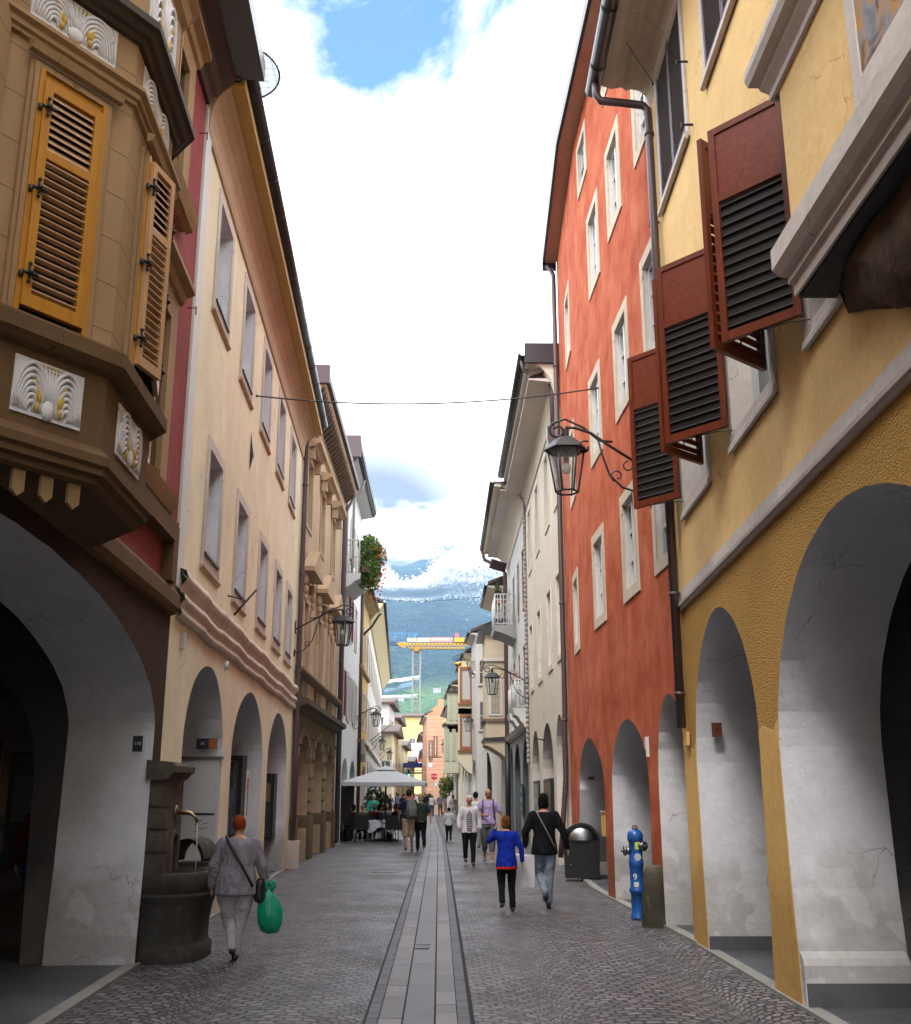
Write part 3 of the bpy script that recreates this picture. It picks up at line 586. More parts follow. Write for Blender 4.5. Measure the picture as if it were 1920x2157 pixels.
m=MB(BT); m.box(q0,q1+.02,.002,.32,zb-.07,zb-.06-.001); m.build('bay_soffit',M_whitev,BY)
m=MB(BT); sec=[(.002,4.46),(.09,4.48),(.17,4.6),(.22,4.8),(.22,zb-.10),(.002,zb-.07)]
rows=[]
for i in range(13):
    t=i/12; a=y_(3.3)+(y_(6.8)-y_(3.3))*t; rr=random.Random(i); rows.append([(a+.02*rr.uniform(-1,1),d*(1+.12*rr.uniform(-1,1))*(min(1,(1.12-t)*3.2)),z+(.04*rr.uniform(-1,1) if 0<k<5 else 0)+(t>.7)*(t-.7)*1.6*(k<4)-(t<.6)*(.6-t)*.3*(k<4)) for k,(d,z) in enumerate(sec)])
m.grid(rows,True,True,True); m.build('rubble_corbel',plaster('rubble',(.10,.065,.04),.4,.5,stain_amt=0,bump=.9,scale=9),BY)
m=MB(BT); m.panel([(y_(2.8),5.72),(y_(5.62),5.72),(y_(5.62),6.8),(y_(2.8),6.8)],[[(y_(2.9),5.86),(y_(5.5),5.86),(y_(5.5),6.7),(y_(2.9),6.7)]],.331,.35); m.build('fresco_frame',M_trim,BY)
def fresco(k):
    n=NM(k); a=n.noise(2.3,3,.6,n.map((1,1,.6)),1.6); b=n.noise(3.1,4,.6,n.map((1,1,.5),(5,1,2)),1.2); c1=n.ramp(a,(.3,(.12,.15,.22)),(.45,(.30,.27,.27)),(.55,(.50,.27,.08)),(.7,(.42,.20,.09)))
    n.col(n.mix(n.ramp(b,(.5,0.),(.62,1.)),c1,(.09,.05,.05))); n.rough(.9); return n.m
m=MB(BT); m.box(y_(2.9),y_(5.5),.331,.338,5.86,6.7); m.build('fresco',mat('faded_fresco',fresco),BY)
m=MB(BT); m.box(q0,y_(6.6),.331,.345,7.26,9.4); m.build('pale_window_panel',M_trim,BY)
m=H.mb(); m.box(H.L+.001,H.L+.215,-.86,.006,-.05,3.8); H.put(m,'pier_return',M_yel)
m=H.mb(); m.box(H.L+.001,H.L+.17,-.3,.006,3.84,11.0); H.put(m,'wall_return',M_yelup)
YH=H

# ================================================================ red house
def red_seg(x0,y0,x1,y1,label,arches,wins,last,end):
    H=House('red_house',label,x0,y0,x1,y1,1)
    return H
H=House('red_house','tall terracotta red house with beige framed casement windows and smooth flaring arches',2.75,12.9,2.482,19.5,1)
Lr=H.L
# the facade bends slightly half way: one frame, d follows the bend
def TR(a,d,z,H=H,Lr=Lr):
    b=.064*(max(0,a-Lr)); return (a,d-b,z)
H.T=TR
r_=lambda Y:(Y-12.9)*Lr/6.6
RE=r_(24.55)
def rarch(a,b,zt,fa,fb,seed): 
    A=arch(r_(a),r_(b),1.75,zt,.0,30,seed=seed); n=len(A); 
    for i in range(4): A[i]=(A[i][0]+(fa[i] if i<4 else 0),A[i][1])
    for i in range(4): A[n-1-i]=(A[n-1-i][0]-fb[i],A[n-1-i][1])
    return A
ground_panel(H,-.05,RE,3.3,[rarch(12.88,14.4,2.92,(.0,.0,.0,0),(.0,.02,.0,0),1.2),rarch(14.98,17.75,2.74,(.12,.1,.04,0),(-.05,-.05,-.03,0),2),rarch(18.45,22.35,2.66,(.0,.0,.0,0),(-.75,-.7,-.35,0),3)],.8,M_red,M_white,cuts=(Lr,))
interior(H,-.1,RE,3.1,.8,3.2,cross=(r_(14.7),r_(18.1),r_(23.4)),crossT=.4)
RL=[(13.38,4.66),(15.53,4.66),(18.22,4.66),(21.85,4.66)]; R2w=[(13.38,7.62),(15.55,7.62),(18.0,7.62),(21.75,7.85)]; R3=[(13.4,10.9),(15.6,10.9),(17.6,10.8),(21.95,11.2)]; R4=[(18.5,13.45),(15.7,13.6)]
hw=.42; hh=1.36
upper(H,-.1,RE,3.3,15.1,[(r_(Y)-hw,r_(Y)+hw,z,z+hh) for Y,z in RL+R2w+R3]+[(r_(Y)-.4,r_(Y)+.4,z,z+.85) for Y,z in R4],M_red,M_trim,T=.4,gable=0,cuts=(Lr,))
rs=plaster('beige_stone',(.58,.49,.38),.08,.25,stain_amt=0)
wr=winmaker(2*hw,hh,.17,.022,.09,'cross',rs,M_glass,M_whitew,rows=3); wr4=winmaker(.8,.85,.15,.022,.09,'cross',rs,M_glass,M_whitew,rows=1)
for Y,z in RL+R2w+R3+R4:
    a=r_(Y); key='w' if (Y,z) not in R4 else 'v'
    o=win(H,a,z,key,wr if key=='w' else wr4); b=.064*max(0,a-Lr); o.location=(a,-b,z); 
    if a>Lr: o.rotation_euler=(0,0,-.064)
m=H.mb(); m.box(r_(18.5)-.38,r_(18.5)+.38,-.06,-.04,13.47,13.5)
for k in range(7): m.box(r_(18.5)-.38+k*.12,r_(18.5)-.365+k*.12,-.06,-.045,13.5,13.85)
H.put(m,'window_grille',M_iron)
def seg3(m,fn):
    for a,b in ((-.1,Lr),(Lr,RE+.1)): fn(a,b)
m=H.mb(); seg3(m,lambda a,b:m.box(a,b,.002,.30,14.92,14.98)); H.put(m,'soffit',plaster('pinkish_soffit',(.50,.34,.26),.05,.1,stain_amt=0))
m=H.mb(); seg3(m,lambda a,b:m.prof(a,b,[(.301,14.88),(.36,14.9),(.38,15.08),(.301,15.08)])); H.put(m,'gutter',M_gut)
m=H.mb(); m.box(RE+.1,RE+.22,.0,.36,14.75,15.05); H.put(m,'gutter_end',M_gut)
for a,b in ((-.1,Lr),(Lr,RE+.1)): roof(H,a,b,15.09,.3,6,.4)
e_=RE-.02
downpipe(H,[(e_+.08,.25,14.8),(e_+.05,.15,14.68),(e_,.09,14.5),(e_,.09,3.6),(e_,.11,3.1),(e_,.11,2.0),(e_,.20,1.0),(e_,.27,.3)],.062,M_pipe,[(e_,.09,z) for z in (12,9,6,3.3)])
RH=H

m=CH.mb(); m.tube([(c_(19.5),.0,4.5),(c_(19.5),.22,4.45)],.012,6); m.tube([(c_(19.35),.12,4.2),(c_(19.8),.4,4.62)],.016,6); CH.put(m,'flag_holder',M_iron)
# ================================================================ more houses
def gh(label,p0,p1,side,h,mt,cols,rows,ws=(1.0,1.5),arches=(),over=.5,wst='cross',sur=.12,msur=None,rev=None,gz=3.7,T=.7,name='town_house',shut=None,gcol=None,eavem=None,pane=None,cs=None,gable=6,pitch=.4,frame=None,rf=M_tile,rows_n=3,zs=2.1,zt=3.35,nogut=False,soff_th=.1,inside=True):
    H=House(name,label,*p0,*p1,side); Ln=H.L; H.sc=Ln/abs(p1[1]-p0[1]) if abs(p1[1]-p0[1])>.1 else 1
    yy=lambda Y:(Y-p0[1])*H.sc
    A=[arch(yy(a),yy(b),zs,zt,.04,18,seed=a) for a,b in arches]
    ground_panel(H,0,Ln,gz,A,T,gcol or mt,rev or M_white)
    if inside and arches: interior(H,.02,Ln-.02,gz-.1,T,2.8,cross=[yy((arches[i][1]+arches[i+1][0])/2) for i in range(len(arches)-1)],crossT=.4)
    hol=[(yy(c)-ws[0]/2,yy(c)+ws[0]/2,z,z+ws[1]) for c in cols for z in rows]
    upper(H,0,Ln,gz,h,hol,mt,rev or mt,T=.3,gable=gable)
    wm=winmaker(ws[0],ws[1],sur,.03,.14,wst,msur or M_trim,pane or M_glass,frame or M_whitew,sill=False,rows=rows_n)
    WO={}
    for c in cols:
        for z in rows: WO[(c,z)]=win(H,yy(c),z,'w',wm)
    for kk,sm in (shut or {}).items():
        o=WO[kk]
        for sg in (-1,1):
            m=MB(lambda a,b,c_,sg=sg:(sg*(ws[0]/2+.04+a),H.sg*(.035+b),c_)); shutter(m,ws[0]*.48,ws[1],.035,0,16,.05); m.build('shutter',[sm,sm,sm],o)
    if cs:
        for z,m_ in cs: m=H.mb(); m.prof(0,Ln,[(.002,z),(.05,z),(.12,z+.08),(.12,z+.16),(.04,z+.2),(.002,z+.2)]); H.put(m,'string_course',m_)
    m=H.mb(); m.prof(0,Ln,[(.002,h-.02-soff_th),(.08,h-soff_th),(over-.06,h-.04),(over-.06,h),(.002,h)]); H.put(m,'soffit',eavem or M_trim)
    if not nogut: gutter(H,-.02,Ln+.02,over,h+.06,.08)
    roof(H,0,Ln,h+.04,over-.08,6,pitch,rf)
    H.yy=yy; return H
# ---- ornate peach house
H=gh('ornate peach stone house with pedimented windows over a dark rusticated arcade',(-3.9,25.75),(-4.02,36.1),-1,12.1,M_ornate,(27.2,30.3,33.4),(4.75,8.55),(1.0,1.75),((26.6,29.05),(29.75,32.35),(33.0,35.4)),.3,'cross',.14,M_ornate,M_ornate,3.7,.7,'ornate_house',None,M_rust,pane=P((.55,.56,.58),.5),nogut=True,zt=3.08)
yy=H.yy
m=H.mb(); m.prof(0,H.L,[(.002,3.62),(.1,3.66),(.22,3.74),(.34,3.78),(.36,3.9),(.1,3.95),(.002,4.0)]); H.put(m,'cornice',P((.13,.09,.055),.8))
m=H.mb(); m.prof(0,H.L,[(.002,3.1),(.05,3.12),(.07,3.2),(.002,3.22)]); H.put(m,'cornice',M_rust)
m=H.mb(); m.prof(0,H.L,[(.002,4.5),(.14,4.55),(.2,4.6),(.2,4.66),(.002,4.7)]); H.put(m,'sill_course',P((.22,.15,.09),.8))
for c in (27.2,30.3,33.4):
    a=yy(c)
    m=H.mb(); m.prof(a-.85,a+.85,[(.03,10.5),(.2,10.52),(.26,10.58),(.36,10.62),(.36,10.72),(.03,10.76)]); H.put(m,'window_hood',M_ornate)
    m=H.mb(); m.box(a-.78,a-.62,.03,.2,10.2,10.5); H.put(m,'console',M_ornate); m=H.mb(); m.box(a+.62,a+.78,.03,.2,10.2,10.5); H.put(m,'console',M_ornate)
    m=H.mb(); m.profb(.03,.34,[(a-.95,7.15),(a+.95,7.15),(a+.95,7.27),(a,7.85),(a-.95,7.27)]); H.put(m,'pediment',M_ornate)
    for sg in (-1,1):
        m=H.mb(); x=a+sg*.74; m.ball((x,.07,6.95),(.1,.1,.16),8); m.ball((x,.1,6.7),(.07,.08,.12),8); m.ball((x,.1,6.5),(.05,.06,.1),8); H.put(m,'corbel_ornament',M_ornate)
        m=H.mb(); m.box(a+sg*.74-.09,a+sg*.74+.09,.002,.08,4.72,6.4); H.put(m,'pilaster',M_ornate)
    m=H.mb(); m.box(a-.6,a+.6,.002,.06,4.02,4.46); H.put(m,'parapet_panel',M_rust)
    for q in range(12):
        t=math.pi*(q+.5)/12
    k=0
M_vs=plaster('carved_voussoir',(.30,.24,.16),.2,.4,stain_amt=.2)
def vb(*p): m=H.mb(); m.box(*p); H.put(m,'voussoir',M_vs)
for (a0,a1) in ((26.6,29.05),(29.75,32.35),(33.0,35.4)):
    a,b=yy(a0),yy(a1); cx=(a+b)/2; r=(b-a)/2
    for z in (1.2,1.5,1.8,2.1):
        for x in (a-.14,b+.14): vb(x-.13,x+.13,.001,.055,z,z+.22)
    for q in range(9):
        t=math.pi*(q+.5)/9; x=cx+(r+.16)*math.cos(t); z=2.15+(.93+.16)*math.sin(t); vb(x-.11,x+.11,.001,.06,z-.11,z+.11)
for a,b in ((25.8,26.6),(29.05,29.75),(32.35,33.0),(35.4,36.05)): m=H.mb(); m.box(yy(a)-.02,yy(b)+.02,-.6,.09,0,1.12); H.put(m,'pier_plinth',M_rust)
m=H.mb(); m.prof(-.05,H.L,[(.002,11.3),(.1,11.34),(.14,11.6),(.2,11.65),(.5,12.02),(.5,12.12),(.002,12.12)]); H.put(m,'cornice',M_ornate)
m=H.mb(); k=.1
while k<H.L-.2: m.prof(k,k+.14,[(.2,11.66),(.48,11.98),(.48,12.02),(.2,12.02)] if 0 else [(.16,11.5),(.47,11.8),(.47,12.01),(.16,12.01)]); k+=.36
m.m=0; o=H.put(m,'dentils',P((.10,.06,.035),.8)); 
m=H.mb(); m.box(-.1,H.L+.03,.3,.6,12.13,12.34); m.box(-.14,.0,-1.5,.62,12.0,12.5); H.put(m,'roof_edge',P((.07,.035,.045),.5))
downpipe(H,[(H.L-.1,.45,11.9),(H.L-.1,.1,11.2),(H.L-.1,.1,.1)],.06,M_pipe,[(H.L-.1,.1,z) for z in (9,6,3)])
# ---- white house with balcony
H=gh('bright white house with dark red shutters and a flowered balcony',(-4.02,36.25),(-4.15,45.5),-1,13.6,P((.80,.80,.80),.8),(37.9,40.5,43.2),(4.4,7.4,10.4),(.9,1.6),((38.6,41.2),(42.0,44.7)),.5,shut={(37.9,4.4):P((.23,.015,.02),.5),(40.5,4.4):M_whitew,(43.2,4.4):M_whitew,(37.9,7.4):M_whitew,(40.5,7.4):P((.3,.02,.03),.5),(40.5,10.4):M_whitew},eavem=P((.62,.63,.60),.8),zt=2.95)
yy=H.yy
m=H.mb(); m.box(-.1,H.L,.0,.62,13.7,13.95); m.box(-.14,.05,-2,.6,13.4,14.2); H.put(m,'roof_edge',P((.09,.06,.07),.5))
downpipe(H,[(.5,.45,13.55),(.5,.2,13.3),(.5,.09,13.1),(.5,.09,.1)],.055,P((.16,.11,.11),.5)); downpipe(H,[(3.5,.5,13.6),(3.5,.35,13.1),(3.5,.1,12.9),(3.5,.09,9.7)],.05,P((.25,.22,.22),.5))
b0=H.w(yy(37.8),0,0)
def balcony(H,a0,a1,d,z,railz,mt,rm,slab=.28,pattern=True):
    m=H.mb(); m.prof(a0,a1,[(.002,z-.55),(.2,z-.45),(d*.7,z-slab),(d,z-slab+.06),(d+.04,z),(.002,z)]); o=H.put(m,'balcony',mt)
    m=H.mb()
    def side(f,L_):
        m.tube([f(0,z+.06),f(L_,z+.06)],.016,6); m.tube([f(0,railz),f(L_,railz)],.024,6); m.tube([f(0,railz-.2),f(L_,railz-.2)],.012,6)
        n=max(2,int(L_/.11))
        for i in range(n+1): m.tube([f(L_*i/n,z),f(L_*i/n,railz)],.010 if i%5 else .02,5)
        k=.28
        while k<L_-.1:
            for zz in (railz-.42,z+.34): m.tube([f(k+.11*math.cos(t),zz+.13*math.sin(t)) for t in [2*math.pi*j/12 for j in range(13)]],.010,5)
            k+=.34
    side(lambda t,zz:(a0+.03,.02+t,zz),d-.04); side(lambda t,zz:(a1-.03,.02+t,zz),d-.04); side(lambda t,zz:(a0+t,d-.03,zz),a1-a0)
    m.build('railing',rm,o); return o
balcony(H,yy(37.7),yy(40.6),.55,9.45,10.7,P((.6,.6,.58),.7),P((.5,.47,.4),.5))
# ---- leaf masses
def foliage(mb,c,r,n,ls,rnd,droop=.3):
    for i in range(n):
        while True:
            p=Vector((rnd.uniform(-1,1),rnd.uniform(-1,1),rnd.uniform(-1,1)))
            if .25<p.length<1: break
        q=Vector((c[0]+p.x*r[0],c[1]+p.y*r[1],c[2]+p.z*r[2])); a=Vector((rnd.gauss(0,1),rnd.gauss(0,1),rnd.gauss(0,1)-droop)).normalized(); b=a.cross(Vector((rnd.gauss(0,1),rnd.gauss(0,1),rnd.gauss(0,1)))).normalized(); s=ls*rnd.uniform(.6,1.3)
        mb.face([tuple(q-b*s*.4),tuple(q+a*s*.5),tuple(q+b*s*.4),tuple(q-a*s*.5)])
rnd=random.Random(3)
M_leaf=leaf('geranium_leaf',(.035,.09,.015),(.12,.2,.03)); M_flower=leaf('geranium_flower',(.6,.03,.02),(.75,.18,.04)); M_dleaf=leaf('dark_leaf',(.012,.03,.01),(.04,.08,.02))
fp=H.w(yy(39.0),.9,10.0)
pot=empty('hanging_flowers',tuple(fp),0,'tumbling mass of red geraniums and leaves spilling from the white balcony','flowers')
m=MB()
for k in range(9): foliage(m,(rnd.uniform(-.12,.2),rnd.uniform(-1.1,1.1),rnd.uniform(-.9,.7)),(.42,.5,.5),420,.1,rnd)
m.build('leaves',M_leaf,pot)
m=MB()
for k in range(7): foliage(m,(rnd.uniform(.1,.34),rnd.uniform(-1.0,1.0),rnd.uniform(-.9,.6)),(.40,.5,.5),55,.09,rnd)
m.build('blossoms',M_flower,pot)
m=MB(); m.box(-.25,.0,-1.3,1.3,-.5,-.3); m.build('planter',P((.1,.06,.04),.7),pot)
# ---- yellow house, then the long white one and what closes the left side
H=gh('narrow ochre yellow house with brown cornice between two white houses',(-4.16,45.6),(-4.28,52),-1,10.4,plaster('ochre_plaster',(.62,.42,.17),.1,.3),(47,49,51),(4.6,7.5),(.8,1.5),((46.2,48.4),(49.0,51.4)),.45,cs=[(3.75,P((.28,.1,.05),.7)),(6.9,P((.3,.16,.08),.7))],eavem=P((.62,.5,.3),.8),zt=2.95)
downpipe(H,[(.1,.09,10.3),(.1,.09,.1)],.07,P((.05,.035,.035),.5))
m=H.mb(); m.tube([(.5,0,8.3),(.5,.5,8.8),(.5,.8,9.3),(.5,.9,9.35)],.05,8); H.put(m,'bracket',M_iron)
for z,a in ((3.3,.2),(3.0,.9)): m=H.mb(); m.box(a,a+.4,.02,.28,z,z+.62); H.put(m,'cable_cabinet',P((.3,.31,.33),.5))
H=gh('long white house with cream soffit bending away on the left',(-4.3,52.1),(-6.1,88),-1,10.9,P((.74,.72,.68),.8),[54+2.9*i for i in range(12)],(4.4,7.4),(.9,1.6),[(53.5+3.6*i,56.2+3.6*i) for i in range(9)],.75,cs=[(3.75,M_trim)],eavem=P((.72,.62,.36),.8),soff_th=.9)
m=H.mb(); m.tube([(1.5,.1,4.2),(2.2,1.3,5.2)],.02,5); H.put(m,'flagpole',M_iron)
# far left row, standing out into the street where it bends
def farblock(label,x0,x1,Y,h,mt,dep=10,rows=(),cols=(),rfm=M_tile,ws=(.9,1.4),awn=None):
    H=House('town_house',label,x0,Y,x1,Y,1); L_=H.L
    H.T=lambda a,d,z:(a,-d,z)
    upper(H,0,L_,0,h,[(c-ws[0]/2,c+ws[0]/2,z,z+ws[1]) for c in cols for z in rows],mt,None,.3)
    m=H.mb(); m.box(L_-.3,L_,-dep,-.31,0,h); H.put(m,'side_wall',mt); m=H.mb(); m.box(0,.3,-dep,-.31,0,h); H.put(m,'side_wall',mt)
    H.sg=-1; wm=winmaker(ws[0],ws[1],.1,.03,.12,'cross',M_trim,M_glass,M_whitew,rows=2)
    for c in cols:
        for z in rows: win(H,c,z,'w',wm)
    for z in rows:      # windows of the flank that looks over the street
        k=1.2
        while k<dep-1:
            m=MB(lambda a,b,c,k=k,z=z:(L_+a,k+b,z+c)); m.box(.003,.03,-.5,.5,0,1.4); o=m.build('window',M_trim,H.e); m=MB(lambda a,b,c,k=k,z=z:(L_+a,k+b,z+c)); m.box(.031,.035,-.38,.38,.1,1.3); m.build('pane',M_glass,o); k+=2.3
    m=MB(); m.prof(-.3,L_+.5,[(-.5,h-.1),(-.5,h+.08),(dep*.5,h+.9),(dep+.3,h+.08),(dep+.3,h-.1)]); m.build('roof',rfm,H.e)
    return H
farblock('cream gabled house front facing up the street behind the parasol',-9.5,-5.2,89,6.6,plaster('fl1',(.66,.57,.38),.06,.2),9,(2.9,),(1.2,2.9,3.7))
farblock('taller pale lilac house rising behind the cream gable',-12,-6.2,99.5,9.9,plaster('fl2',(.62,.57,.55),.06,.2),10,(4.2,7.2),(1.5,3.2,4.9))
farblock('yellow house with green shutters further down the left side',-12,-6.1,110.5,9.2,plaster('fl3',(.70,.62,.36),.06,.2),12,(3.6,6.2),(2,4,5.2))
farblock('low cream house with balcony terrace near the town gate',-13,-6.0,123.5,7.0,plaster('fl4',(.72,.64,.45),.06,.2),12,(3.4,),(3,5,6.3))
farblock('small white house beside the blue banner at the street end',-12,-5.6,136.5,5.6,plaster('fl5',(.66,.63,.58),.06,.2),12,(3.2,),(3,5,5.9))
farblock('broad sunlit yellow house closing the view behind the crane mast',-14,2,175,14,plaster('fl6',(.72,.52,.24),.06,.2),12,(3,6,9),(3,5,7,9,11,13))
# ---- right side
def cove(H,a0,a1,d,z0,z1,mt,name='coving'):
    m=H.mb(); pr=[(.002,z0)]+[(.002+d*(1-math.cos(t)),z0+(z1-z0)*math.sin(t)) for t in [math.pi/2*i/10 for i in range(1,11)]]+[(d,z1+.1),(.002,z1+.1)]
    m.prof(a0,a1,pr,True); return H.put(m,name,mt)
M_c3=plaster('cool_cream_plaster',(.66,.60,.50),.05,.2,stain_amt=.2)
H=gh('smooth cream house with deep curved eaves right behind the red house',(2.53,24.72),(2.41,35.1),1,11.75,M_c3,(25.3,27.7,30.7,33.5),(4.9,8.7),(.95,1.95),((25.0,26.95),(27.55,30.7),(31.5,34.2)),.75,'blind',.14,M_c3,M_trim,3.9,.7,'cream_eaves_house',zt=3.55,pane=P((.50,.47,.42),.7),nogut=True,rf=M_tile)
cove(H,-.1,H.L,.74,11.0,12.15,M_c3); gutter(H,-.15,H.L+.1,.84,12.4,.11); m=H.mb(); m.box(-.15,H.L+.05,-3,.8,12.28,12.33); m.box(-.2,-.1,-3,.8,12.1,12.62); H.put(m,'roof_edge',M_gut)
downpipe(H,[(.15,.84,12.3),(.2,.8,12.05),(.2,.2,11.75),(.2,.1,11.6),(.2,.1,9.9)],.055,M_pipe); m=H.mb(); m.prof(.05,.35,[(.05,9.3),(.25,10.2),(.25,10.5),(.05,10.5)]); H.put(m,'hopper',M_pipe)
m=H.mb()
for k in range(60): a=.06*math.sin(k*.9); m.tube([(H.L-.08+a*.4,.06+a*.3,2.6+k*.16),(H.L-.08-a*.4,.06-a*.3,2.76+k*.16)],.05,6)
H.put(m,'rope_moulding',P((.35,.3,.28),.8))
m=H.mb(); m.tube([(5.1,0,3.1),(5.1,.25,3.15)],.02,6); H.put(m,'hook',M_iron)
H=gh('white ornamented house with grey arches and little balconies',(2.40,35.2),(2.28,45.9),1,11.9,plaster('cool_white',(.64,.63,.60),.05,.3),(36.4,38.8,41.4,44.2),(4.6,8.0),(.85,2.0),((35.7,38.1),(39.3,42.6),(43.2,45.4)),.9,'cross',.1,None,M_plinth,3.75,.6,'balcony_house',gcol=plaster('grey_arcade',(.30,.30,.30),.08,.3),zt=3.5,nogut=True)
yy=H.yy
cove(H,-.05,H.L,1.05,11.1,12.0,M_c3); gutter(H,-.1,H.L,1.12,12.2,.09); m=H.mb(); m.box(-.1,H.L,-3,1.08,12.11,12.16); m.box(1.2,1.8,-1.2,-.4,12.1,13.4); H.put(m,'roof_edge',P((.2,.12,.1),.7))
m=H.mb(); m.prof(.1,H.L,[(.002,3.75),(.12,3.8),(.2,3.95),(.002,4.1)]); H.put(m,'cornice',P((.66,.6,.52),.8))
for q in (36.4,38.8): balcony(H,yy(q)-.6,yy(q)+.6,.42,4.45,5.4,P((.6,.6,.58),.7),M_whitew)
m=H.mb(); m.box(yy(36.4)-.08,yy(36.4)+.08,.25,.42,5.4,5.75); H.put(m,'finial',P((.45,.3,.25),.7))
balcony(H,yy(40.3),yy(42.6),.85,7.95,9.15,P((.30,.29,.28),.7),M_whitew)
m=H.mb(); k=0
for k in range(14): m.tube([(yy(44.6)-.07*k,.2+.05*k,10.9),(yy(44.6)-.07*k,.1+.05*k,11.3)],.04,5)
H.put(m,'valance',P((.12,.07,.06),.8))
downpipe(H,[(H.L-.2,1.1,12.1),(H.L-.2,1.0,11.7),(H.L-.2,.2,11.3),(H.L-.2,.1,11.1),(H.L-.2,.1,.1)],.08,P((.14,.07,.06),.5),[(H.L-.2,.1,z) for z in (9,6.5,4)])
m=H.mb(); m.tube([(H.L-.5,.1,.1),(H.L-.5,.1,3.7)],.11,8); H.put(m,'dark_post',M_iron)
rnd=random.Random(9); tp=H.w(yy(42.2),.6,9.3); t=empty('potted_shrub',tuple(tp),0,'small dark conical shrub standing on the white iron balcony','plant'); m=MB(); foliage(m,(0,0,.25),(.16,.16,.45),420,.07,rnd); m.build('foliage',M_dleaf,t); m=MB(); m.lathe((0,0,-.25),[(.001,0),(.1,0),(.14,.25),(.12,.25),(.001,.2)],12); m.build('pot',P((.3,.12,.07),.8),t)
# oriel house
H=gh('beige house with a tall boxy oriel and leaded window on the right',(2.26,46.0),(2.18,51.9),1,10.6,M_beige,(50.3,),(4.6,7.6),(.7,1.6),((49.3,51.5),),.9,zt=3.45,cs=[(3.7,M_trim)],nogut=False,eavem=M_c3,soff_th=.3)
m=H.mb(); m.prof(.4,3.4,[(.3,3.35),(.7,3.6),(.98,3.72),(.98,3.9),(.002,3.92),(.002,3.1)]); m.box(.4,3.4,.002,.95,3.93,8.5); ob=H.put(m,'oriel',M_beige)
m=H.mb(); m.prof(.3,3.5,[(.002,3.9),(1.02,3.9),(1.05,4.0),(.002,4.06)]); m.build('oriel_flashing',M_gut,ob)
m=H.mb(); m.prof(.3,3.5,[(.002,4.7),(1.0,4.7),(1.05,4.8),(.002,4.84)]); m.build('oriel_string',P((.2,.13,.09),.8),ob)
m=H.mb(); m.box(.36,.398,.22,.82,4.95,6.55); w_=m.build('window',M_whitew,ob); m=H.mb(); m.box(.345,.359,.32,.72,5.05,6.45); m.build('pane',P((.42,.36,.27),.4),w_)
m=H.mb()
for q in (.42,.52,.62): m.box(.338,.344,q-.004,q+.004,5.05,6.45)
for q in (5.4,5.75,6.1): m.box(.338,.344,.32,.72,q-.004,q+.004)
m.build('leading',M_iron,w_)
m=H.mb(); m.prof(.3,3.5,[(.002,7.3),(1.0,7.3),(1.06,7.4),(.002,7.5)]); m.build('oriel_string',M_trim,ob)
m=H.mb(); m.prof(.2,3.6,[(.002,8.5),(1.25,8.5),(1.25,8.65),(.002,9.3)]); m.build('oriel_roof',M_gut,ob)
# projecting corner with a big arch that looks up the street
def xblock(label,x0,x1,Y0,Y1,h,mt,archx=None,win_=(),over=.4,rfm=M_tile,fx=None,gm=None,slope=-.045,cols=(),rows=(),arches=()):
    """house whose flank between x0 and x1 at Y0 faces the camera; x0 is the street side"""
    H=gh(label,(x0,Y0),(x0+slope*(Y1-Y0),Y1),1,h,mt,cols,rows,(.8,1.4),arches,over,rev=M_white,T=.5,gable=0,inside=bool(arches))
    F=MB(lambda a,b,c:(c,-a,b))
    a=math.atan2(1,slope)   # street direction; face frame built in the house's own axes
    H.F=lambda x,dd,z,H=H: tuple(H.e.matrix_basis.inverted()@Vector((x,Y0-dd,z)))
    bpy.context.view_layer.update()
    m=MB(H.F); outer=[(x0,-.1)]
    if archx: outer+=[(p[0],max(p[1],-.1)) for p in arch(archx[0],archx[1],archx[2],archx[3],.02,18)]
    outer+=[(x1,-.1),(x1,h),(x0,h)]
    m.panel(outer,[],-.35,0.0,0,0); m.build('flank_wall',[mt,mt],H.e)
    for (wx,wz,ww,wh,fm) in win_:
        m=MB(H.F); m.panel([(wx-ww/2-.1,wz-.1),(wx+ww/2+.1,wz-.1),(wx+ww/2+.1,wz+wh+.1),(wx-ww/2-.1,wz+wh+.1)],[[(wx-ww/2,wz),(wx+ww/2,wz),(wx+ww/2,wz+wh),(wx-ww/2,wz+wh)]],.002,.08); o=m.build('window',fm or M_trim,H.e)
        m=MB(H.F); m.box(wx-ww/2,wx+ww/2,.003,.02,wz,wz+wh); m.build('pane',M_glass,o)
        m=MB(H.F); m.box(wx-.03,wx+.03,.021,.05,wz,wz+wh); m.box(wx-ww/2,wx-.031,.021,.05,wz+wh*.5-.02,wz+wh*.5+.02); m.box(wx+.031,wx+ww/2,.021,.05,wz+wh*.5-.02,wz+wh*.5+.02); m.build('frame',M_whitew,o)
    return H
bw=P((.30,.12,.05),.6)
H=xblock('grey white corner house with a wide arch facing up the street',1.02,2.25,52.1,56,9.4,plaster('ccl',(.58,.57,.56),.05,.2),(1.08,1.75,2.3,3.75),[(1.45,4.7,.5,1.3,None),(1.45,6.9,.5,1.1,None)],.35,arches=((52.8,55.4),))
H=xblock('pale yellow house with brown framed rounded oriel windows',.82,2.2,56.1,65.5,8.9,plaster('py1',(.72,.62,.42),.05,.2),None,[],.4,cols=(61,63.5),rows=(4.5,),arches=((57,59.4),(60,62.4),(63,65)))
F=H.F
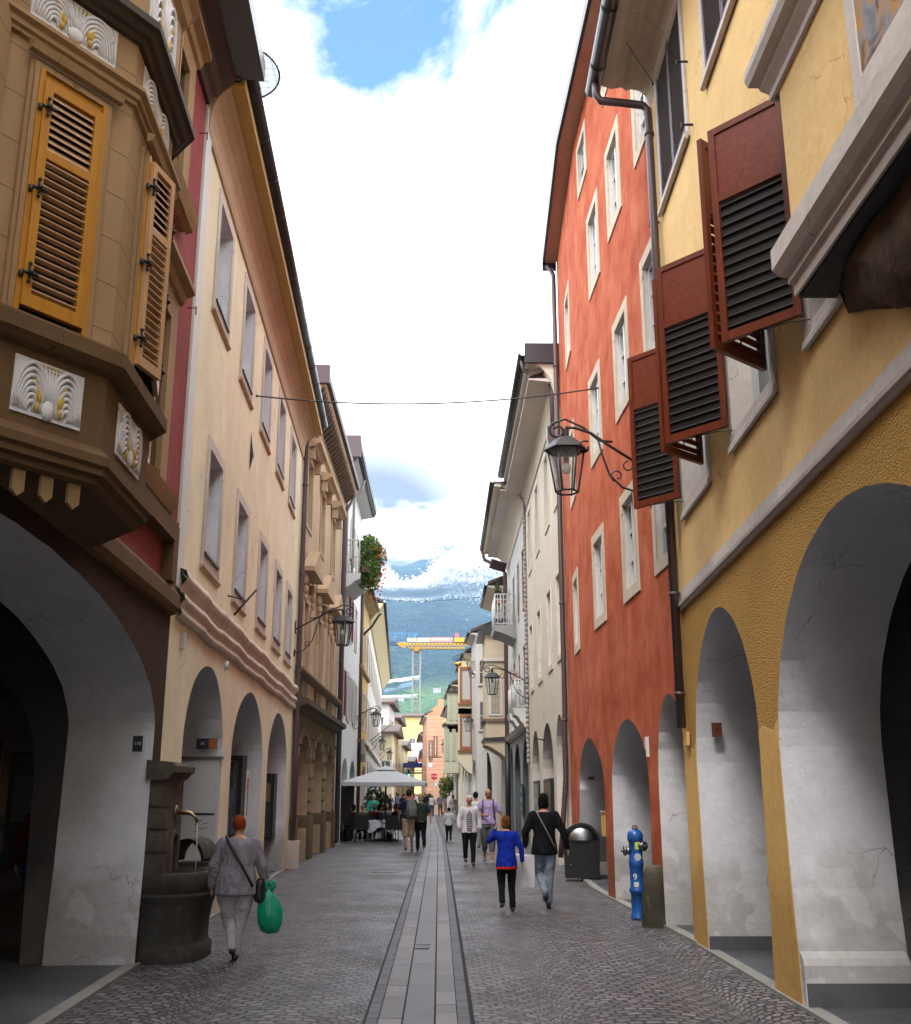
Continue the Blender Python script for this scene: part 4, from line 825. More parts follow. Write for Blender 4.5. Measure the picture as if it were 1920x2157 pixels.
for (z0,z1) in ((3.95,5.75),(6.35,8.2)):
    m=MB(F); m.box(.14,.95,-1.6,.25,z0-.65,z1+.25); 
    for q in range(1): pass
    o=m.build('oriel',plaster('py2',(.70,.60,.42),.05,.2),H.e)
    m=MB(F); m.panel([(.22,z0-.05),(.86,z0-.05),(.86,z1-.05),(.22,z1-.05)],[[(.34,z0+.1),(.76,z0+.1),(.76,z1-.2),(.34,z1-.2)]],.252,.33); w_=m.build('window',bw,o); m=MB(F); m.box(.34,.76,.253,.27,z0+.1,z1-.2); m.build('pane',P((.5,.5,.48),.3),w_)
    m=MB(F); m.prof(.1,.98,[(.33,z0-.18),(.36,z0-.1),(.26,z0-.06),(.26,z0-.18)]) if 0 else m.box(.1,.98,.252,.36,z0-.17,z0-.09); m.build('sill',bw,o)
m=MB(F); m.profb(-1.6,.25,[(.14,3.3),(.95,3.3),(.95,2.6),(.6,2.8)]); m.build('oriel_corbel',M_c3,H.e)
H=xblock('cream house with grey green shuttered oriel further along',.18,1.2,65.7,76,8.2,plaster('cg1',(.68,.63,.48),.05,.2),None,[],.5,cols=(68,71,74),rows=(4.4,6.4),arches=((66.3,68.6),(69.2,71.6),(72.2,74.8)))
F=H.F
for (x0,x1,z0,z1) in ((-.72,.15,3.6,5.6),(-.5,.1,6.0,7.6)):
    m=MB(F); m.box(x0,x1+.05,-1.5,.2,z0-.7,z1+.1); o=m.build('oriel',P((.55,.54,.44),.8),H.e)
    m=MB(F); m.box(x0+.1,x0+.34,.202,.24,z0,z1-.1); m.box(x0+.5,x0+.74,.202,.24,z0,z1-.1); m.build('shutter',[louvre('green_louvre',(.50,.53,.42),(.28,.30,.24),.12)],o)
    m=MB(F); m.box(x0-.1,x1+.1,-1.55,.35,z1+.11,z1+.2); m.build('oriel_roof',M_gut,o)
H=xblock('narrow pale pink house with steep roof before the salmon house',-.35,.9,76.2,85,7.6,plaster('pk1',(.70,.56,.50),.05,.2),None,[(-.05,3.4,.35,1.2,None),(-.05,5.4,.35,1.2,None)],.4,cols=(78,81,84),rows=(4.2,),arches=((77,79.3),(80,82.4),(83,84.8)))
H=xblock('salmon orange house with banded masonry and stepped gable',-2.45,-1.0,92,104,8.2,plaster('sm1',(.60,.35,.24),.1,.2),None,[(-2.1,4.6,.18,1.4,bw),(-1.7,4.9,.18,1.5,bw)],.3,slope=-.06,cols=(95,99),rows=(4.2,),arches=((93,95),))
m=MB(H.F)
for k in range(22): z=.5+k*.35; m.box(-2.45,-1.0,.001,.012,z,z+.03)
m.build('masonry_band',P((.45,.2,.12),.8),H.e)
m=MB(H.F); m.panel([(-2.5,8.2),(-1.0,8.2),(-1.0,9.6),(-1.5,9.6),(-1.55,9.1),(-2.1,8.7)],[],-.3,0.02); m.build('gable',plaster('sm2',(.52,.28,.17),.1,.2),H.e)
H=xblock('dark timbered house with red roof just behind the salmon house',-2.95,-1.0,106,122,7.4,plaster('dk1',(.5,.33,.18),.1,.2),None,[],.6,slope=-.05)
H=xblock('orange brown house with bay at the end of the right side',-3.65,-1.4,124,150,6.5,plaster('ob1',(.62,.35,.12),.1,.2),None,[(-3.0,3.6,.6,1.1,None)],.4,slope=-.04)

# the street goes on unseen behind the viewpoint; houses added to darken the arcades
gh('plain ochre house behind the viewpoint on the left, added unseen to shade the arcades',(-1.8,-22),(-2.34,-6.05),-1,10.5,M_yelup,[-20+4*i for i in range(4)],(4.6,7.8),(1,1.5),[(-21+4.4*i,-18+4.4*i) for i in range(3)],.5)
gh('plain beige house behind the viewpoint on the right, added unseen to shade the arcades',(3.1,-22),(2.88,-6.05),1,11,M_beige,[-20+4*i for i in range(4)],(4.6,7.8),(1,1.5),[(-21+4.4*i,-18+4.4*i) for i in range(3)],.5)
# ================================================================ paving
def DX(Y): return -.145-.0149*Y-.0000135*max(0,Y)**2 if Y<40 else -.145-.596-.0216-(Y-40)*.026
def setts(name):
    n=NM(name); s=n.n('ShaderNodeSeparateXYZ'); n.l(n.pos,s.inputs[0]); X,Y=s.outputs[0],s.outputs[1]
    wob=n.noise(2.3,3,.5); Xs=n.math('ADD',n.math('ADD',X,n.math('MULTIPLY',Y,.02)),n.math('MULTIPLY',n.math('SUBTRACT',wob,.5),.09))
    Wd=1.45; xm=n.math('MULTIPLY',n.math('SUBTRACT',n.math('FRACT',n.math('ADD',n.math('DIVIDE',Xs,Wd),.33)),.5),Wd)
    Rr=.76; yy=n.math('SUBTRACT',n.math('ADD',Y,n.math('MULTIPLY',n.math('SUBTRACT',n.noise(2.9,3,.5),.5),.07)),n.math('SQRT',n.math('SUBTRACT',Rr*Rr,n.math('MULTIPLY',xm,xm))))
    u=n.math('MULTIPLY',n.math('ARCSINE',n.math('DIVIDE',xm,Rr)),Rr)
    col=n.math('FLOOR',n.math('ADD',n.math('DIVIDE',Xs,Wd),.33)); u=n.math('ADD',u,n.math('MULTIPLY',col,3.17))
    c=n.n('ShaderNodeCombineXYZ'); n.l(u,c.inputs[0]); n.l(yy,c.inputs[1])
    nz=n.n('ShaderNodeTexNoise'); nz.inputs['Scale'].default_value=9; n.l(n.pos,nz.inputs[0]); dv_=n.n('ShaderNodeVectorMath'); dv_.operation='MULTIPLY_ADD'; n.l(nz.outputs['Color'],dv_.inputs[0]); dv_.inputs[1].default_value=(.10,.10,0); n.l(c.outputs[0],dv_.inputs[2])
    b=n.n('ShaderNodeTexBrick'); b.inputs['Scale'].default_value=1; b.inputs['Brick Width'].default_value=.135; b.inputs['Row Height'].default_value=.105; b.inputs['Mortar Size'].default_value=.0155; b.inputs['Mortar Smooth'].default_value=.25; b.offset=.5
    b.inputs['Color1'].default_value=(0,0,0,1); b.inputs['Color2'].default_value=(1,1,1,1); b.inputs['Mortar'].default_value=(.5,.5,.5,1); b.inputs['Bias'].default_value=0; n.l(dv_.outputs[0],b.inputs['Vector'])
    st=n.ramp(b.outputs['Color'],(0.,(.075,.070,.074)),(.35,(.145,.135,.142)),(.62,(.175,.142,.142)),(.85,(.22,.21,.22)),(1.,(.11,.104,.115)))
    big=n.noise(.45,5,.6); pa=n.noise(1.7,5,.65)
    st=n.mix(n.ramp(big,(.38,0.),(.66,1.)),n.mix(1.,st,(.80,.78,.78),'MULTIPLY'),st); st=n.mix(n.ramp(pa,(.55,0.),(.72,.5)),st,(.20,.19,.195))
    mort=n.mix(n.ramp(n.noise(1.1,4),(.4,0.),(.6,1.)),(.010,.009,.009),(.030,.027,.026))
    n.col(n.mix(b.outputs['Fac'],st,mort)); 
    rg=n.ramp(n.noise(.8,4),(.35,.38),(.7,.62)); n.l(rg,n.b.inputs['Roughness']); n.b.inputs['Specular IOR Level'].default_value=.45
    h=n.math('ADD',n.math('MULTIPLY',b.outputs['Fac'],-1.6),n.math('ADD',n.math('MULTIPLY',n.noise(26,4,.6),.45),n.math('MULTIPLY',b.outputs['Color'],.35))); n.bump(h,1.0,.022); return n.m
M_sett=mat('porphyry_setts',setts)
m=MB(); m.grid([[(x,y,0) for x in (-14,-7,0,7,14)] for y in (-30,0,30,60,100,160)],False,False); tag(m.build('street_paving',M_sett),kind='structure')
def slabs(name,c,v=.25):
    n=NM(name); g=n.n('ShaderNodeNewGeometry'); f=n.noise(26,5,.7); col=n.mix(g.outputs['Random Per Island'],tuple(x*(1-v) for x in c),tuple(x*(1+v*.6) for x in c)); col=n.mix(n.math('MULTIPLY',n.ramp(f,(.35,0.),(.7,1.)),.4),col,tuple(x*.6 for x in c)); col=n.mix(n.ramp(n.noise(1.4,4),(.52,0.),(.72,.5)),col,tuple(x*.62 for x in c))
    n.col(col); n.rough(.6,.4); n.bump(f,.3,.008); return n.m
def strip(name,x0,x1,y0,y1,l0,l1,z,mt,gap=.006,seed=1,kind='structure'):
    r=random.Random(seed); m=MB(); y=y0
    while y<y1:
        l=r.uniform(l0,l1); j=lambda:r.uniform(-.004,.004)*3
        a=j();b=j(); t=y+l-gap
        P_=[(DX(y)+x0,y),(DX(y)+x1,y+a),(DX(t)+x1,t+a),(DX(t)+x0,t)]
        m.face([(p[0],p[1],z) for p in P_]); m.face([(P_[0][0],P_[0][1],z),(P_[1][0],P_[1][1],z),(P_[1][0],P_[1][1],0),(P_[0][0],P_[0][1],0)])
        y+=l
    return tag(m.build(name,mt),kind=kind)
m=MB(); m.grid([[(DX(y)-.42,y,.003),(DX(y)+.42,y,.003)] for y in range(-6,100,2)],False,False); tag(m.build('drain_joint',P((.02,.018,.017),.9)),kind='structure')
strip('drain_border',-.40,-.315,-6,95,.10,.17,.006,mat('sl1',slabs,(.115,.12,.135)),.008,3); strip('drain_border',.295,.385,-6,95,.10,.17,.006,mat('sl1',slabs,(.115,.12,.135)),.008,4)
strip('drain_slabs',-.305,-.132,-6,95,.28,.95,.010,mat('sl2',slabs,(.235,.222,.228)),.010,5); strip('drain_slabs',.128,.287,-6,95,.28,.95,.010,mat('sl2',slabs,(.235,.222,.228)),.010,6)
strip('drain_channel',-.118,.112,-6,95,1.1,2.2,.008,mat('sl3',slabs,(.215,.22,.24)),.008,7)
M_pave=mat('sl4',slabs,(.075,.08,.088))
def pave(H,s0,s1,w=4.6,z=.02,name='pavement',st=1.0,kerb=True):
    m=H.mb(); k=s0; r=random.Random(5)
    while k<s1:
        e=min(s1,k+st*r.uniform(.8,1.3)); dd=-.10
        while dd>-w:
            q=max(-w,dd-r.uniform(.7,1.1)); m.face([(k,dd,z),(e-.006,dd,z),(e-.006,q+.006,z),(k,q+.006,z)]); dd=q
        k=e
    o=m.build(name,M_pave); o.matrix_world=H.e.matrix_basis.copy(); tag(o,kind='structure')
    if kerb:
        m=H.mb(); k=s0
        while k<s1: e=min(s1,k+r.uniform(.9,1.5)); m.box(k,e-.008,-.1,.03,-.05,z+.008); k=e
        o=m.build('kerb',mat('sl5',slabs,(.27,.26,.235))); o.matrix_world=H.e.matrix_basis.copy(); tag(o,kind='structure')
pave(BH,0,BH.L); pave(CH,0,CH.L); pave(YH,0,YH.L,4.6,.02); 
RHk=RH; pave(RH,-.1,RE,4.2,.035)
# manhole cover and drain grate
p=gnd(812,1837); t=MB(); t.lathe((0,0,.006),[(.0,.004),(.27,.004),(.275,0),(.30,0),(.30,.006),(.34,.006),(.345,0)],28); o=t.build('manhole_cover',mat('sl6',slabs,(.20,.20,.20)),loc=tuple(p)); tag(o,'round pale manhole cover set in the cobbles left of the drain','manhole cover')
g=gnd(891,1997); e=empty('drain_grate',tuple(g),0,'small square iron drain grate in the central stone channel','drain'); m=MB(); m.box(-.075,.075,-.17,.17,.004,.011); m.build('grate_pit',M_dark,e); m=MB()
for k in range(5): m.box(-.07+k*.03,-.058+k*.03,-.15,.15,.0112,.018)
m.box(-.08,.08,-.18,-.15,.0112,.02); m.box(-.08,.08,.15,.18,.0112,.02); m.build('grate_bars',P((.12,.14,.17),.5),e)
# ================================================================ valley, mountain, haze
def terr(name):
    n=NM(name); s=n.n('ShaderNodeSeparateXYZ'); n.l(n.pos,s.inputs[0]); Y=s.outputs[1]
    f1=n.noise(.011,6,.7); f2=n.noise(.0035,5,.6,n.map((1.6,.5,1))); v=n.n('ShaderNodeTexVoronoi'); v.inputs['Scale'].default_value=.085; n.l(n.pos,v.inputs[0])
    forest=n.mix(n.ramp(f1,(.38,0.),(.6,1.)),(.012,.030,.012),(.07,.13,.035)); forest=n.mix(n.ramp(v.outputs['Distance'],(.0,.0),(.8,.8)),forest,(.004,.012,.008)); forest=n.mix(n.ramp(f2,(.5,0.),(.68,.45)),forest,(.11,.17,.05)); f3=n.noise(.028,4,.7); forest=n.mix(n.ramp(f3,(.42,.75),(.62,0.)),forest,(.006,.018,.012))
    v2=n.n('ShaderNodeTexVoronoi'); v2.inputs['Scale'].default_value=.0045; n.l(n.map((1,.55,0.)),v2.inputs[0]); fld=n.mix(n.ramp(v2.outputs['Color'],(.2,0.),(.8,1.)),(.05,.13,.03),(.20,.30,.07))
    wv=n.n('ShaderNodeTexWave'); wv.inputs['Scale'].default_value=.055; wv.inputs['Distortion'].default_value=3; n.l(n.pos,wv.inputs[0]); fld=n.mix(n.math('MULTIPLY',wv.outputs['Fac'],.45),fld,(.04,.09,.03))
    k=n.math('ADD',Y,n.math('MULTIPLY',f2,900)); n.col(n.mix(n.ramp(n.math('DIVIDE',n.math('SUBTRACT',k,2350),320),(0.,0.),(1.,1.)),fld,forest)); n.rough(1,.0); n.bump(n.math('ADD',v.outputs['Distance'],f1),1.,22); return n.m
import mathutils
def hz(x,y):
    if y<420: return -.3
    pts=[(420,.0),(800,.012),(1300,.045),(1750,.078),(2200,.104),(2600,.128),(3200,.165),(3900,.200),(4500,.206),(6500,.15)]
    for (a,b),(c,d) in zip(pts,pts[1:]):
        if y<=c: e=b+(d-b)*(y-a)/(c-a); break
    nz=noise.fractal(Vector((x*.0016,y*.0012,.3)),1.,2.,5); nr=noise.fractal(Vector((x*.008,y*.004,.9)),1.,2.,5)
    k=min(1,max(0,(y-1200)/1500)); rr=0
    if y>3000:   # two soft summits seen in the gap
        t=x/y; rr=.013*math.exp(-((t+.031)/.020)**2)-.002*math.exp(-((t+.049)/.008)**2)+.011*math.exp(-((t+.068)/.018)**2)-.03*max(0,t+.02)*min(1,(y-3000)/900)*3
        rr*=min(1,(y-3000)/900)
    return -.3+y*(e+rr)+k*(nz*38+nr*14)
ys=[420+(6300-420)*(i/150)**1.15 for i in range(151)]
m=MB(); m.grid([[( -2600+4600*j/170, y, hz(-2600+4600*j/170,y)) for j in range(171)] for y in ys],False,True); tag(m.build('mountain',mat('mountain_slope',terr)),kind='structure')
m=MB(); m.grid([[(x,y,-.3) for x in (-2600,-400,0,400,2000)] for y in (-300,0,200,421)],False,False); tag(m.build('valley_floor',P((.08,.1,.05),.95)),kind='structure')
# pale netted strips and farmhouses on the lower slope
def hillspot(px,py):
    r=ray(px,py); t=600
    while t<5500:
        p=CAMP+r*t
        if p.z<hz(p.x,p.y)+1: return p
        t+=6
    return CAMP+r*3000
def netstrip(label,a,b,w,c):
    m=MB(); P_=[hillspot(a[0]+(b[0]-a[0])*i/12,a[1]+(b[1]-a[1])*i/12) for i in range(13)]; m.grid([[(p.x,p.y,p.z+3),(p.x,p.y+w,hz(p.x,p.y+w)+5)] for p in P_],False,False)
    m.grid([[(p.x,p.y,p.z+3),(p.x,p.y,p.z-2)] for p in P_],False,False); tag(m.build('orchard_nets',P(c,.9)),label,'nets',group='orchard nets on the lower slope')
netstrip('upper white strip of orchard netting on the green slope',(806,1441),(884,1431),18,(.5,.5,.48)); netstrip('grey blue expanse of netting below the upper white strip',(808,1462),(868,1448),50,(.05,.09,.11)); netstrip('lower pale strip of orchard netting above the fields',(795,1474),(880,1469),14,(.34,.38,.3))
for i,(px,py,sc,lb) in enumerate([(844,1476,1.,'tiny white farmhouse among the fields left of the crane mast'),(921,1458,1.,'tiny white farmhouse on the slope right of the crane mast'),(862,1534,.8,'small pale villa low on the slope behind the crane mast'),(885,1530,.9,'small white villa cluster low on the slope right of the mast'),(838,1545,.7,'small pink villa at the foot of the slope on the left')]):
    p=hillspot(px,py); w=5*sc*p.y/1500; e=empty('farmhouse',(p.x,p.y,p.z-1),0,lb,'house',group='farmhouses on the slope'); m=MB(); m.box(-w,w,-4,4,-4,w*.8); m.build('wall',P((.5,.48,.45),.9),e); m=MB(); m.prof(-w-1,w+1,[(-5,w*.8),(0,w*1.3),(5,w*.8)]); m.build('roof',P((.25,.2,.18),.9),e)
    m=MB()
    for k in (-.5,0,.5): m.box(w*k-.5,w*k+.5,-4.1,-4.02,w*.2,w*.5)
    m.build('window',P((.1,.1,.12),.5),e)
# low cloud bank caught on the mountain
def cloudmat(k):
    m=bpy.data.materials.new(k); m.use_nodes=True; t=m.node_tree; t.nodes.clear(); o=t.nodes.new('ShaderNodeOutputMaterial'); d=t.nodes.new('ShaderNodeBsdfDiffuse'); r=t.nodes.new('ShaderNodeBsdfTranslucent'); a=t.nodes.new('ShaderNodeAddShader')
    d.inputs[0].default_value=(.52,.52,.53,1); r.inputs[0].default_value=(.46,.46,.47,1); t.links.new(d.outputs[0],a.inputs[0]); t.links.new(r.outputs[0],a.inputs[1]); t.links.new(a.outputs[0],o.inputs[0]); return m
def flakes(lb,Y,puffs,seed):
    r=random.Random(seed); c0=atY(puffs[0][0],puffs[0][1],Y); m=MB()
    for (px,py,sx,sz,n) in puffs:
        c=atY(px,py,Y)-c0
        for k in range(n*3):
            x,z=r.gauss(0,1),r.gauss(0,1); q=Vector((c.x+x*sx,c.y+r.gauss(0,1)*45,c.z+z*sz+.14*sx*noise.noise(Vector(((c.x+x*sx)*.012,z,seed))))); a=Vector((r.gauss(0,1),r.gauss(0,1),r.gauss(0,1))).normalized(); b=a.cross(Vector((r.gauss(0,1),r.gauss(0,1),r.gauss(0,1)))).normalized(); s=r.uniform(1.6,4.6)*(1.25-.3*min(2,math.hypot(x,z)))
            m.face([tuple(q-b*s),tuple(q+a*s),tuple(q+b*s),tuple(q-a*s)])
    o=m.build('cloud',mat('cloud_white',cloudmat),loc=tuple(c0)); return tag(o,lb,'cloud',group='low clouds on the mountain')
flakes('white bank of cloud draped across the mountain just below its summit',3000,[(905,1236,34,7,2600),(875,1246,30,5,1300),(838,1244,28,6,1500),(806,1222,16,11,1500),(800,1242,20,7,900),(936,1222,24,9,2000),(880,1246,60,4,1200)],3)
flakes('tall white cloud covering the right shoulder of the mountain',2900,[(968,1212,24,15,3000),(995,1200,36,24,4500),(1030,1200,50,34,3500),(948,1200,20,8,1100),(985,1234,34,6,1100)],8)
# the air of the valley
hm=bpy.data.materials.new('valley_haze'); hm.use_nodes=True; t=hm.node_tree; t.nodes.clear(); o=t.nodes.new('ShaderNodeOutputMaterial'); v=t.nodes.new('ShaderNodeVolumePrincipled'); v.inputs['Color'].default_value=(.42,.64,1,1); v.inputs['Density'].default_value=.00011; v.inputs['Anisotropy'].default_value=.0; t.links.new(v.outputs[0],o.inputs['Volume'])
m=MB(); m.box(-2700,2100,-320,6400,-2,1150); tag(m.build('haze',hm),kind='stuff')
SC.cycles.volume_bounces=1
# ================================================================ crane
cm0=atY(876,1600,200); e=empty('tower_crane',(cm0.x,200,0),0,'tall tower crane with yellow jib and lattice mast beyond the end of the street','crane')
def lattice(m,p0,p1,w,h_,n,r=.05,tri=False):
    p0,p1=Vector(p0),Vector(p1); t=(p1-p0).normalized(); up=Vector((0,0,1)) if abs(t.z)<.5 else Vector((0,1,0)); sx=t.cross(up).normalized(); u=sx.cross(t).normalized()
    c=[sx*a*w/2+u*b*h_/2 for a,b in ((-1,-1),(1,-1),(1,1),(-1,1))]
    for q in c: m.tube([tuple(p0+q),tuple(p1+q)],r*1.6,6)
    for i in range(n):
        a=p0+(p1-p0)*i/n; b=p0+(p1-p0)*(i+1)/n
        for j in range(4): m.tube([tuple(a+c[j]),tuple(b+c[(j+1)%4])],r*.6,4); m.tube([tuple(a+c[j]),tuple(a+c[(j+1)%4])],r*.6,4)
M_cy=P((.60,.33,.02),.5); M_cg=P((.22,.22,.20),.5)
zt_=atY(876,1362,200).z
m=MB(); lattice(m,(0,0,0),(0,0,zt_-1),1.4,1.4,22,.075); m.build('mast',M_cg,e)
m=MB(); m.tube([(0,0,zt_-1.2),(0,0,zt_-.5)],[.7,.85],10); m.tube([(0,0,zt_-.5),(0,0,zt_)],[.7,.7],10); m.build('slewing_ring',P((.3,.16,.03),.6),e)
JX=lambda px,py:atY(px,py,200).x-cm0.x; JZ=lambda py:atY(880,py,200).z
m=MB(); m.box(JX(862,1360),JX(980,1360),-.7,.7,JZ(1367),JZ(1365)); m.box(JX(862,0),JX(980,0),-.7,.7,JZ(1357),JZ(1355.5)); 
x=JX(870,0)
while x<JX(975,0): m.tube([(x,-.72,JZ(1364)),(x+.35,-.72,JZ(1357))],.09,5); m.tube([(x+.35,-.72,JZ(1357)),(x+.7,-.72,JZ(1364))],.09,5); x+=.7
m.prof(-.7,.7,[(0,0)]) if 0 else None
m.build('counter_jib',M_cy,e)
m=MB(); m.profb(-.5,.5,[(JX(855,0),JZ(1355)),(JX(872,0),JZ(1353)),(JX(872,0),JZ(1366)),(JX(862,0),JZ(1362))]); m.build('jib_root',M_cy,e)
m=MB(); m.box(JX(958,0),JX(976,0),-1,1,JZ(1354),JZ(1345)); m.build('winch',M_cy,e)
m=MB(); lattice(m,(JX(858,0),0,JZ(1356)),(JX(700,0),-1,JZ(1353)),1.,.5,24,.05); m.build('jib',P((.05,.10,.22),.5),e)
m=MB(); m.box(JX(978,0),JX(992,0),-1,1,JZ(1356),JZ(1342)); m.build('counterweight',P((.66,.66,.63),.7),e)
m=MB(); m.box(JX(875,0),JX(914,0),-.9,-.8,JZ(1353),JZ(1345)); sg_=m.build('sign_panel',P((.70,.66,.52),.6),e); m=MB(); m.box(JX(914.5,0),JX(955,0),-.9,-.8,JZ(1353),JZ(1344)); sg2=m.build('banner',P((.62,.26,.22),.6),e)
text('lettering','SIME',.95,P((.06,.06,.08),.5),(JX(885,0),-.92,(JZ(1353)+JZ(1345))/2),(R(90),0,0),sg_); text('lettering','GROUP',.72,P((.5,.45,.2),.5),(JX(904,0),-.92,(JZ(1353)+JZ(1345))/2),(R(90),0,0),sg_)
m=MB(); m.box(JX(918,0),JX(950,0),-.92,-.905,JZ(1350),JZ(1347)); m.build('banner_text_band',P((.85,.6,.55),.6),sg2)
m=MB(); m.box(JX(960,0),JX(966,0),-.1,.0,JZ(1344),JZ(1334)); m.build('flag',P((.75,.12,.12),.6),e)
# second, blue crane further off
p=atY(800,1330,260); e=empty('blue_crane_jib',(p.x,260,0),0,'blue lattice crane jib crossing behind the left eaves above the yellow crane','crane')
bx=lambda px:atY(px,1335,260).x-p.x; bz=lambda py:atY(800,py,260).z
m=MB(); m.tube([(bx(700),0,bz(1353)),(bx(868),0,bz(1353))],.1,5); m.tube([(bx(700),0,bz(1334)),(bx(878),0,bz(1334))],.1,5)
for k in range(12): x=bx(862)-k*1.75; m.tube([(x,0,bz(1353)),(x,0,bz(1334))],.1,5); m.tube([(x,0,bz(1353)),(x-1.75,0,bz(1334))],.05,5)
m.tube([(bx(868),0,bz(1353)),(bx(878),0,bz(1334))],.2,5); m.build('jib',P((.06,.25,.6),.5),e); m=MB(); m.box(bx(640),bx(630),-1,1,0,bz(1334)); m.build('mast',P((.06,.25,.6),.5),e)
# ================================================================ people
def cap(m,pts,rad,n=12,ef=1.):
    pts=[Vector(p) for p in pts]; rad=[(r,r) if isinstance(r,(int,float)) else r for r in rad]; k=len(pts); rows=[]
    def frame(i):
        t=(pts[min(i+1,k-1)]-pts[max(i-1,0)]).normalized(); x=Vector((1,0,0)); x=x-t*x.dot(t)
        if x.length<.2: x=Vector((0,0,1)); x=x-t*x.dot(t)
        x.normalize(); return t,x,t.cross(x)
    def ring(p,x,y,rx,ry): return [tuple(p+x*rx*math.cos(a)+y*ry*math.sin(a)) for a in [2*math.pi*j/n for j in range(n)]]
    t,x,y=frame(0); r=rad[0]; q=min(r)*ef
    for f in (.98,.8,.45): rows.append(ring(pts[0]-t*q*f,x,y,r[0]*math.sqrt(1-f*f),r[1]*math.sqrt(1-f*f)))
    for i in range(k):
        t,x,y=frame(i); rows.append(ring(pts[i],x,y,*rad[i]))
        if i<k-1:
            t2,x2,y2=frame(i+1)
    t,x,y=frame(k-1); r=rad[-1]; q=min(r)*ef
    for f in (.45,.8,.98): rows.append(ring(pts[-1]+t*q*f,x,y,r[0]*math.sqrt(1-f*f),r[1]*math.sqrt(1-f*f)))
    m.grid(rows,True,True,True)
def fuse(m,name,mt,parent,vox=.014,sm=4,wr=0,seed=0):
    me=m.mesh(name,mt); o=bpy.data.objects.new('tmp',me); COL.objects.link(o)
    r=o.modifiers.new('r','REMESH'); r.mode='VOXEL'; r.voxel_size=vox; r.use_smooth_shade=True
    s=o.modifiers.new('s','SMOOTH'); s.factor=.5; s.iterations=sm
    dg=bpy.context.evaluated_depsgraph_get(); me2=bpy.data.meshes.new_from_object(o.evaluated_get(dg)); me2.name=name
    bpy.data.objects.remove(o); bpy.data.meshes.remove(me); me2.materials.clear(); me2.materials.append(mt)
    if wr:
        for v in me2.vertices:
            c=v.co; q=noise.noise(Vector((c.x*8+seed,c.y*8,c.z*3.5)))+.35*noise.noise(Vector((c.x*17+c.z*6,c.y*17+seed,c.z*6))); v.co=c+v.normal*wr*q
    me2.polygons.foreach_set('use_smooth',[True]*len(me2.polygons)); ob=bpy.data.objects.new(name,me2); COL.objects.link(ob); ob.parent=parent; return ob
SK=mat('skin_fair',skinm,(.52,.29,.20)); SK2=mat('skin_tan',skinm,(.42,.21,.13))
def walk(f,a=.0,lift=.0):
    """f: stride; positive puts the left foot forward"""
    def leg(x,s): 
        if s>=0: return [(x,s*.55,.50),(x,s*.95,.085)]
        return [(x,s*.25,.49),(x*.95,s*1.0,.10+min(.22,-s*.55)+lift)]
    return dict(L=leg(-.095,f),Rr=leg(.095,-f),LA=[(-.27,-f*.30,1.15),(-.27,-f*.45+.07,.92)],RA=[(.27,f*.30,1.15),(.27,f*.45+.07,.92)])
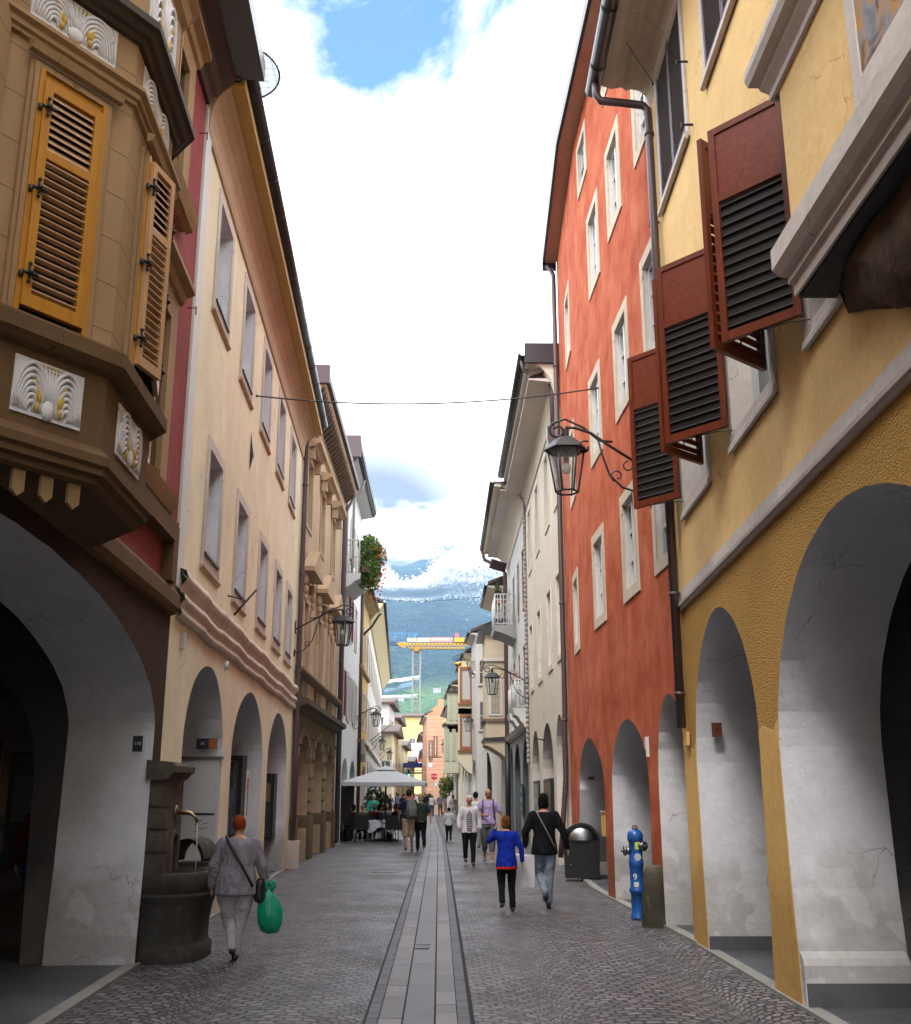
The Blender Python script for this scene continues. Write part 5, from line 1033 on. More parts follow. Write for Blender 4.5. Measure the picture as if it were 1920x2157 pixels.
def person(label,loc,rz,ht,top,bot,shoe=(.02,.02,.02),hair=(.05,.03,.02),pose=None,sleeve='long',legs='long',g=1.,vox=.014,style='short',sk=None,face=False,lean=.02,hem=.86,group=None,topkind=None,topc2=(0,0,0),headturn=0,wr=.010,sit=False,loose=1.,sleevecol=None,hat=None):
    sk=sk or SK; pose=pose or walk(.2); s=ht/1.75; e=empty('person',tuple(loc),rz,label,'person',group); e.scale=(s,s,s)
    pz=0 if not sit else -.42
    zz=lambda z:z+pz
    ly=lean
    near=vox<.02
    def torso(m,d,z0,z1=1.48):
        P_=[(z,rx,ry) for z,rx,ry in ((.84,.15,.115),(.93,.168,.125),(1.02,.158,.115),(1.12,.140,.105),(1.24,.152,.112),(1.34,.168,.115),(1.41,.165,.10),(1.455,.11,.08),(1.49,.062,.062)) if z0-.001<=z<=z1+.001]
        cap(m,[(0,ly*max(0,(z-.95)/.5),zz(z)) for z,_,_ in P_],[((rx+d)*g,(ry+d)*g) for _,rx,ry in P_],16,.2)
    sh=lambda sg:(sg*.165*(.6+.4*g),ly,zz(1.405))
    L,Rr=pose['L'],pose['Rr']; arms=((-1,pose['LA']),(1,pose['RA']))
    if sit: L=[(-.1,.42,.50),(-.1,.40,.1)]; Rr=[(.1,.42,.50),(.1,.42,.1)]
    m=MB(); torso(m,0,.84,1.49)
    hd=(0,ly+.025,zz(1.635)); cap(m,[(0,ly,zz(1.45)),(0,ly+.015,zz(1.56))],[.056*g**.5,.052])
    m.ball(hd,(.074,.092,.116),16); m.ball((0,hd[1]+.022,hd[2]-.062),(.054,.062,.05),12); m.ball((0,hd[1]+.094,hd[2]-.012),(.013,.02,.02),8)
    if near:
        for sg in (-1,1): m.ball((sg*.076,hd[1]-.005,hd[2]-.01),(.012,.022,.03),8)
    for sg,(k,a) in ((-1,L),(1,Rr)):
        hx=(sg*.09*g,0,.90+pz); cap(m,[hx,((hx[0]+k[0])/2,(hx[1]+k[1])/2,(hx[2]+k[2])/2),k,((k[0]+a[0])/2,(k[1]+a[1])/2,(k[2]+a[2])/2),a],[.082*g,.072*g,.05,.046,.034] if legs!='long' else [.07*g,.06*g,.04,.035,.03]); cap(m,[a,(a[0],a[1]+.05,a[2]-.04)],[.034,.03])
    for sg,(el,wr_) in arms:
        el=(el[0]*(.75+.25*g),el[1]+ly,zz(el[2])); wr_=(wr_[0]*(.75+.25*g),wr_[1]+ly,zz(wr_[2])); cap(m,[sh(sg),el,wr_],[.047,.038,.024])
        v=(Vector(wr_)-Vector(el)).normalized(); w=Vector(wr_); ps=w+v*.055; cap(m,[tuple(w),tuple(ps)],[(.020,.028),(.018,.036)])
        if near:
            u=Vector((0,1,0))-v*v.y; u.normalize(); n_=v.cross(u)
            for q,(ln) in enumerate((.062,.075,.070,.055)): b0=ps+u*(-.026+.0175*q); cap(m,[tuple(b0),tuple(b0+v*ln*.55+n_*-sg*.006),tuple(b0+v*ln*.85-n_*sg*.022)],[.0085,.008,.0065],8)
            b0=w+v*.02+u*.028; cap(m,[tuple(b0),tuple(b0+u*.022+v*.03)],[.0095,.008],8)
        else: cap(m,[tuple(ps),tuple(ps+v*.05)],[.022,.016])
    fuse(m,'body',sk,e,min(vox,.011 if near else vox),2)
    m=MB(); torso(m,.018,hem if hem>=.84 else .84,1.455)
    if hem<.84: cap(m,[(0,0,zz(hem)),(0,0,zz(.93)),(0,ly*.3,zz(1.1))],[(.200*g,.155*g),(.19*g,.14*g),(.165*g,.125*g)],16,.12)
    for sg,(el,wr_) in arms:
        el=(el[0]*(.75+.25*g),el[1]+ly,zz(el[2])); wr_=(wr_[0]*(.75+.25*g),wr_[1]+ly,zz(wr_[2])); f=Vector(sh(sg)).lerp(Vector(el),.75)
        if sleeve=='long': cap(m,[sh(sg),el,Vector(el).lerp(Vector(wr_),.9)],[.072*loose,.056*loose,.042*loose])
        elif sleeve=='short': cap(m,[sh(sg),f],[.066,.062])
    fuse(m,'jacket' if sleeve=='long' else 'shirt',C(top,topkind,topc2),e,vox,3,wr if near else 0,ht*7)
    m=MB(); cap(m,[(0,0,zz(.85)),(0,0,zz(.99))],[(.168*g,.13*g),(.155*g,.115*g)],16,.35)
    for sg,(k,a) in ((-1,L),(1,Rr)):
        hx=Vector((sg*.09*g,0,.88+pz)); k=Vector(k); a=Vector(a); 
        if legs=='long': cap(m,[hx,hx.lerp(k,.5),k,k.lerp(a,.5),k.lerp(a,.97)],[.098*g,.086*g,.068*g,.063,.06])
        elif legs=='knee': cap(m,[hx,hx.lerp(k,.5),k.lerp(a,.12)],[.098*g,.092*g,.085*g])
        elif legs=='calf': cap(m,[hx,hx.lerp(k,.5),k,k.lerp(a,.45)],[.105*g,.095*g,.078*g,.066])
    fuse(m,'trousers' if legs=='long' else 'shorts',C(bot),e,vox,3,wr if near else 0,ht*3)
    m=MB()
    for sg,(k,a) in ((-1,L),(1,Rr)):
        up=min(1,max(0,(a[2]-.11)*4)); a=Vector(a)
        cap(m,[a+Vector((0,-.05,-.045)),a+Vector((0,.05,-.045-.05*up)),a+Vector((0,.15,-.06-.12*up))],[(.04,.035),(.045,.034),(.036,.022)])
    fuse(m,'shoes',P(shoe,.5),e,vox*.8,2)
    if style!='bald' or True:
        m=MB(); hc=(0,hd[1]-.022,hd[2]+.028)
        if style=='bald': 
            for sg in (-1,1): m.ball((sg*.052,hd[1]-.03,hd[2]+.01),(.03,.06,.05),10)
            m.ball((0,hd[1]-.07,hd[2]+.0),(.06,.035,.06),10)
        else:
            m.ball(hc,(.090,.097,.110),14)
            if style in('bob','long'): m.ball((0,hd[1]-.035,hd[2]-.045),(.09,.075,.09),14); m.ball((0,hd[1]-.01,hd[2]+.01),(.093,.07,.09),12)
            if style=='long': cap(m,[(0,hd[1]-.07,hd[2]-.02),(0,hd[1]-.10,hd[2]-.28)],[(.085,.05),(.06,.03)])
        fuse(m,'hair',C(hair),e,min(vox,.014),2,.010 if near else 0)
    if face:
        for sg in (-1,1):
            m=MB(); m.ball((sg*.030,hd[1]+.082,hd[2]+.008),(.013,.008,.007),8); m.build('eye',P((.03,.02,.02),.3),e)
            m=MB(); cap(m,[(sg*.016,hd[1]+.09,hd[2]+.028),(sg*.046,hd[1]+.08,hd[2]+.026)],[.004,.004],6); m.build('eyebrow',C(hair),e)
        m=MB(); cap(m,[(-.02,hd[1]+.083,hd[2]-.055),(0,hd[1]+.088,hd[2]-.057),(.02,hd[1]+.083,hd[2]-.055)],[.004,.006,.004],6); m.build('mouth',P((.28,.07,.06),.5),e)
    return e
def strap(e,pts,r,c,name='bag_strap'):
    m=MB(); P_=[Vector(p) for p in pts]; m.tube([tuple(p) for p in P_],r,8); o=m.build(name,P(c,.7),e); return o
def pp(px,py): g=gnd(px,py); return (g.x,g.y,.0)
# --- near figures
gw=person('short woman with copper red hair in grey jacket, walking away with a green bag',pp(489,2027),R(6),1.43,(.29,.27,.305),(.62,.60,.63),(.02,.02,.02),(.30,.055,.015),
  dict(L=[(-.07,.16,.50),(-.01,.02,.17)],Rr=[(.07,.12,.50),(.02,.16,.085)],LA=[(-.27,-.05,1.14),(-.29,.05,.88)],RA=[(.29,-.02,1.13),(.34,.06,.90)]),g=1.36,vox=.013,style='short',lean=.07,hem=.80,loose=1.25,wr=.012)
strap(gw,[(-.15,-.02,1.50),(-.10,-.13,1.43),(.02,-.19,1.25),(.14,-.20,1.05),(.22,-.13,.90)],.018,(.02,.018,.02))
m=MB(); cap(m,[(.30,.03,.92),(.30,.03,.76)],[(.07,.10),(.08,.11)]); o=fuse(m,'handbag',P((.015,.013,.015),.4),gw,.014,3); mw=None
bpy.context.view_layer.update(); o.parent=None; o.matrix_world=gw.matrix_basis.copy(); tag(o,'small black shoulder bag against the hip of the red haired woman','handbag')
hand=gw.matrix_basis@Vector((.41,.06,.84))
m=MB(); sec=[(-.42,.04,.03),(-.40,.09,.05),(-.32,.125,.075),(-.2,.135,.08),(-.1,.105,.06),(-.03,.05,.035),(.0,.02,.02)]
rows=[[(.07*0+rx*math.cos(a)*(1+.06*math.sin(3*a+z*20))+.03*(z<-.2)*0+ -z*.09,ry*math.sin(a)*(1+.12*math.sin(5*a+z*13)),z+.008*math.sin(4*a)) for a in [2*math.pi*j/26 for j in range(26)]] for z,rx,ry in sec]
m.grid(rows,True,True,True)
for sg in (-1,1): m.tube([(sg*.02,0,-.02),(sg*.045+.01,.0,.05),(.03*sg+.02,.01,.10),(.0,.0,.03)],[.02,.028,.018,.008],8)
o=m.build('plastic_bag',mat('green_plastic',lambda k:(lambda n:(n.col((.0,.30,.17)),n.rough(.28,.6),n.bump(n.noise(7,4,.6,n.map((1,1,.5)),1.5),.7,.04),n.m)[-1])(NM(k))),loc=tuple(hand),rot=(0,0,R(10))); tag(o,'bright green plastic carrier bag hanging from a hand, knotted at the top','bag')
by=person('boy in a bright blue sweatshirt with red hem and black trousers, seen from behind',pp(1069,1921),R(4),1.34,(.012,.035,.40),(.012,.012,.014),(.02,.02,.02),(.16,.06,.025),
  dict(L=[(-.10,.05,.50),(-.11,-.18,.19)],Rr=[(.10,.06,.50),(.11,.06,.085)],LA=[(-.33,.10,1.27),(-.20,.16,1.50)],RA=[(.28,-.03,1.15),(.30,.02,.90)]),g=1.06,vox=.013,style='bob',hem=.82)
m=MB(); cap(m,[(0,0,.775),(0,0,.815)],[(.224,.172),(.222,.170)],16,.1); o=fuse(m,'shirt_hem',C((.55,.03,.015)),by,.014,2)
bw_=person('woman with black hair in black jacket and pale jeans, walking away',pp(1150,1914),R(-4),1.66,(.010,.010,.012),(.24,.29,.37),(.035,.035,.035),(.008,.006,.006),
  dict(L=[(-.08,.16,.50),(-.0,-.22,.26)],Rr=[(.07,.05,.50),(.05,.10,.085)],LA=[(-.30,-.05,1.15),(-.30,.06,.93)],RA=[(.31,-.06,1.15),(.36,-.0,.90)]),g=1.08,vox=.014,style='bob',lean=.03,hem=.82,loose=1.15)
strap(bw_,[(-.12,.02,1.49),(-.09,-.12,1.42),(.03,-.165,1.2),(.14,-.16,.98),(.21,-.08,.86)],.011,(.16,.15,.15))
hp=bw_.matrix_basis@Vector((-.37,.02,.85)); e=empty('shopping_bag',tuple(hp),R(35),'large white paper shopping bag carried by the woman in black jacket','bag')
m=MB(); m.prof(-.05,.05,[(0,0)]) if 0 else None
m.box(-.09,.09,-.2,.2,-.50,-.04); m.build('paper_body',P((.82,.80,.82),.6),e)
m=MB()
for x in (-.08,.08): m.tube([(x,-.07,-.06),(x*.5,-.03,.03),(0,0,.05),(x*.5,.03,.03),(x,.07,-.06)],.005,6)
m.build('cord_handle',P((.5,.48,.5),.7),e); m=MB(); m.box(-.087,-.0855,-.04,.04,-.16,-.12); m.build('printed_mark',P((.2,.17,.22),.6),e)
ow=person('white haired woman in open white jacket and striped top, walking towards us',pp(989,1823),R(183),1.62,(.66,.64,.70),(.012,.012,.014),(.03,.02,.02),(.62,.60,.58),
  walk(.14),g=1.12,vox=.015,style='short',face=True,hem=.82,loose=1.2,sk=SK2,wr=.009)
m=MB(); cap(m,[(0,.045,.88),(0,.06,1.1),(0,.07,1.3),(0,.065,1.42)],[(.105,.155),(.10,.125),(.095,.12),(.05,.07)],14,.2); fuse(m,'striped_top',C((.05,.05,.06),'stripes',(.42,.41,.40)),ow,.014,2)
lm=person('balding man in a lilac shirt and grey shorts with one forearm raised',pp(1030,1819),R(176),1.79,(.46,.36,.60),(.115,.12,.125),(.25,.21,.15),(.20,.15,.12),
  dict(L=[(-.09,.10,.50),(-.09,.16,.085)],Rr=[(.10,-.04,.50),(.10,-.16,.13)],LA=[(-.30,-.04,1.16),(-.30,.0,.93)],RA=[(.30,-.02,1.15),(.06,.22,1.12)]),sleeve='short',legs='calf',g=1.10,vox=.015,style='bald',face=True,sk=SK2,topkind='vstripes',topc2=(.36,.27,.52))
for sg in (-1,1): strap(lm,[(sg*.12,-.05,1.49),(sg*.125,.10,1.46),(sg*.13,.155,1.3),(sg*.15,.14,1.08),(sg*.17,.02,1.0)],.016,(.03,.02,.025),'shoulder_strap')
m=MB()
for sg in (-1,1): m.tube([(sg*.032+.022*math.cos(a),.142,1.642+.016*math.sin(a)) for a in [2*math.pi*j/12 for j in range(13)]],.0025,5)
m.tube([(-.075,.08,1.645),(-.055,.14,1.645),(.055,.14,1.645),(.075,.08,1.645)],.0025,5); m.build('spectacles',M_iron,lm)
bm=person('man in navy shirt and khaki shorts wearing a grey backpack, seen from behind',pp(861,1794),R(8),1.79,(.020,.028,.07),(.46,.36,.24),(.08,.045,.03),(.04,.025,.02),
  dict(L=[(-.09,-.0,.50),(-.10,-.14,.12)],Rr=[(.09,.10,.50),(.11,.12,.085)],LA=[(-.29,.02,1.16),(-.27,.14,.94)],RA=[(.28,.0,1.15),(.27,.12,.93)]),sleeve='short',legs='knee',g=1.13,vox=.016,sk=SK2)
bp_=bm.matrix_basis; m=MB(); cap(m,[(.05,-.24,1.00),(.05,-.26,1.2),(.04,-.22,1.42)],[(.16,.10),(.17,.12),(.12,.07)]); cap(m,[(.05,-.34,1.02),(.05,-.34,1.16)],[(.10,.05),(.10,.05)])
for sg in (-1,1): cap(m,[(sg*.11,-.2,1.42),(sg*.12,-.02,1.5),(sg*.12,.10,1.42),(sg*.13,.08,1.2),(sg*.15,-.1,1.05)],[.018]*5,8)
o=fuse(m,'backpack',C((.16,.17,.15)),None,.015,3,.006); o.matrix_world=bp_.copy(); tag(o,'grey green backpack on the back of the man in khaki shorts','backpack')
person('blonde woman in dark green top and black trousers beside the backpack man',pp(886,1794),R(6),1.67,(.03,.045,.035),(.010,.010,.013),(.012,.012,.012),(.36,.26,.15),
  dict(L=[(-.08,.10,.50),(-.08,.14,.085)],Rr=[(.09,-.05,.50),(.10,-.22,.20)],LA=[(-.27,.05,1.15),(-.22,.16,.95)],RA=[(.29,-.05,1.15),(.31,-.10,.90)]),sleeve='short',g=1.12,vox=.016,style='bob',sk=SK2)
person('small child in white shirt and black trousers walking away near the drain',pp(946,1774),R(3),1.19,(.62,.62,.68),(.012,.012,.014),(.02,.02,.02),(.02,.014,.012),walk(.05),g=1.12,vox=.018,style='short',loose=1.2,hem=.84)
person('dim figure in dark red jacket and jeans inside the left arcade',(-4.55,12.25,.02),R(20),1.70,(.13,.015,.015),(.035,.06,.13),(.02,.02,.02),(.03,.02,.02),walk(.18),g=1.25,vox=.016)
def at(px,Y,z=0): r=ray(px,1700); return (r.x/r.y*Y,Y,z)
person('white haired woman in mint green top standing behind the cafe tables',at(787,47),R(190),1.66,(.06,.50,.36),(.02,.02,.03),hair=(.65,.62,.58),pose=walk(.03),vox=.022,style='short',face=False)
person('person in crimson red top leaning out of the rusticated arch',(-4.2,34.0,.0),R(120),1.66,(.42,.02,.05),(.03,.03,.04),pose=walk(.05),vox=.022)
# --- passers-by further off
far=[ (910,1721,1.66,(.66,.64,.64),(.05,.08,.17),180,'woman in plain white T-shirt and blue jeans walking towards us','long',(.3,.2,.1)),
 (928,1721,1.76,(.17,.18,.20),(.10,.11,.08),178,'man in grey T-shirt and olive trousers beside the woman in jeans','short',(.06,.04,.03)),
 (951,1712,1.74,(.015,.015,.02),(.04,.03,.03),185,'tall man in black shirt behind the woman with patterned tunic','short',(.2,.12,.08)),
 (955,1732,1.62,(.55,.47,.45),(.50,.46,.42),182,'dark haired woman in pale patterned tunic and light trousers','long',(.015,.01,.01)),
 (976,1722,1.72,(.03,.06,.15),(.05,.05,.07),176,'man in dark blue shirt by the right hand arches','short',(.03,.02,.02)),
 (1003,1790,1.72,(.60,.60,.62),(.2,.2,.22),5,'person with black hair behind the white jacketed woman','short',(.01,.01,.01)),
 (896,1724,1.80,(.015,.02,.04),(.03,.03,.04),184,'man in black polo shirt walking just left of the white T-shirt woman','short',(.3,.18,.12)),
 (880,1719,1.78,(.70,.70,.70),(.3,.28,.25),2,'person in white cap and white shirt in the crowd','short',(.7,.7,.7)),
 (893,1714,1.70,(.30,.05,.07),(.06,.06,.08),180,'person in dark crimson top in the distant crowd','long',(.4,.3,.2)),
 (868,1717,1.70,(.35,.03,.03),(.04,.04,.05),178,'person in red jacket in the crowd right of the umbrella','long',(.1,.06,.04)),
 (836,1716,1.72,(.10,.12,.2),(.05,.05,.08),0,'person in slate blue coat in the crowd under the umbrella edge','short',(.1,.08,.06)),
 (846,1713,1.66,(.45,.25,.28),(.25,.25,.3),180,'woman in dusty pink blouse in the distant crowd','long',(.2,.12,.06)),
 (857,1711,1.74,(.22,.22,.23),(.08,.07,.06),183,'man in mid grey pullover in the distant crowd','short',(.04,.03,.03)),
 (822,1722,1.68,(.30,.22,.35),(.1,.1,.12),180,'woman in mauve top just right of the umbrella pole','long',(.25,.16,.1)),
 (887,1706,1.70,(.55,.50,.40),(.1,.1,.1),0,'person in beige jacket far down the street','short',(.1,.08,.06)),
 (903,1708,1.72,(.08,.15,.12),(.15,.14,.12),180,'person in bottle green coat far down the street','short',(.05,.04,.03)),
 (874,1706,1.72,(.62,.30,.10),(.06,.06,.08),2,'person in orange top far down the street','short',(.05,.04,.03)),
 (863,1704,1.68,(.5,.5,.55),(.07,.08,.13),180,'person in pale grey top and dark jeans far down the street','long',(.05,.04,.03)),
 (940,1711,1.72,(.2,.1,.25),(.05,.05,.06),180,'person in plum purple jacket behind the man in black shirt','short',(.1,.06,.04)),
 (830,1709,1.75,(.5,.48,.46),(.1,.1,.12),180,'man in ivory shirt deep in the crowd under the umbrella edge','short',(.05,.04,.03)),
 (850,1722,1.7,(.02,.02,.03),(.02,.02,.03),0,'person all in black just beyond the blonde woman','short',(.1,.07,.05)),
 (817,1713,1.70,(.05,.05,.06),(.05,.05,.07),180,'person in charcoal coat at the back of the crowd by the parasol pole','short',(.05,.03,.02)),
 (825,1708,1.66,(.45,.10,.10),(.1,.1,.12),180,'woman in brick red cardigan behind the parasol','long',(.3,.2,.1)),
 (841,1707,1.74,(.55,.55,.6),(.05,.06,.1),0,'person in pale blue shirt walking off beyond the parasol','short',(.1,.06,.04)),
 (854,1706,1.68,(.12,.05,.05),(.03,.03,.04),180,'person in maroon fleece in the far crowd','short',(.2,.12,.08)),
 (861,1709,1.72,(.60,.48,.20),(.2,.18,.14),183,'person in mustard yellow top in the far crowd','long',(.15,.1,.06)),
 (871,1709,1.76,(.04,.06,.12),(.03,.03,.04),0,'man in midnight blue jacket with his back turned in the far crowd','short',(.04,.03,.03)),
 (877,1704,1.66,(.65,.60,.62),(.30,.28,.30),180,'woman in off white coat in the middle of the far street','long',(.35,.25,.15)),
 (891,1702,1.70,(.02,.02,.02),(.02,.02,.02),180,'distant person in black coat at the street bend','short',(.03,.02,.02)),
 (917,1707,1.72,(.30,.32,.36),(.06,.06,.08),0,'distant person in steel grey hoodie by the salmon house','short',(.1,.07,.05)),
 (925,1709,1.66,(.55,.12,.25),(.1,.1,.15),180,'distant woman in raspberry pink top by the salmon house','long',(.1,.06,.04)),
 (934,1710,1.74,(.10,.20,.32),(.25,.23,.2),182,'distant man in petrol blue shirt near the pink house','short',(.2,.15,.1)),
 (963,1716,1.70,(.20,.18,.15),(.05,.05,.06),180,'person in taupe jacket close to the right arches','short',(.5,.45,.4)) ]
tmpl={}
for i,(px,py,ht,tc_,bc,rot,lb,hs,hc) in enumerate(far):
    g_=gnd(px,py); k=(i%3,hs)
    if k not in tmpl:
        o=person(lb,(g_.x,g_.y,0),R(rot),ht,tc_,bc,hair=hc,pose=walk((.18,-.2,.06)[i%3]),sleeve=('short','long','short')[i%3],style=hs,g=1.08,vox=.025,sk=SK2,group='passers-by in the distant crowd'); tmpl[k]=o
    else:
        o=copy_tree(tmpl[k]); o.location=(g_.x,g_.y,0); o.rotation_euler=(0,0,R(rot)); s_q=ht/1.75; o.scale=(s_q,)*3; o['label']=lb
    cs_={'jacket':tc_,'shirt':tc_,'trousers':bc,'hair':hc}
    for ch in o.children:
        k_=ch.name.split('.')[0]
        if k_ in cs_: ch.material_slots[0].link='OBJECT'; ch.material_slots[0].material=C(cs_[k_])
# ================================================================ cafe under the parasol
U=(-2.62,41.0); e=empty('parasol',(U[0],U[1],0),0,'large square pale grey parasol over the cafe tables on the left','parasol')
M_can=P((.55,.55,.56),.85)
m=MB(); hw_=1.52; zt_,ze=2.66,2.10
def canpt(u,v,k): return
rows=[]
for i in range(9):
    t=i/8; w=hw_*t; z=zt_-(zt_-ze)*(t**.92); ring=[]
    for sd_ in range(4):
        for j in range(6):
            f=j/6; sag=.06*math.sin(math.pi*f)*t; x,y=[(-w+2*w*f,-w),(w,-w+2*w*f),(w-2*w*f,w),(-w,w-2*w*f)][sd_]; sc=1-.035*math.sin(math.pi*f)*t; ring.append((x*sc,y*sc,z-sag*.3))
    rows.append(ring)
m.grid(rows,True,False); lo=[(p[0],p[1],p[2]-.14) for p in rows[-1]]; m.grid([rows[-1],lo],True,False); m.build('canopy',M_can,e)
m=MB(); m.grid([[(p[0]*1.0,p[1]*1.0,p[2]+.05) for p in rows[0]],[(p[0]*1.05,p[1]*1.05,p[2]+.045) for p in rows[2]]],True,False); m.build('vent_cap',M_can,e)
m=MB(); m.tube([(0,0,0),(0,0,2.7)],.035,10); m.build('pole',P((.06,.05,.045),.5),e)
for a,b in ((-1,-1),(1,-1),(1,1),(-1,1)): m=MB(); m.tube([(0,0,2.6),(a*hw_*.98,b*hw_*.98,2.08)],.014,6); m.build('rib',M_iron,e)
m=MB(); m.box(-.4,.4,-.4,.4,0,.06); m.build('base',M_iron,e)
def table(px,Y,lb):
    x,y,_=at(px,Y); e=empty('cafe_table',(x,y,0),0,lb,'table',group='cafe tables under the parasol'); m=MB(); m.box(-.36,.36,-.36,.36,.70,.74); m.build('table_top',P((.3,.28,.25),.6),e); m=MB(); m.tube([(0,0,.0),(0,0,.7)],.03,8); m.tube([(-.25,0,.02),(.25,0,.02)],.02,6); m.tube([(0,-.25,.02),(0,.25,.02)],.02,6); m.build('leg',M_iron,e)
    m=MB(); n=32; sq=lambda a,w:(max(-w,min(w,w*1.3*math.cos(a))),max(-w,min(w,w*1.3*math.sin(a)))); rows=[[(*sq(2*math.pi*j/n,.36*k),.745) for j in range(n)] for k in (.02,.5,1)]; rows+=[[(sq(2*math.pi*j/n,.37)[0]*(1+.07*t*math.sin(6*math.pi*2*j/n)),sq(2*math.pi*j/n,.37)[1]*(1+.07*t*math.cos(10*math.pi*j/n)),.745-.34*t+(.10*t*math.cos(8*math.pi*j/n))*-1) for j in range(n)] for t in (.1,.4,.7,1)]
    m.grid(rows,True,True); o=m.build('tablecloth',C((.72,.72,.78)),loc=(x,y,0)); tag(o,'white cloth over '+lb[:0]+{0:'the leftmost cafe table',1:'the middle cafe table near the pole',2:'the cafe table behind the khaki shorts man',3:'the far cafe table'}[table.n],'tablecloth',group='white tablecloths'); table.n+=1
table.n=0
for px,Y,lb in ((783,40.3,'cafe table nearest the left wall, under a white cloth'),(808,41.5,'cafe table beside the parasol pole, white cloth hanging to points'),(826,40.4,'cafe table just left of the backpack man'),(762,43.5,'cafe table at the back of the parasol by the arches')): table(px,Y,lb)
def chair(): 
    e=empty('cafe_chair',(0,0,0),0,'x','chair','cafe chairs around the tables'); m=MB(); m.box(-.24,.24,-.24,.24,.42,.47); m.build('seat',P((.012,.012,.013),.7),e); m=MB(); m.prof(-.25,.25,[(-.24,.47),(-.20,.47),(-.26,.92),(-.30,.92)]); m.build('backrest',P((.012,.012,.013),.7),e)
    for a,b in ((-1,-1),(1,-1),(1,1),(-1,1)): m=MB(); m.tube([(a*.23,b*.23,0),(a*.23,b*.23,.66 if b>0 else .45)],.014,6); m.build('leg',P((.30,.30,.31),.3,1),e)
    for a in (-1,1): m=MB(); m.box(a*.25-.02,a*.25+.02,-.24,.24,.64,.67); m.build('armrest',P((.012,.012,.013),.7),e)
    m=MB(); m.tube([(-.23,-.23,.3),(.23,-.23,.3)],.010,6); m.build('stretcher',P((.3,.3,.31),.3,1),e); return e
ch0=chair(); cl=[(764,39.9,2,'black wicker armchair seen square from behind, left of the tables'),(842,39.6,0,'black wicker armchair seen from behind, beside the khaki shorts'),(741,40.2,75,'black armchair side on against the left wall, with a paper menu'),(799,40.4,-100,'black armchair between the first two cafe tables'),(790,43.2,170,'black armchair on the far side of the tables facing us'),(815,43.4,185,'black armchair beyond the parasol pole facing us'),(835,42.3,120,'black armchair half hidden behind the third cafe table'),(750,44.2,150,'black armchair at the back near the arches'),(824,39.7,15,'black armchair with its back to us in front of the third table')]
for i,(px,Y,a,lb) in enumerate(cl):
    o=ch0 if i==0 else copy_tree(ch0); o.location=at(px,Y); o.rotation_euler=(0,0,R(a)); o['label']=lb
sp=[(764,39.95,2,(.07,.075,.06),(.3,.18,.12),'bald','seated balding man in dark olive fleece with his back to us'),(799,40.45,-90,(.02,.02,.03),(.02,.015,.01),'bob','seated woman with black hair in black top between the tables'),(790,43.1,170,(.25,.03,.03),(.25,.15,.08),'short','seated guest in dark red sweater facing us across the table'),(815,43.3,185,(.25,.25,.28),(.5,.45,.4),'short','seated guest in grey cardigan beyond the parasol pole'),(746,40.4,80,(.03,.03,.035),(.015,.01,.01),'bob','seated guest with dark hair by the left wall'),(835,42.3,120,(.03,.04,.07),(.2,.1,.06),'short','seated guest in navy leaning over the third table')]
for px,Y,a,tc_,hc,st_,lb in sp:
    person(lb,at(px,Y),R(a),1.70,tc_,(.02,.02,.025),hair=hc,pose=dict(L=0,Rr=0,LA=[(-.28,.10,1.12),(-.18,.34,1.10)],RA=[(.28,.10,1.12),(.18,.34,1.10)]),style=st_,sit=True,vox=.022,g=1.1,group='guests seated at the cafe',sk=SK2)
e=empty('menu_stand',at(728,41.0),0,'tall narrow dark signboard stand at the left of the parasol','sign'); m=MB(); m.box(-.32,.32,-.02,.02,.1,2.1); m.build('board',P((.02,.018,.02),.5),e); m=MB(); m.box(-.3,.3,-.2,.2,0,.1); m.build('base',M_iron,e)
for j,(px,Y,s,lb) in enumerate(((797,50,1.4,'leafy green bush in a pot behind the parasol'),(941,74,1.3,'small orange and green shrub on a stand by the right facades'),(905,88,.9,'low green planter in front of the salmon house'),(830,95,1.0,'bushy plant in the shade under the far awning'))):
    x,y,_=at(px,Y); e=empty('potted_plant',(x,y,0),0,lb,'plant'); m=MB(); rnd=random.Random(j); hz_=1.9 if j==1 else 1.0
    for k in range(5): foliage(m,(rnd.uniform(-.2,.2)*s,rnd.uniform(-.2,.2)*s,hz_+rnd.uniform(-.1,.5)*s),(.3*s,.3*s,.35*s),260,.13,rnd)
    m.build('foliage',M_dleaf if j!=1 else M_leaf,e); m=MB(); m.lathe((0,0,0),[(.001,0),(.22,0),(.3,.5),(.26,.5),(.001,.45)],14); m.tube([(0,0,.4),(0,0,hz_)],.03,6); m.build('pot',P((.2,.12,.08),.8),e)
    if j==1: m=MB(); foliage(m,(0,0,2.3),(.3,.3,.3),150,.12,rnd); m.build('blossoms',M_flower,e)
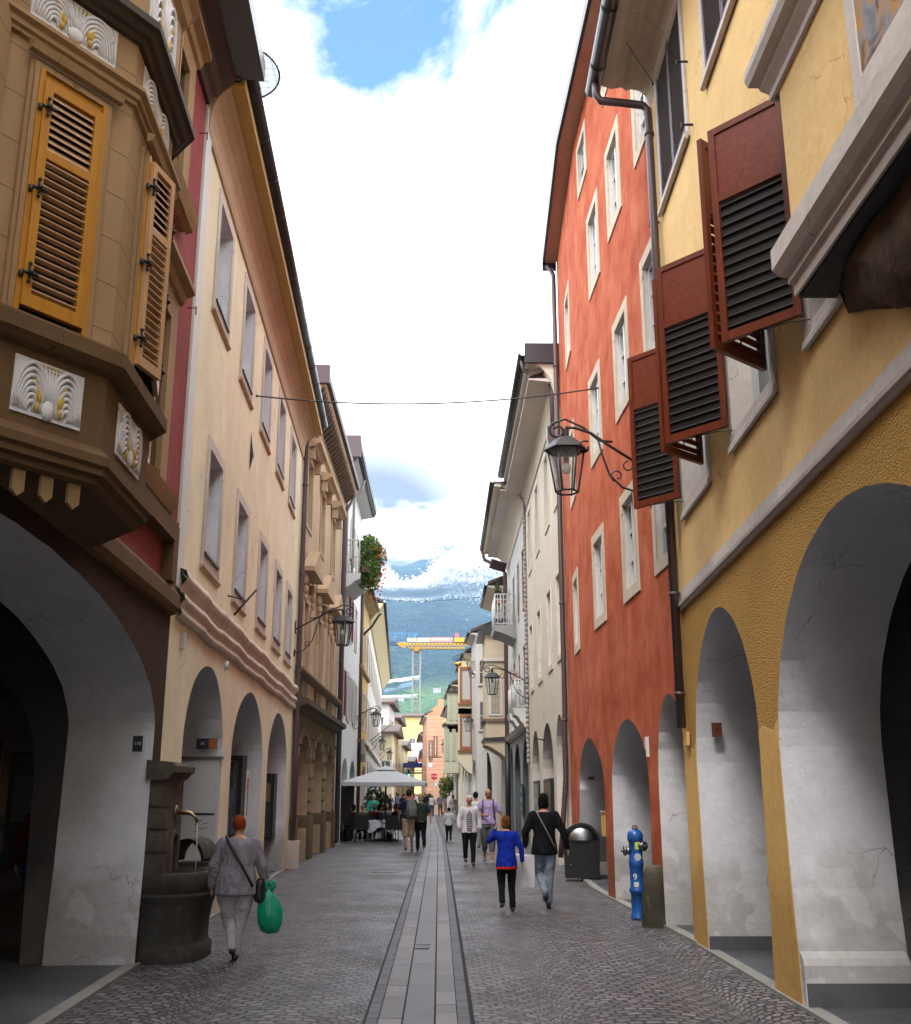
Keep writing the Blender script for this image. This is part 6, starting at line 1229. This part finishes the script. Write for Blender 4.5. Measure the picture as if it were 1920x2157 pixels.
# ================================================================ wall lanterns
def lamp(loc,rz,s,Lx,label,low=-.55):
    e=empty('wall_lantern',tuple(loc),rz,label,'street lamp','wrought iron wall lanterns'); e.scale=(s,s,s)
    m=MB(); V=lambda x,z:(x,0,z)
    arc=lambda cx,cz,r,a0,a1,n=14,k=0:[V(cx+(r*(1-k*i/n))*math.cos(R(a0+(a1-a0)*i/n)),cz+(r*(1-k*i/n))*math.sin(R(a0+(a1-a0)*i/n))) for i in range(n+1)]
    m.tube([V(0,-.08),V(Lx*.35,.16),V(Lx*.62,.36),V(Lx*.85,.44),V(Lx,.45)],.022,8)
    m.tube([V(Lx*.30,.22),V(Lx*.5,.24),V(Lx*.72,.44),V(Lx*1.0,.58),V(Lx*1.15,.53)]+arc(Lx*1.12,.40,.13,60,-330,20,.6),.018,8)
    m.tube(arc(Lx*.72,.13,.11,120,-200,16,.55),.014,8)
    m.tube([V(0,low),V(Lx*.18,low+.06),V(Lx*.36,low*.55),V(Lx*.45,-.02),V(Lx*.52,.27)],.016,8)
    m.tube(arc(Lx*.25,low+.24,.10,-60,280,16,.6),.012,8); m.tube(arc(.08,-.16,.08,90,-180,12,.3),.012,8)
    m.box(-.01,.015,-.035,.035,low-.1,low+.1); m.box(-.01,.015,-.035,.035,-.2,.16); m.build('bracket',M_iron,e)
    hx=lambda r,z,o=0:[(Lx+r*math.cos(R(60*k+o)),r*math.sin(R(60*k+o)),z) for k in range(6)]
    m=MB(); m.grid([hx(.34,.08),hx(.33,.10),hx(.19,.24),hx(.15,.27),hx(.05,.29),hx(.05,.42)],True,False,True); m.build('lantern_hood',M_iron,e)
    m=MB(); T_,B_=hx(.27,.08),hx(.165,-.56)
    for k in range(6): m.tube([T_[k],B_[k]],.014,6); m.tube([B_[k],B_[(k+1)%6]],.016,6); m.tube([T_[k],T_[(k+1)%6]],.012,6)
    m.build('lantern_frame',M_iron,e)
    m=MB(); m.grid([hx(.262,.08),hx(.160,-.54)],True,False); m.build('lantern_glass',M_lglass,e)
    m=MB(); m.tube([(Lx,0,.08),(Lx,0,-.10)],.04,8); m.build('lamp_socket',M_iron,e); m=MB(); m.ball((Lx,0,-.2),(.07,.07,.085),12); m.build('bulb',M_bulb,e)
    return e
def wallpt(H,a,z): p=H.w(a,.02,0); return (p.x,p.y,z)
lamp(wallpt(RH,r_(14.95),6.52),R(180),1.0,1.0,'black iron lantern on a scrolled bracket at the red house, nearest on the right')
lamp(wallpt(CH,CH.L-.45,5.55),R(-8),.85,1.38,'black iron lantern at the corner of the cream house, nearest on the left',-.75)
lamp((2.40,35.0,5.3),R(180),.85,1.4,'iron lantern hanging in front of the boxy oriel, fixed to the cream house corner',-.7)
lamp((1.02,54.2,5.15),R(180),.75,.5,'small iron lantern before the brown framed oriel of the pale yellow house')
lamp((-4.13,44.0,4.75),R(0),.72,1.2,'iron lantern on a long arm from the white house, left of the street',-.7)
lamp((-4.55,59,4.4),R(0),.72,.75,'iron lantern above the right part of the parasol, on the long white house')
lamp((-4.9,70,4.2),R(0),.7,.9,'faint small lantern in front of the cream gabled house')
lamp((.15,70,4.7),R(180),.8,1.05,'slender small lantern before the cream house with green shutters')
# ================================================================ wires across the street
def wire(a,b,sag,r,label,beads=()):
    a,b=Vector(a),Vector(b); e=empty('overhead_wire',tuple(a),0,label,'wire'); m=MB(); f=lambda t:(b-a)*t+Vector((0,0,-sag*4*t*(1-t))); m.tube([tuple(f(i/24)) for i in range(25)],r,5); m.build('cable',M_iron,e)
    for t in beads: m=MB(); p=f(t); m.tube([tuple(p+Vector((.035*math.cos(q),0,-.035+.035*math.sin(q)))) for q in [2*math.pi*j/12 for j in range(13)]],.006,5); m.build('ring',P((.4,.4,.4),.4),e)
    for p_ in (Vector((0,0,0)),b-a): m=MB(); m.ball(tuple(p_),.03,8); m.build('anchor',M_iron,e)
wire((-3.47,17.2,8.35),(2.56,17.5,8.62),.22,.014,'thin cable with rings strung across the street from cream to red house',(.35,.52,.7))
p0=atY(790,1263,47); p1=atY(1010,1258,47); wire(p0,p1,.12,.012,'second thin cable across the street in front of the blue mountain',(.4,.6))
wire(atY(1275,20,11.6),atY(1378,176,12.5),.01,.005,'taut thin wire from the right gutter down to the grey shutter')
# ================================================================ fountain
e=empty('stone_fountain',(-3.10,11.9,0),0,'dark stone wall fountain with rounded basin, niche and brass spout beside the white pier','fountain')
m=MB(); cxy=(-.02,.06)
def ring(rx,ry,z,n=36,p=2.8): 
    o=[]
    for j in range(n):
        a=2*math.pi*j/n; c,s_q=math.cos(a),math.sin(a); o.append((cxy[0]+rx*math.copysign(abs(c)**(2/p),c),cxy[1]+ry*math.copysign(abs(s_q)**(2/p),s_q),z))
    return o
pr=[(.50,.60,0),(.50,.60,.13),(.47,.585,.15),(.455,.58,.18),(.46,.585,.34),(.485,.595,.5),(.52,.605,.60),(.54,.62,.63),(.54,.62,.655),(.525,.60,.67),(.54,.62,.69),(.54,.62,.85),(.53,.61,.865),(.44,.51,.865),(.42,.49,.84),(.38,.45,.55),(.1,.1,.5)]
m.grid([ring(*p) for p in pr],True,True); m.build('basin',M_stone,e)
m=MB(); m.grid([ring(.40,.47,.76),ring(.001,.001,.76)],True,False); m.build('water',glass('fountain_water',(.01,.014,.015),.03),e)
m=MB(); m.box(-.12,.09,-.54,.16,.8,1.80)
def stp(y0,y1,z0,z1): m.box(.091,.112,y0,y1,z0,z1); m.box(-.11,.08,-.56,-.541,z0,z1)
z=.86
while z<1.65: stp(-.55,-.40,z,z+.2); z+=.225
m.build('stele',M_stone2,e)
m=MB(); m.prof(-.60,.2,[(-.1,1.72)]) if 0 else None
m.profb(-.60,.22,[(-.12,1.80),(.10,1.80),(.15,1.86),(.19,1.88),(.19,1.94),(.14,1.98),(-.12,2.0)]); m.build('cap_stone',M_stone2,e)
m=MB(); F2=lambda y,x,z:(x,y,z); m=MB(F2); A=[(-.30,.87)]+[(-.14+.13*math.cos(t),1.10+.16*math.sin(t)) for t in [math.pi*(1-i/12) for i in range(13)]]+[(.02,.87)]
m.panel([(-.30,.87)]+[(-.14+.16*math.cos(t),1.10+.19*math.sin(t)) for t in [math.pi*(1-i/12) for i in range(13)]]+[(.02,.87),(-.01,.87)]+[(-.14+.125*math.cos(t),1.10+.15*math.sin(t)) for t in [math.pi*i/12 for i in range(13)]]+[(-.265,.87)],[],.0905,.125); m.build('niche_arch',M_stone2,e)
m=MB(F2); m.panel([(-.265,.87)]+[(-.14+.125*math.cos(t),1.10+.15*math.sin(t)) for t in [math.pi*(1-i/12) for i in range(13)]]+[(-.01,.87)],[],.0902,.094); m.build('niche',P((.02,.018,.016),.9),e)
m=MB(); m.ball((.10,-.14,1.47),(.03,.05,.07),10); m.tube([(.10,-.14,1.46),(.17,-.14,1.475),(.26,-.14,1.46),(.32,-.14,1.41),(.335,-.14,1.36)],[.03,.022,.019,.017,.014],10); m.build('spout',P((.30,.22,.12),.35,1),e)
m=MB(); m.tube([(.335,-.14,1.36),(.345,-.14,1.15),(.35,-.14,.77)],.0045,6); m.build('water_jet',P((.75,.78,.8),.1),e)
m=MB(); n=14; o_=[(.08+.20*math.cos(t),.0,.95+.22*math.sin(t)) for t in [math.pi*(1-i/n) for i in range(n+1)]]
m.grid([[(p[0]+.02*k,.50+.16*k,p[2]+.0*k) for p in o_] for k in range(4)]+[[(p[0]*.9+.02*k,.50+.16*k,p[2]-.03) for p in o_] for k in (3,2,1,0)],False,True); m.build('curved_hood',M_stone,e)
m=MB(); m.box(-.1,.33,.66,1.1,.70,.9); m.build('trough',M_stone,e)
# ================================================================ display cases in the cream arcade
def dcase(H,a0,a1,z0,z1,label,back,fr=.05,frm=M_dark,mat_name=None,dep=.42,cat='display case',glassy=True):
    o=empty('display_case',tuple(H.w((a0+a1)/2,0,0)),0,label,cat); inv=Matrix.Translation(-Vector(o.location)); T=lambda a,d,z:tuple(inv@(H.w(a,d,0)+Vector((0,0,z)))) 
    m=MB(T); m.box(a0,a0+fr,-dep,-.03,z0,z1); m.box(a1-fr,a1,-dep,-.03,z0,z1); m.box(a0+fr,a1-fr,-dep,-.03,z0,z0+fr); m.box(a0+fr,a1-fr,-dep,-.03,z1-fr,z1); m.build('case_frame',frm,o)
    m=MB(T); m.box(a0+fr,a1-fr,-dep,-dep+.02,z0+fr,z1-fr); m.build('back_panel',back,o)
    if glassy: m=MB(T); m.box(a0+fr,a1-fr,-.06,-.055,z0+fr,z1-fr); m.build('glass_pane',clear('case_glass',.10,(.5,.52,.55)),o)
    return o,T
def facing(name,label,cat,x0,x1,Y,dep,z0,z1,fr,frm,back,bd=.03,glassy=True):
    """a case whose face looks towards the camera"""
    o=empty(name,((x0+x1)/2,Y,0),0,label,cat); w=(x1-x0)/2
    m=MB(); m.box(-w,-w+fr,0,dep,z0,z1); m.box(w-fr,w,0,dep,z0,z1); m.box(-w+fr,w-fr,0,dep,z0,z0+fr); m.box(-w+fr,w-fr,0,dep,z1-fr,z1); m.build('case_frame',frm,o)
    m=MB(); m.box(-w+fr,w-fr,dep-.03,dep-.005,z0+fr,z1-fr); m.build('back_panel',back,o)
    if glassy: m=MB(); m.box(-w+fr,w-fr,.02,.024,z0+fr,z1-fr); m.build('glass_pane',clear('case_glass',.07,(.5,.52,.55)),o)
    return o
o=empty('pier_boarding',(-3.73,15.60,0),0,'white boarding with an upper door panel on the pier inside the first cream arch','boarding')
m=MB(); m.box(-.36,.33,0,.12,.02,2.14); m.build('boarding',P((.55,.54,.54),.6),o); m=MB(); m.box(-.33,.26,-.016,-.001,1.40,2.08); m.build('door_panel',P((.60,.59,.59),.55),o); m=MB(); m.box(-.36,.36,-.03,.15,2.145,2.18); m.build('ledge',P((.14,.12,.11),.6),o); m=MB(); m.box(-.34,.30,-.006,-.0005,1.37,1.39); m.build('door_gap',M_dark,o)
for k in range(7): q=random.Random(k); m=MB(); x=.02+.07*(k%3); z=1.30-.055*(k//2); m.tube([(x,-.004,z),(x+.03,-.004,z+.015*q.uniform(-1,1)),(x+.055,-.004,z+.015*q.uniform(-1,1))],.0035,4); m.build('scribble',P((.05,.05,.06),.7),o)
dc=facing('display_case','dark framed showcase facing us with a dress, set in the second cream arch','display case',-4.52,-3.88,19.75,.42,.80,2.34,.065,M_dark,P((.55,.54,.52),.7))
o=facing('display_case','dark framed showcase facing us with reflections, set in the third cream arch','display case',-4.46,-4.02,24.15,.40,.70,2.10,.05,M_dark,P((.05,.05,.055),.3))
m=MB(); m.box(-.12,-.02,.2,.3,.95,1.45); m.build('pale_garment',P((.6,.6,.64),.6),o); m=MB(); m.box(.0,.1,.2,.3,1.5,1.9); m.build('yellow_garment',P((.5,.4,.12),.6),o)
d0=empty('lilac_dress',(-4.23,19.98,0),0,'pale lilac striped wrap dress with purple trim hanging in the showcase','dress')
half=[(-.07,1.78),(-.20,1.72),(-.27,1.50),(-.19,1.46),(-.15,1.58),(-.13,1.38),(-.19,1.10),(-.22,.93)]
m=MB(); m.panel([(x,z) for x,z in half]+[(-x,z) for x,z in reversed(half)],[],-.02,.03,0,0); m.build('dress_body',C((.40,.40,.56),'vstripes',(.27,.26,.46)),d0)
m=MB(); m.tube([(-.07,-.03,1.78),(0,-.035,1.60),(.08,-.035,1.5),(.14,-.03,1.25),(.14,-.03,.95)],.010,6); m.tube([(.07,-.03,1.78),(.01,-.035,1.62)],.010,6); m.tube([(-.22,-.025,.94),(.22,-.025,.94)],.008,5); m.build('purple_trim',C((.14,.05,.30)),d0)
m=MB(); m.box(-.12,.10,.06,.09,1.72,2.22); o=m.build('purple_cloth',C((.08,.035,.22)),loc=(-4.2,19.98,0)); tag(o,'plain deep purple cloth hanging above the lilac dress','cloth')
# poster strip beside the cabinet
m=CH.mb(); m.box(c_(15.25),c_(15.42),-.004,.012,1.25,2.05); o=CH.put(m,'poster_strip',P((.62,.6,.58),.6)); m=CH.mb(); m.box(c_(15.28),c_(15.37),.013,.015,1.72,1.92); m.build('red_emblem',P((.55,.05,.08),.6),o); m=CH.mb(); m.box(c_(15.31),c_(15.35),.013,.015,1.3,1.7); m.build('black_lettering',P((.05,.05,.05),.6),o)
# dark shop cases under the cream house behind the red one
for a,b,lb in ((27.75,30.0,'black framed shop case glowing amber in the second cream arch on the right'),(31.8,33.9,'black narrow shop case in the third cream arch on the right')):
    e=empty('shop_case',(2.62,(a+b)/2,0),0,lb,'display case'); m=MB(); m.box(-.2,.35,(a-b)/2,(b-a)/2,.1,2.05); m.build('case_frame',M_dark,e); m=MB(); m.box(-.203,-.2005,(a-b)/2+.08,(b-a)/2-.08,.3,1.97); m.build('glass_pane',M_gdark,e)
for z,c in ((1.75,(.05,.35,.05)),(1.35,(.10,.35,.45)),(.95,(.05,.30,.05))):
    pass
e=empty('lit_sign_board',(2.32,38.4,0),0,'small green and blue display board on the grey arch pier','sign'); m=MB(); m.box(0,.05,-.5,.5,1.0,2.0); m.build('board',M_dark,e)
for k,(z,c) in enumerate(((1.72,(.06,.42,.05)),(1.38,(.12,.4,.5)),(1.08,(.06,.35,.05)))): m=MB(); m.box(-.004,-.001,-.42,.42,z,z+.2); m.build('screen',P(c,.4),e)
# ================================================================ plates and signs
def plate(x,y,z,w,h_,c,label,txt=None,rz=0,tc=(.7,.7,.7),ts=.05,half=None,cat='sign',name='wall_plate',th=.012):
    e=empty(name,(x,y,z),rz,label,cat); m=MB(); m.box(-w/2,w/2,-th,0,-h_/2,h_/2); m.build('plate',c if not isinstance(c,tuple) else P(c,.5),e)
    if half: m=MB(); m.box(half[0],w/2-.005,-th-.003,-th-.0005,-h_/2+.005,h_/2-.005); m.build('lower_field',half[1],e)
    if txt: text('lettering',txt,ts,P(tc,.5),(0 if not half else (-w/2+half[0])/2,-th-.003,0),(R(90),0,0),e,.001)
    return e
plate(-3.30,11.20,2.16,.10,.16,(.015,.02,.035),'small blue black number plate on the white pier of the left arch','118',0,(.75,.75,.75),.045)
plate(-3.60,15.62,2.36,.30,.15,(.02,.03,.05),'dark street plate with an orange brown half inside the first cream arch','IX',0,(.6,.6,.6),.06,(0.03,P((.42,.13,.03),.5)))
plate(2.97,12.22,2.36,.115,.16,(.13,.035,.012),'reddish wooden plaque with a cross on the pier in the second yellow arch','+',0,(.03,.01,.01),.12)
plate(2.78,22.3,2.02,.12,.15,(.16,.06,.03),'tiny brown wooden plaque inside the left arch of the red house','T',0,(.05,.02,.01),.09)
m=RH.mb(); m.box(r_(14.85),r_(14.93),.005,.05,2.15,2.42); o=RH.put(m,'thermometer',P((.7,.7,.7),.5)); m=RH.mb(); m.box(r_(14.86),r_(14.92),.051,.054,2.15,2.25); m.build('scale',M_dark,o)
m=YH.mb(); m.box(y_(12.42),y_(12.66),.024,.055,.93,1.36); o=YH.put(m,'meter_box',M_yel); m=YH.mb(); m.box(y_(12.40),y_(12.68),.024,.075,1.365,1.385); m.build('box_lid',P((.66,.6,.45),.6),o); m=YH.mb(); m.box(y_(12.43),y_(12.44),.056,.058,.95,1.34); m.build('box_slot',M_dark,o)
m=MB(); q=random.Random(4)
pm=RH
for k in range(7):
    z=1.35+k*.12; a=RE-.02; m=RH.mb(); m.box(a-.03,a+.03,.11+.062+max(0,(1.9-z))*.09-.0,.11+.066+max(0,(1.9-z))*.09,z,z+.07*q.uniform(.5,1.1)); RH.put(m,'sticker',P((.75,.75,.75),.6))
# ================================================================ bin, hydrant, bollard
e=empty('litter_bin',(2.52,22.1,.03),R(-6),'black litter bin with arched top and silver dome under the red arch','litter bin')
m=MB(); m.profb(-.24,.24,[(-.34,.03),(.34,.03),(.36,.74),(-.36,.74)]); m.build('bin_body',P((.005,.005,.006),.5),e)
m=MB(); ar=[(.36*math.cos(t),.74+.33*math.sin(t)) for t in [math.pi*i/16 for i in range(17)]]; ar2=[(.30*math.cos(t),.74+.27*math.sin(t)) for t in [math.pi*(1-i/16) for i in range(17)]]
m.profb(-.26,.25,ar+ar2); m.build('bin_hood',P((.006,.006,.007),.4),e); m=MB(); m.grid([[(.30*math.cos(t)*k,-.20-.10*math.sqrt(max(0,1-k*k)),.745+.27*math.sin(t)*k) for t in [math.pi*i/16 for i in range(17)]] for k in (0.001,.3,.6,.85,1)],False,True); m.build('dome',P((.42,.42,.44),.3,1),e)
m=MB(); m.tube([(0,-.30,.76),(0,-.31,.84)],.01,6); m.tube([(-.22,-.242,.28),(-.22,-.25,.28)],.012,8); m.build('lock',P((.3,.3,.3),.4),e)
e=empty('fire_hydrant',(2.50,15.35,.02),R(5),'bright blue pillar hydrant with grey caps beside the stone bollard','hydrant'); e.scale=(1.05,1.05,1.07); HB=P((.010,.085,.34),.35,0,.6)
m=MB(); m.lathe((0,0,0),[(.10,0),(.10,.02),(.085,.04),(.085,.30),(.105,.31),(.105,.35),(.088,.37),(.088,.62),(.096,.63),(.096,.70),(.088,.71),(.088,.93),(.102,.94),(.105,1.02),(.09,1.05),(.06,1.08),(.001,1.09)],20); m.build('barrel',HB,e)
m=MB(); m.tube([(0,0,1.08),(0,0,1.12)],.04,8); m.tube([(0,0,1.12),(0,0,1.14)],.03,5); m.build('spindle_cap',P((.16,.12,.12),.4),e)
for a,z in ((R(180),.82),(R(-55),.88)): m=MB(); d=(math.cos(a),math.sin(a)); m.tube([(d[0]*.07,d[1]*.07,z),(d[0]*.13,d[1]*.13,z)],.05,10); m.tube([(d[0]*.13,d[1]*.13,z),(d[0]*.16,d[1]*.16,z)],.062,8); m.tube([(d[0]*.16,d[1]*.16,z),(d[0]*.19,d[1]*.19,z)],.022,6); m.build('outlet_cap',P((.26,.24,.24),.35,1),e)
m=MB(); m.box(-.03,.035,-.094,-.088,.84,.93); m.build('yellow_sticker',P((.5,.7,.1),.5),e); m=MB(); m.tube([(.0,-.086,.745),(.0,-.0985,.745)],.045,14); m.build('white_seal',P((.45,.5,.6),.5),e)
text('number','9',.11,P((.75,.75,.78),.5),(-.045,-.092,.50),(R(90),0,R(-12)),e,.002); m=MB(); m.box(-.06,.0,-.095,-.088,.38,.44); m.build('white_label',P((.7,.7,.7),.5),e)
e=empty('stone_bollard',(2.60,14.55,0),0,'squat lichened stone bollard standing against the red pier behind the hydrant','bollard'); m=MB(); m.lathe((0,0,0),[(.19,0),(.185,.15),(.165,.45),(.14,.66),(.12,.72),(.07,.755),(.001,.76)],18,1,1); m.build('stone',plaster('bollard_stone',(.13,.11,.085),.4,.5,stain=(.04,.035,.025),stain_amt=.9,bump=.9,scale=8),e)
# ================================================================ far end of the street
def F(px,py,Y): return atY(px,py,Y)
p=F(915,1636,90); e=empty('stop_sign',(p.x,90,0),0,'red octagonal stop sign on a pole before the salmon house','traffic sign'); m=MB(); m.profb(-.02,.02,[(.27*math.cos(R(22.5+45*k)),p.z+.27*math.sin(R(22.5+45*k))) for k in range(8)]); m.build('sign_face',P((.55,.015,.03),.5),e); text('lettering','STOP',.17,P((.8,.8,.8),.5),(0,-.03,p.z),(R(90),0,0),e); m=MB(); m.tube([(0,.04,0),(0,.04,p.z+.2)],.03,8); m.build('pole',P((.4,.4,.4),.4),e); m=MB(); m.box(.05,.55,-.01,.01,p.z-.75,p.z-.45); m.build('supplementary_plate',P((.6,.6,.6),.5),e)
p=F(907,1612,89); e=empty('hanging_clock',(p.x,89,p.z),0,'round street clock hanging from an iron arm on the right','clock'); m=MB(); m.tube([(0,-.08,0),(0,.08,0)],.24,20); m.build('case',P((.25,.25,.26),.4),e); m=MB(); m.tube([(0,-.10,0),(0,-.082,0)],.20,20); m.build('dial',P((.75,.75,.74),.5),e); m=MB(); m.box(-.012,.012,-.115,-.105,0,.14); m.box(0,.1,-.115,-.105,-.012,.012); m.build('hand',M_dark,e); m=MB(); m.tube([(0,0,.24),(0,0,.62)],.03,6); m.tube([(-.15,0,.62),(.95,0,.62)],.035,6); m.tube([(-.15,0,.72),(.95,0,.72)],.02,6); m.build('bracket',M_iron,e)
p=F(888,1598,150); e=empty('letter_sign',(p.x,150,p.z),0,'red square sign with a white letter E at the end of the street','sign'); m=MB(); m.box(-.46,.46,0,.1,-.5,.5); m.build('panel',P((.62,.03,.07),.5),e); text('lettering','E',.95,P((.85,.85,.85),.5),(0,-.01,0),(R(90),0,0),e,.005); m=MB(); m.tube([(.45,.06,-.5),(.45,.06,-p.z)],.05,6); m.build('post',M_iron,e)
p=F(871,1612,122); e=empty('blue_banner',(p.x,122,0),0,'dark blue awning banner spanning the far end of the street','awning'); w=1.15; m=MB(); m.box(-w,w,0,.5,p.z-.28,p.z+.25); m.build('banner_cloth',P((.02,.04,.20),.6),e); m=MB(); m.box(-w,w,.1,.4,p.z-.95,p.z-.75); m.box(-w,w,.1,.4,p.z-.62,p.z-.55); m.build('steel_frame',P((.28,.28,.3),.5),e)
for sg in (-1,1): m=MB(); m.tube([(sg*w,.3,0),(sg*w,.3,p.z)],.05,6); m.build('post',M_iron,e)
GL=bpy.data.materials.new('green_signal'); GL.use_nodes=True; GL.node_tree.nodes['Principled BSDF'].inputs['Emission Color'].default_value=(.05,1,.4,1); GL.node_tree.nodes['Principled BSDF'].inputs['Emission Strength'].default_value=1.5
p=F(862,1633,118); e=empty('traffic_light',(p.x,118,0),0,'small green lit traffic light beneath the blue banner','traffic light'); m=MB(); m.box(-.14,.14,0,.2,p.z-.16,p.z+.6); m.build('housing',M_dark,e); m=MB(); m.ball((0,-.01,p.z),.11,10); m.build('green_lamp',GL,e); m=MB(); m.tube([(0,.1,0),(0,.1,p.z)],.04,6); m.build('pole',M_iron,e)
p=F(880,1585,155); e=empty('white_banner',(p.x,155,p.z),0,'pale cloth banner with faded patches hanging above the street end','banner'); m=MB(); m.grid([[(-.9+1.8*i/8,.05*math.sin(i*1.7),z) for i in range(9)] for z in (-1.6,-.5,.6,1.4)],False,True); m.build('cloth',P((.62,.64,.68),.8),e); m=MB(); m.tube([(-.95,0,1.4),(.95,0,1.4)],.04,6); m.build('rod',M_iron,e)
# ornate hanging signs of the corner house
p=F(1003,1418,53); e=empty('wrought_sign',tuple(p),0,'ornate wrought iron hanging sign with scrolls above the corner house','sign'); sc=lambda cx,cz,r,t=2.2,n=26:[(cx+r*(1-i/n*.85)*math.cos(t*math.pi*i/n*1.6),0,cz+r*(1-i/n*.85)*math.sin(t*math.pi*i/n*1.6)) for i in range(n+1)]
m=MB()
for cx,cz,r in ((0,0,.22),(-.22,.24,.16),(.16,.28,.15),(-.32,.5,.14),(-.1,.5,.12),(.25,.0,.14),(-.25,-.02,.12)): m.tube(sc(cx,cz,r),.014,5)
m.tube([(-.5,0,.66),(-.4,0,.3),(-.3,0,-.2),(.3,0,-.25),(.5,0,-.2)],.02,6); m.tube([(.5,0,.6),(.5,0,-.3)],.03,6); m.build('scrollwork',M_iron,e); m=MB(); m.ball((0,-.02,-.02),(.14,.06,.10),12); m.build('gilt_boss',P((.35,.36,.36),.35,1),e)
p=F(966,1398,56); e=empty('gilt_crown_sign',tuple(p),0,'gilded crown basket sign with iron flowers hanging over the street','sign'); m=MB(); m.lathe((0,0,0),[(.10,-.16),(.22,-.12),(.25,.04),(.22,.05),(.16,-.08),(.001,-.1)],12); m.build('gilt_crown',P((.55,.35,.08),.35,1),e)
m=MB()
for k in range(9): a=R(20+k*17); m.tube([(0,0,.0),(.18*math.cos(a),.05*math.sin(k),.2*math.sin(a)+.1),(.32*math.cos(a),0,.32*math.sin(a)+.12)],.008,4); m.ball((.33*math.cos(a),0,.33*math.sin(a)+.12),.035,6)
m.tube([(0,0,-.16),(-.08,0,-.32),(.06,0,-.45)],.05,6); m.tube([(0,0,.1),(.0,0,.5),(.5,0,.5),(1.,0,.2)],.015,6); m.build('iron_flowers',M_iron,e)
# ================================================================ inside the arcades
def lampdot(x,y,z,s,label): 
    k='warm_lamp'
    if k not in MATS:
        M=bpy.data.materials.new(k); M.use_nodes=True; b=M.node_tree.nodes['Principled BSDF']; b.inputs['Emission Color'].default_value=(1,.72,.4,1); b.inputs['Emission Strength'].default_value=4; MATS[k]=M
    e=empty('ceiling_spot',(x,y,z),0,label,'lamp'); m=MB(); m.ball((0,0,0),s,8); m.build('bulb',MATS[k],e); m=MB(); m.lathe((0,0,0),[(s*.6,s*.8),(s*1.5,s*.2),(s*1.6,s*.2)],12); m.tube([(0,0,s*.6),(0,0,s*3)],s*.4,6); m.build('lamp_shade',M_dark,e)
p=atY(118,1541,13.2); lampdot(p.x,p.y,p.z,.03,'tiny lit spot lamp deep inside the left arcade')
p=atY(1873,1690,11.2); lampdot(p.x,p.y,p.z,.03,'tiny warm lamp in the dark shop behind the right arch'); p=atY(1862,1702,11.6); lampdot(p.x,p.y,p.z,.015,'faint second lamp just left of the warm one in the right shop')
p=atY(52,1680,12.6); e=empty('notice_board',(p.x,12.6,0),0,'dark framed notice board with pale sheet in the left arcade','notice board'); m=MB(); m.box(-.2,.2,0,.05,.9,2.1); m.build('board',P((.02,.02,.02),.5),e); m=MB(); m.box(-.14,.14,-.006,-.001,1.35,1.85); m.build('paper_sheet',P((.12,.12,.12),.8),e)
p=atY(1895,1452,10.6); e=empty('shop_fascia',(p.x+.25,10.6,0),0,'dim shop fascia with grey capital letters inside the right arcade','sign'); m=MB(); m.box(-.55,.8,0,.08,2.45,3.1); m.build('fascia_board',P((.014,.014,.014),.6),e); text('lettering','ENI',.34,P((.05,.052,.05),.6),(.0,-.01,2.78),(R(90),0,0),e)
p=atY(1885,1640,11.0); e=empty('shop_showcase',(p.x+.3,11.0,0),0,'dark glass showcase with a white card in the right arcade','display case'); m=MB(); m.box(-.5,.8,0,.5,.1,2.3); m.build('case_frame',M_dark,e); m=MB(); m.box(-.42,.7,-.004,-.001,.6,2.2); m.build('glass_pane',M_gdark,e); m=MB(); m.box(-.40,-.22,-.009,-.005,1.22,1.5); m.box(-.38,-.2,-.009,-.005,.75,1.0) if 0 else None; m.build('white_card',P((.22,.22,.22),.6),e)
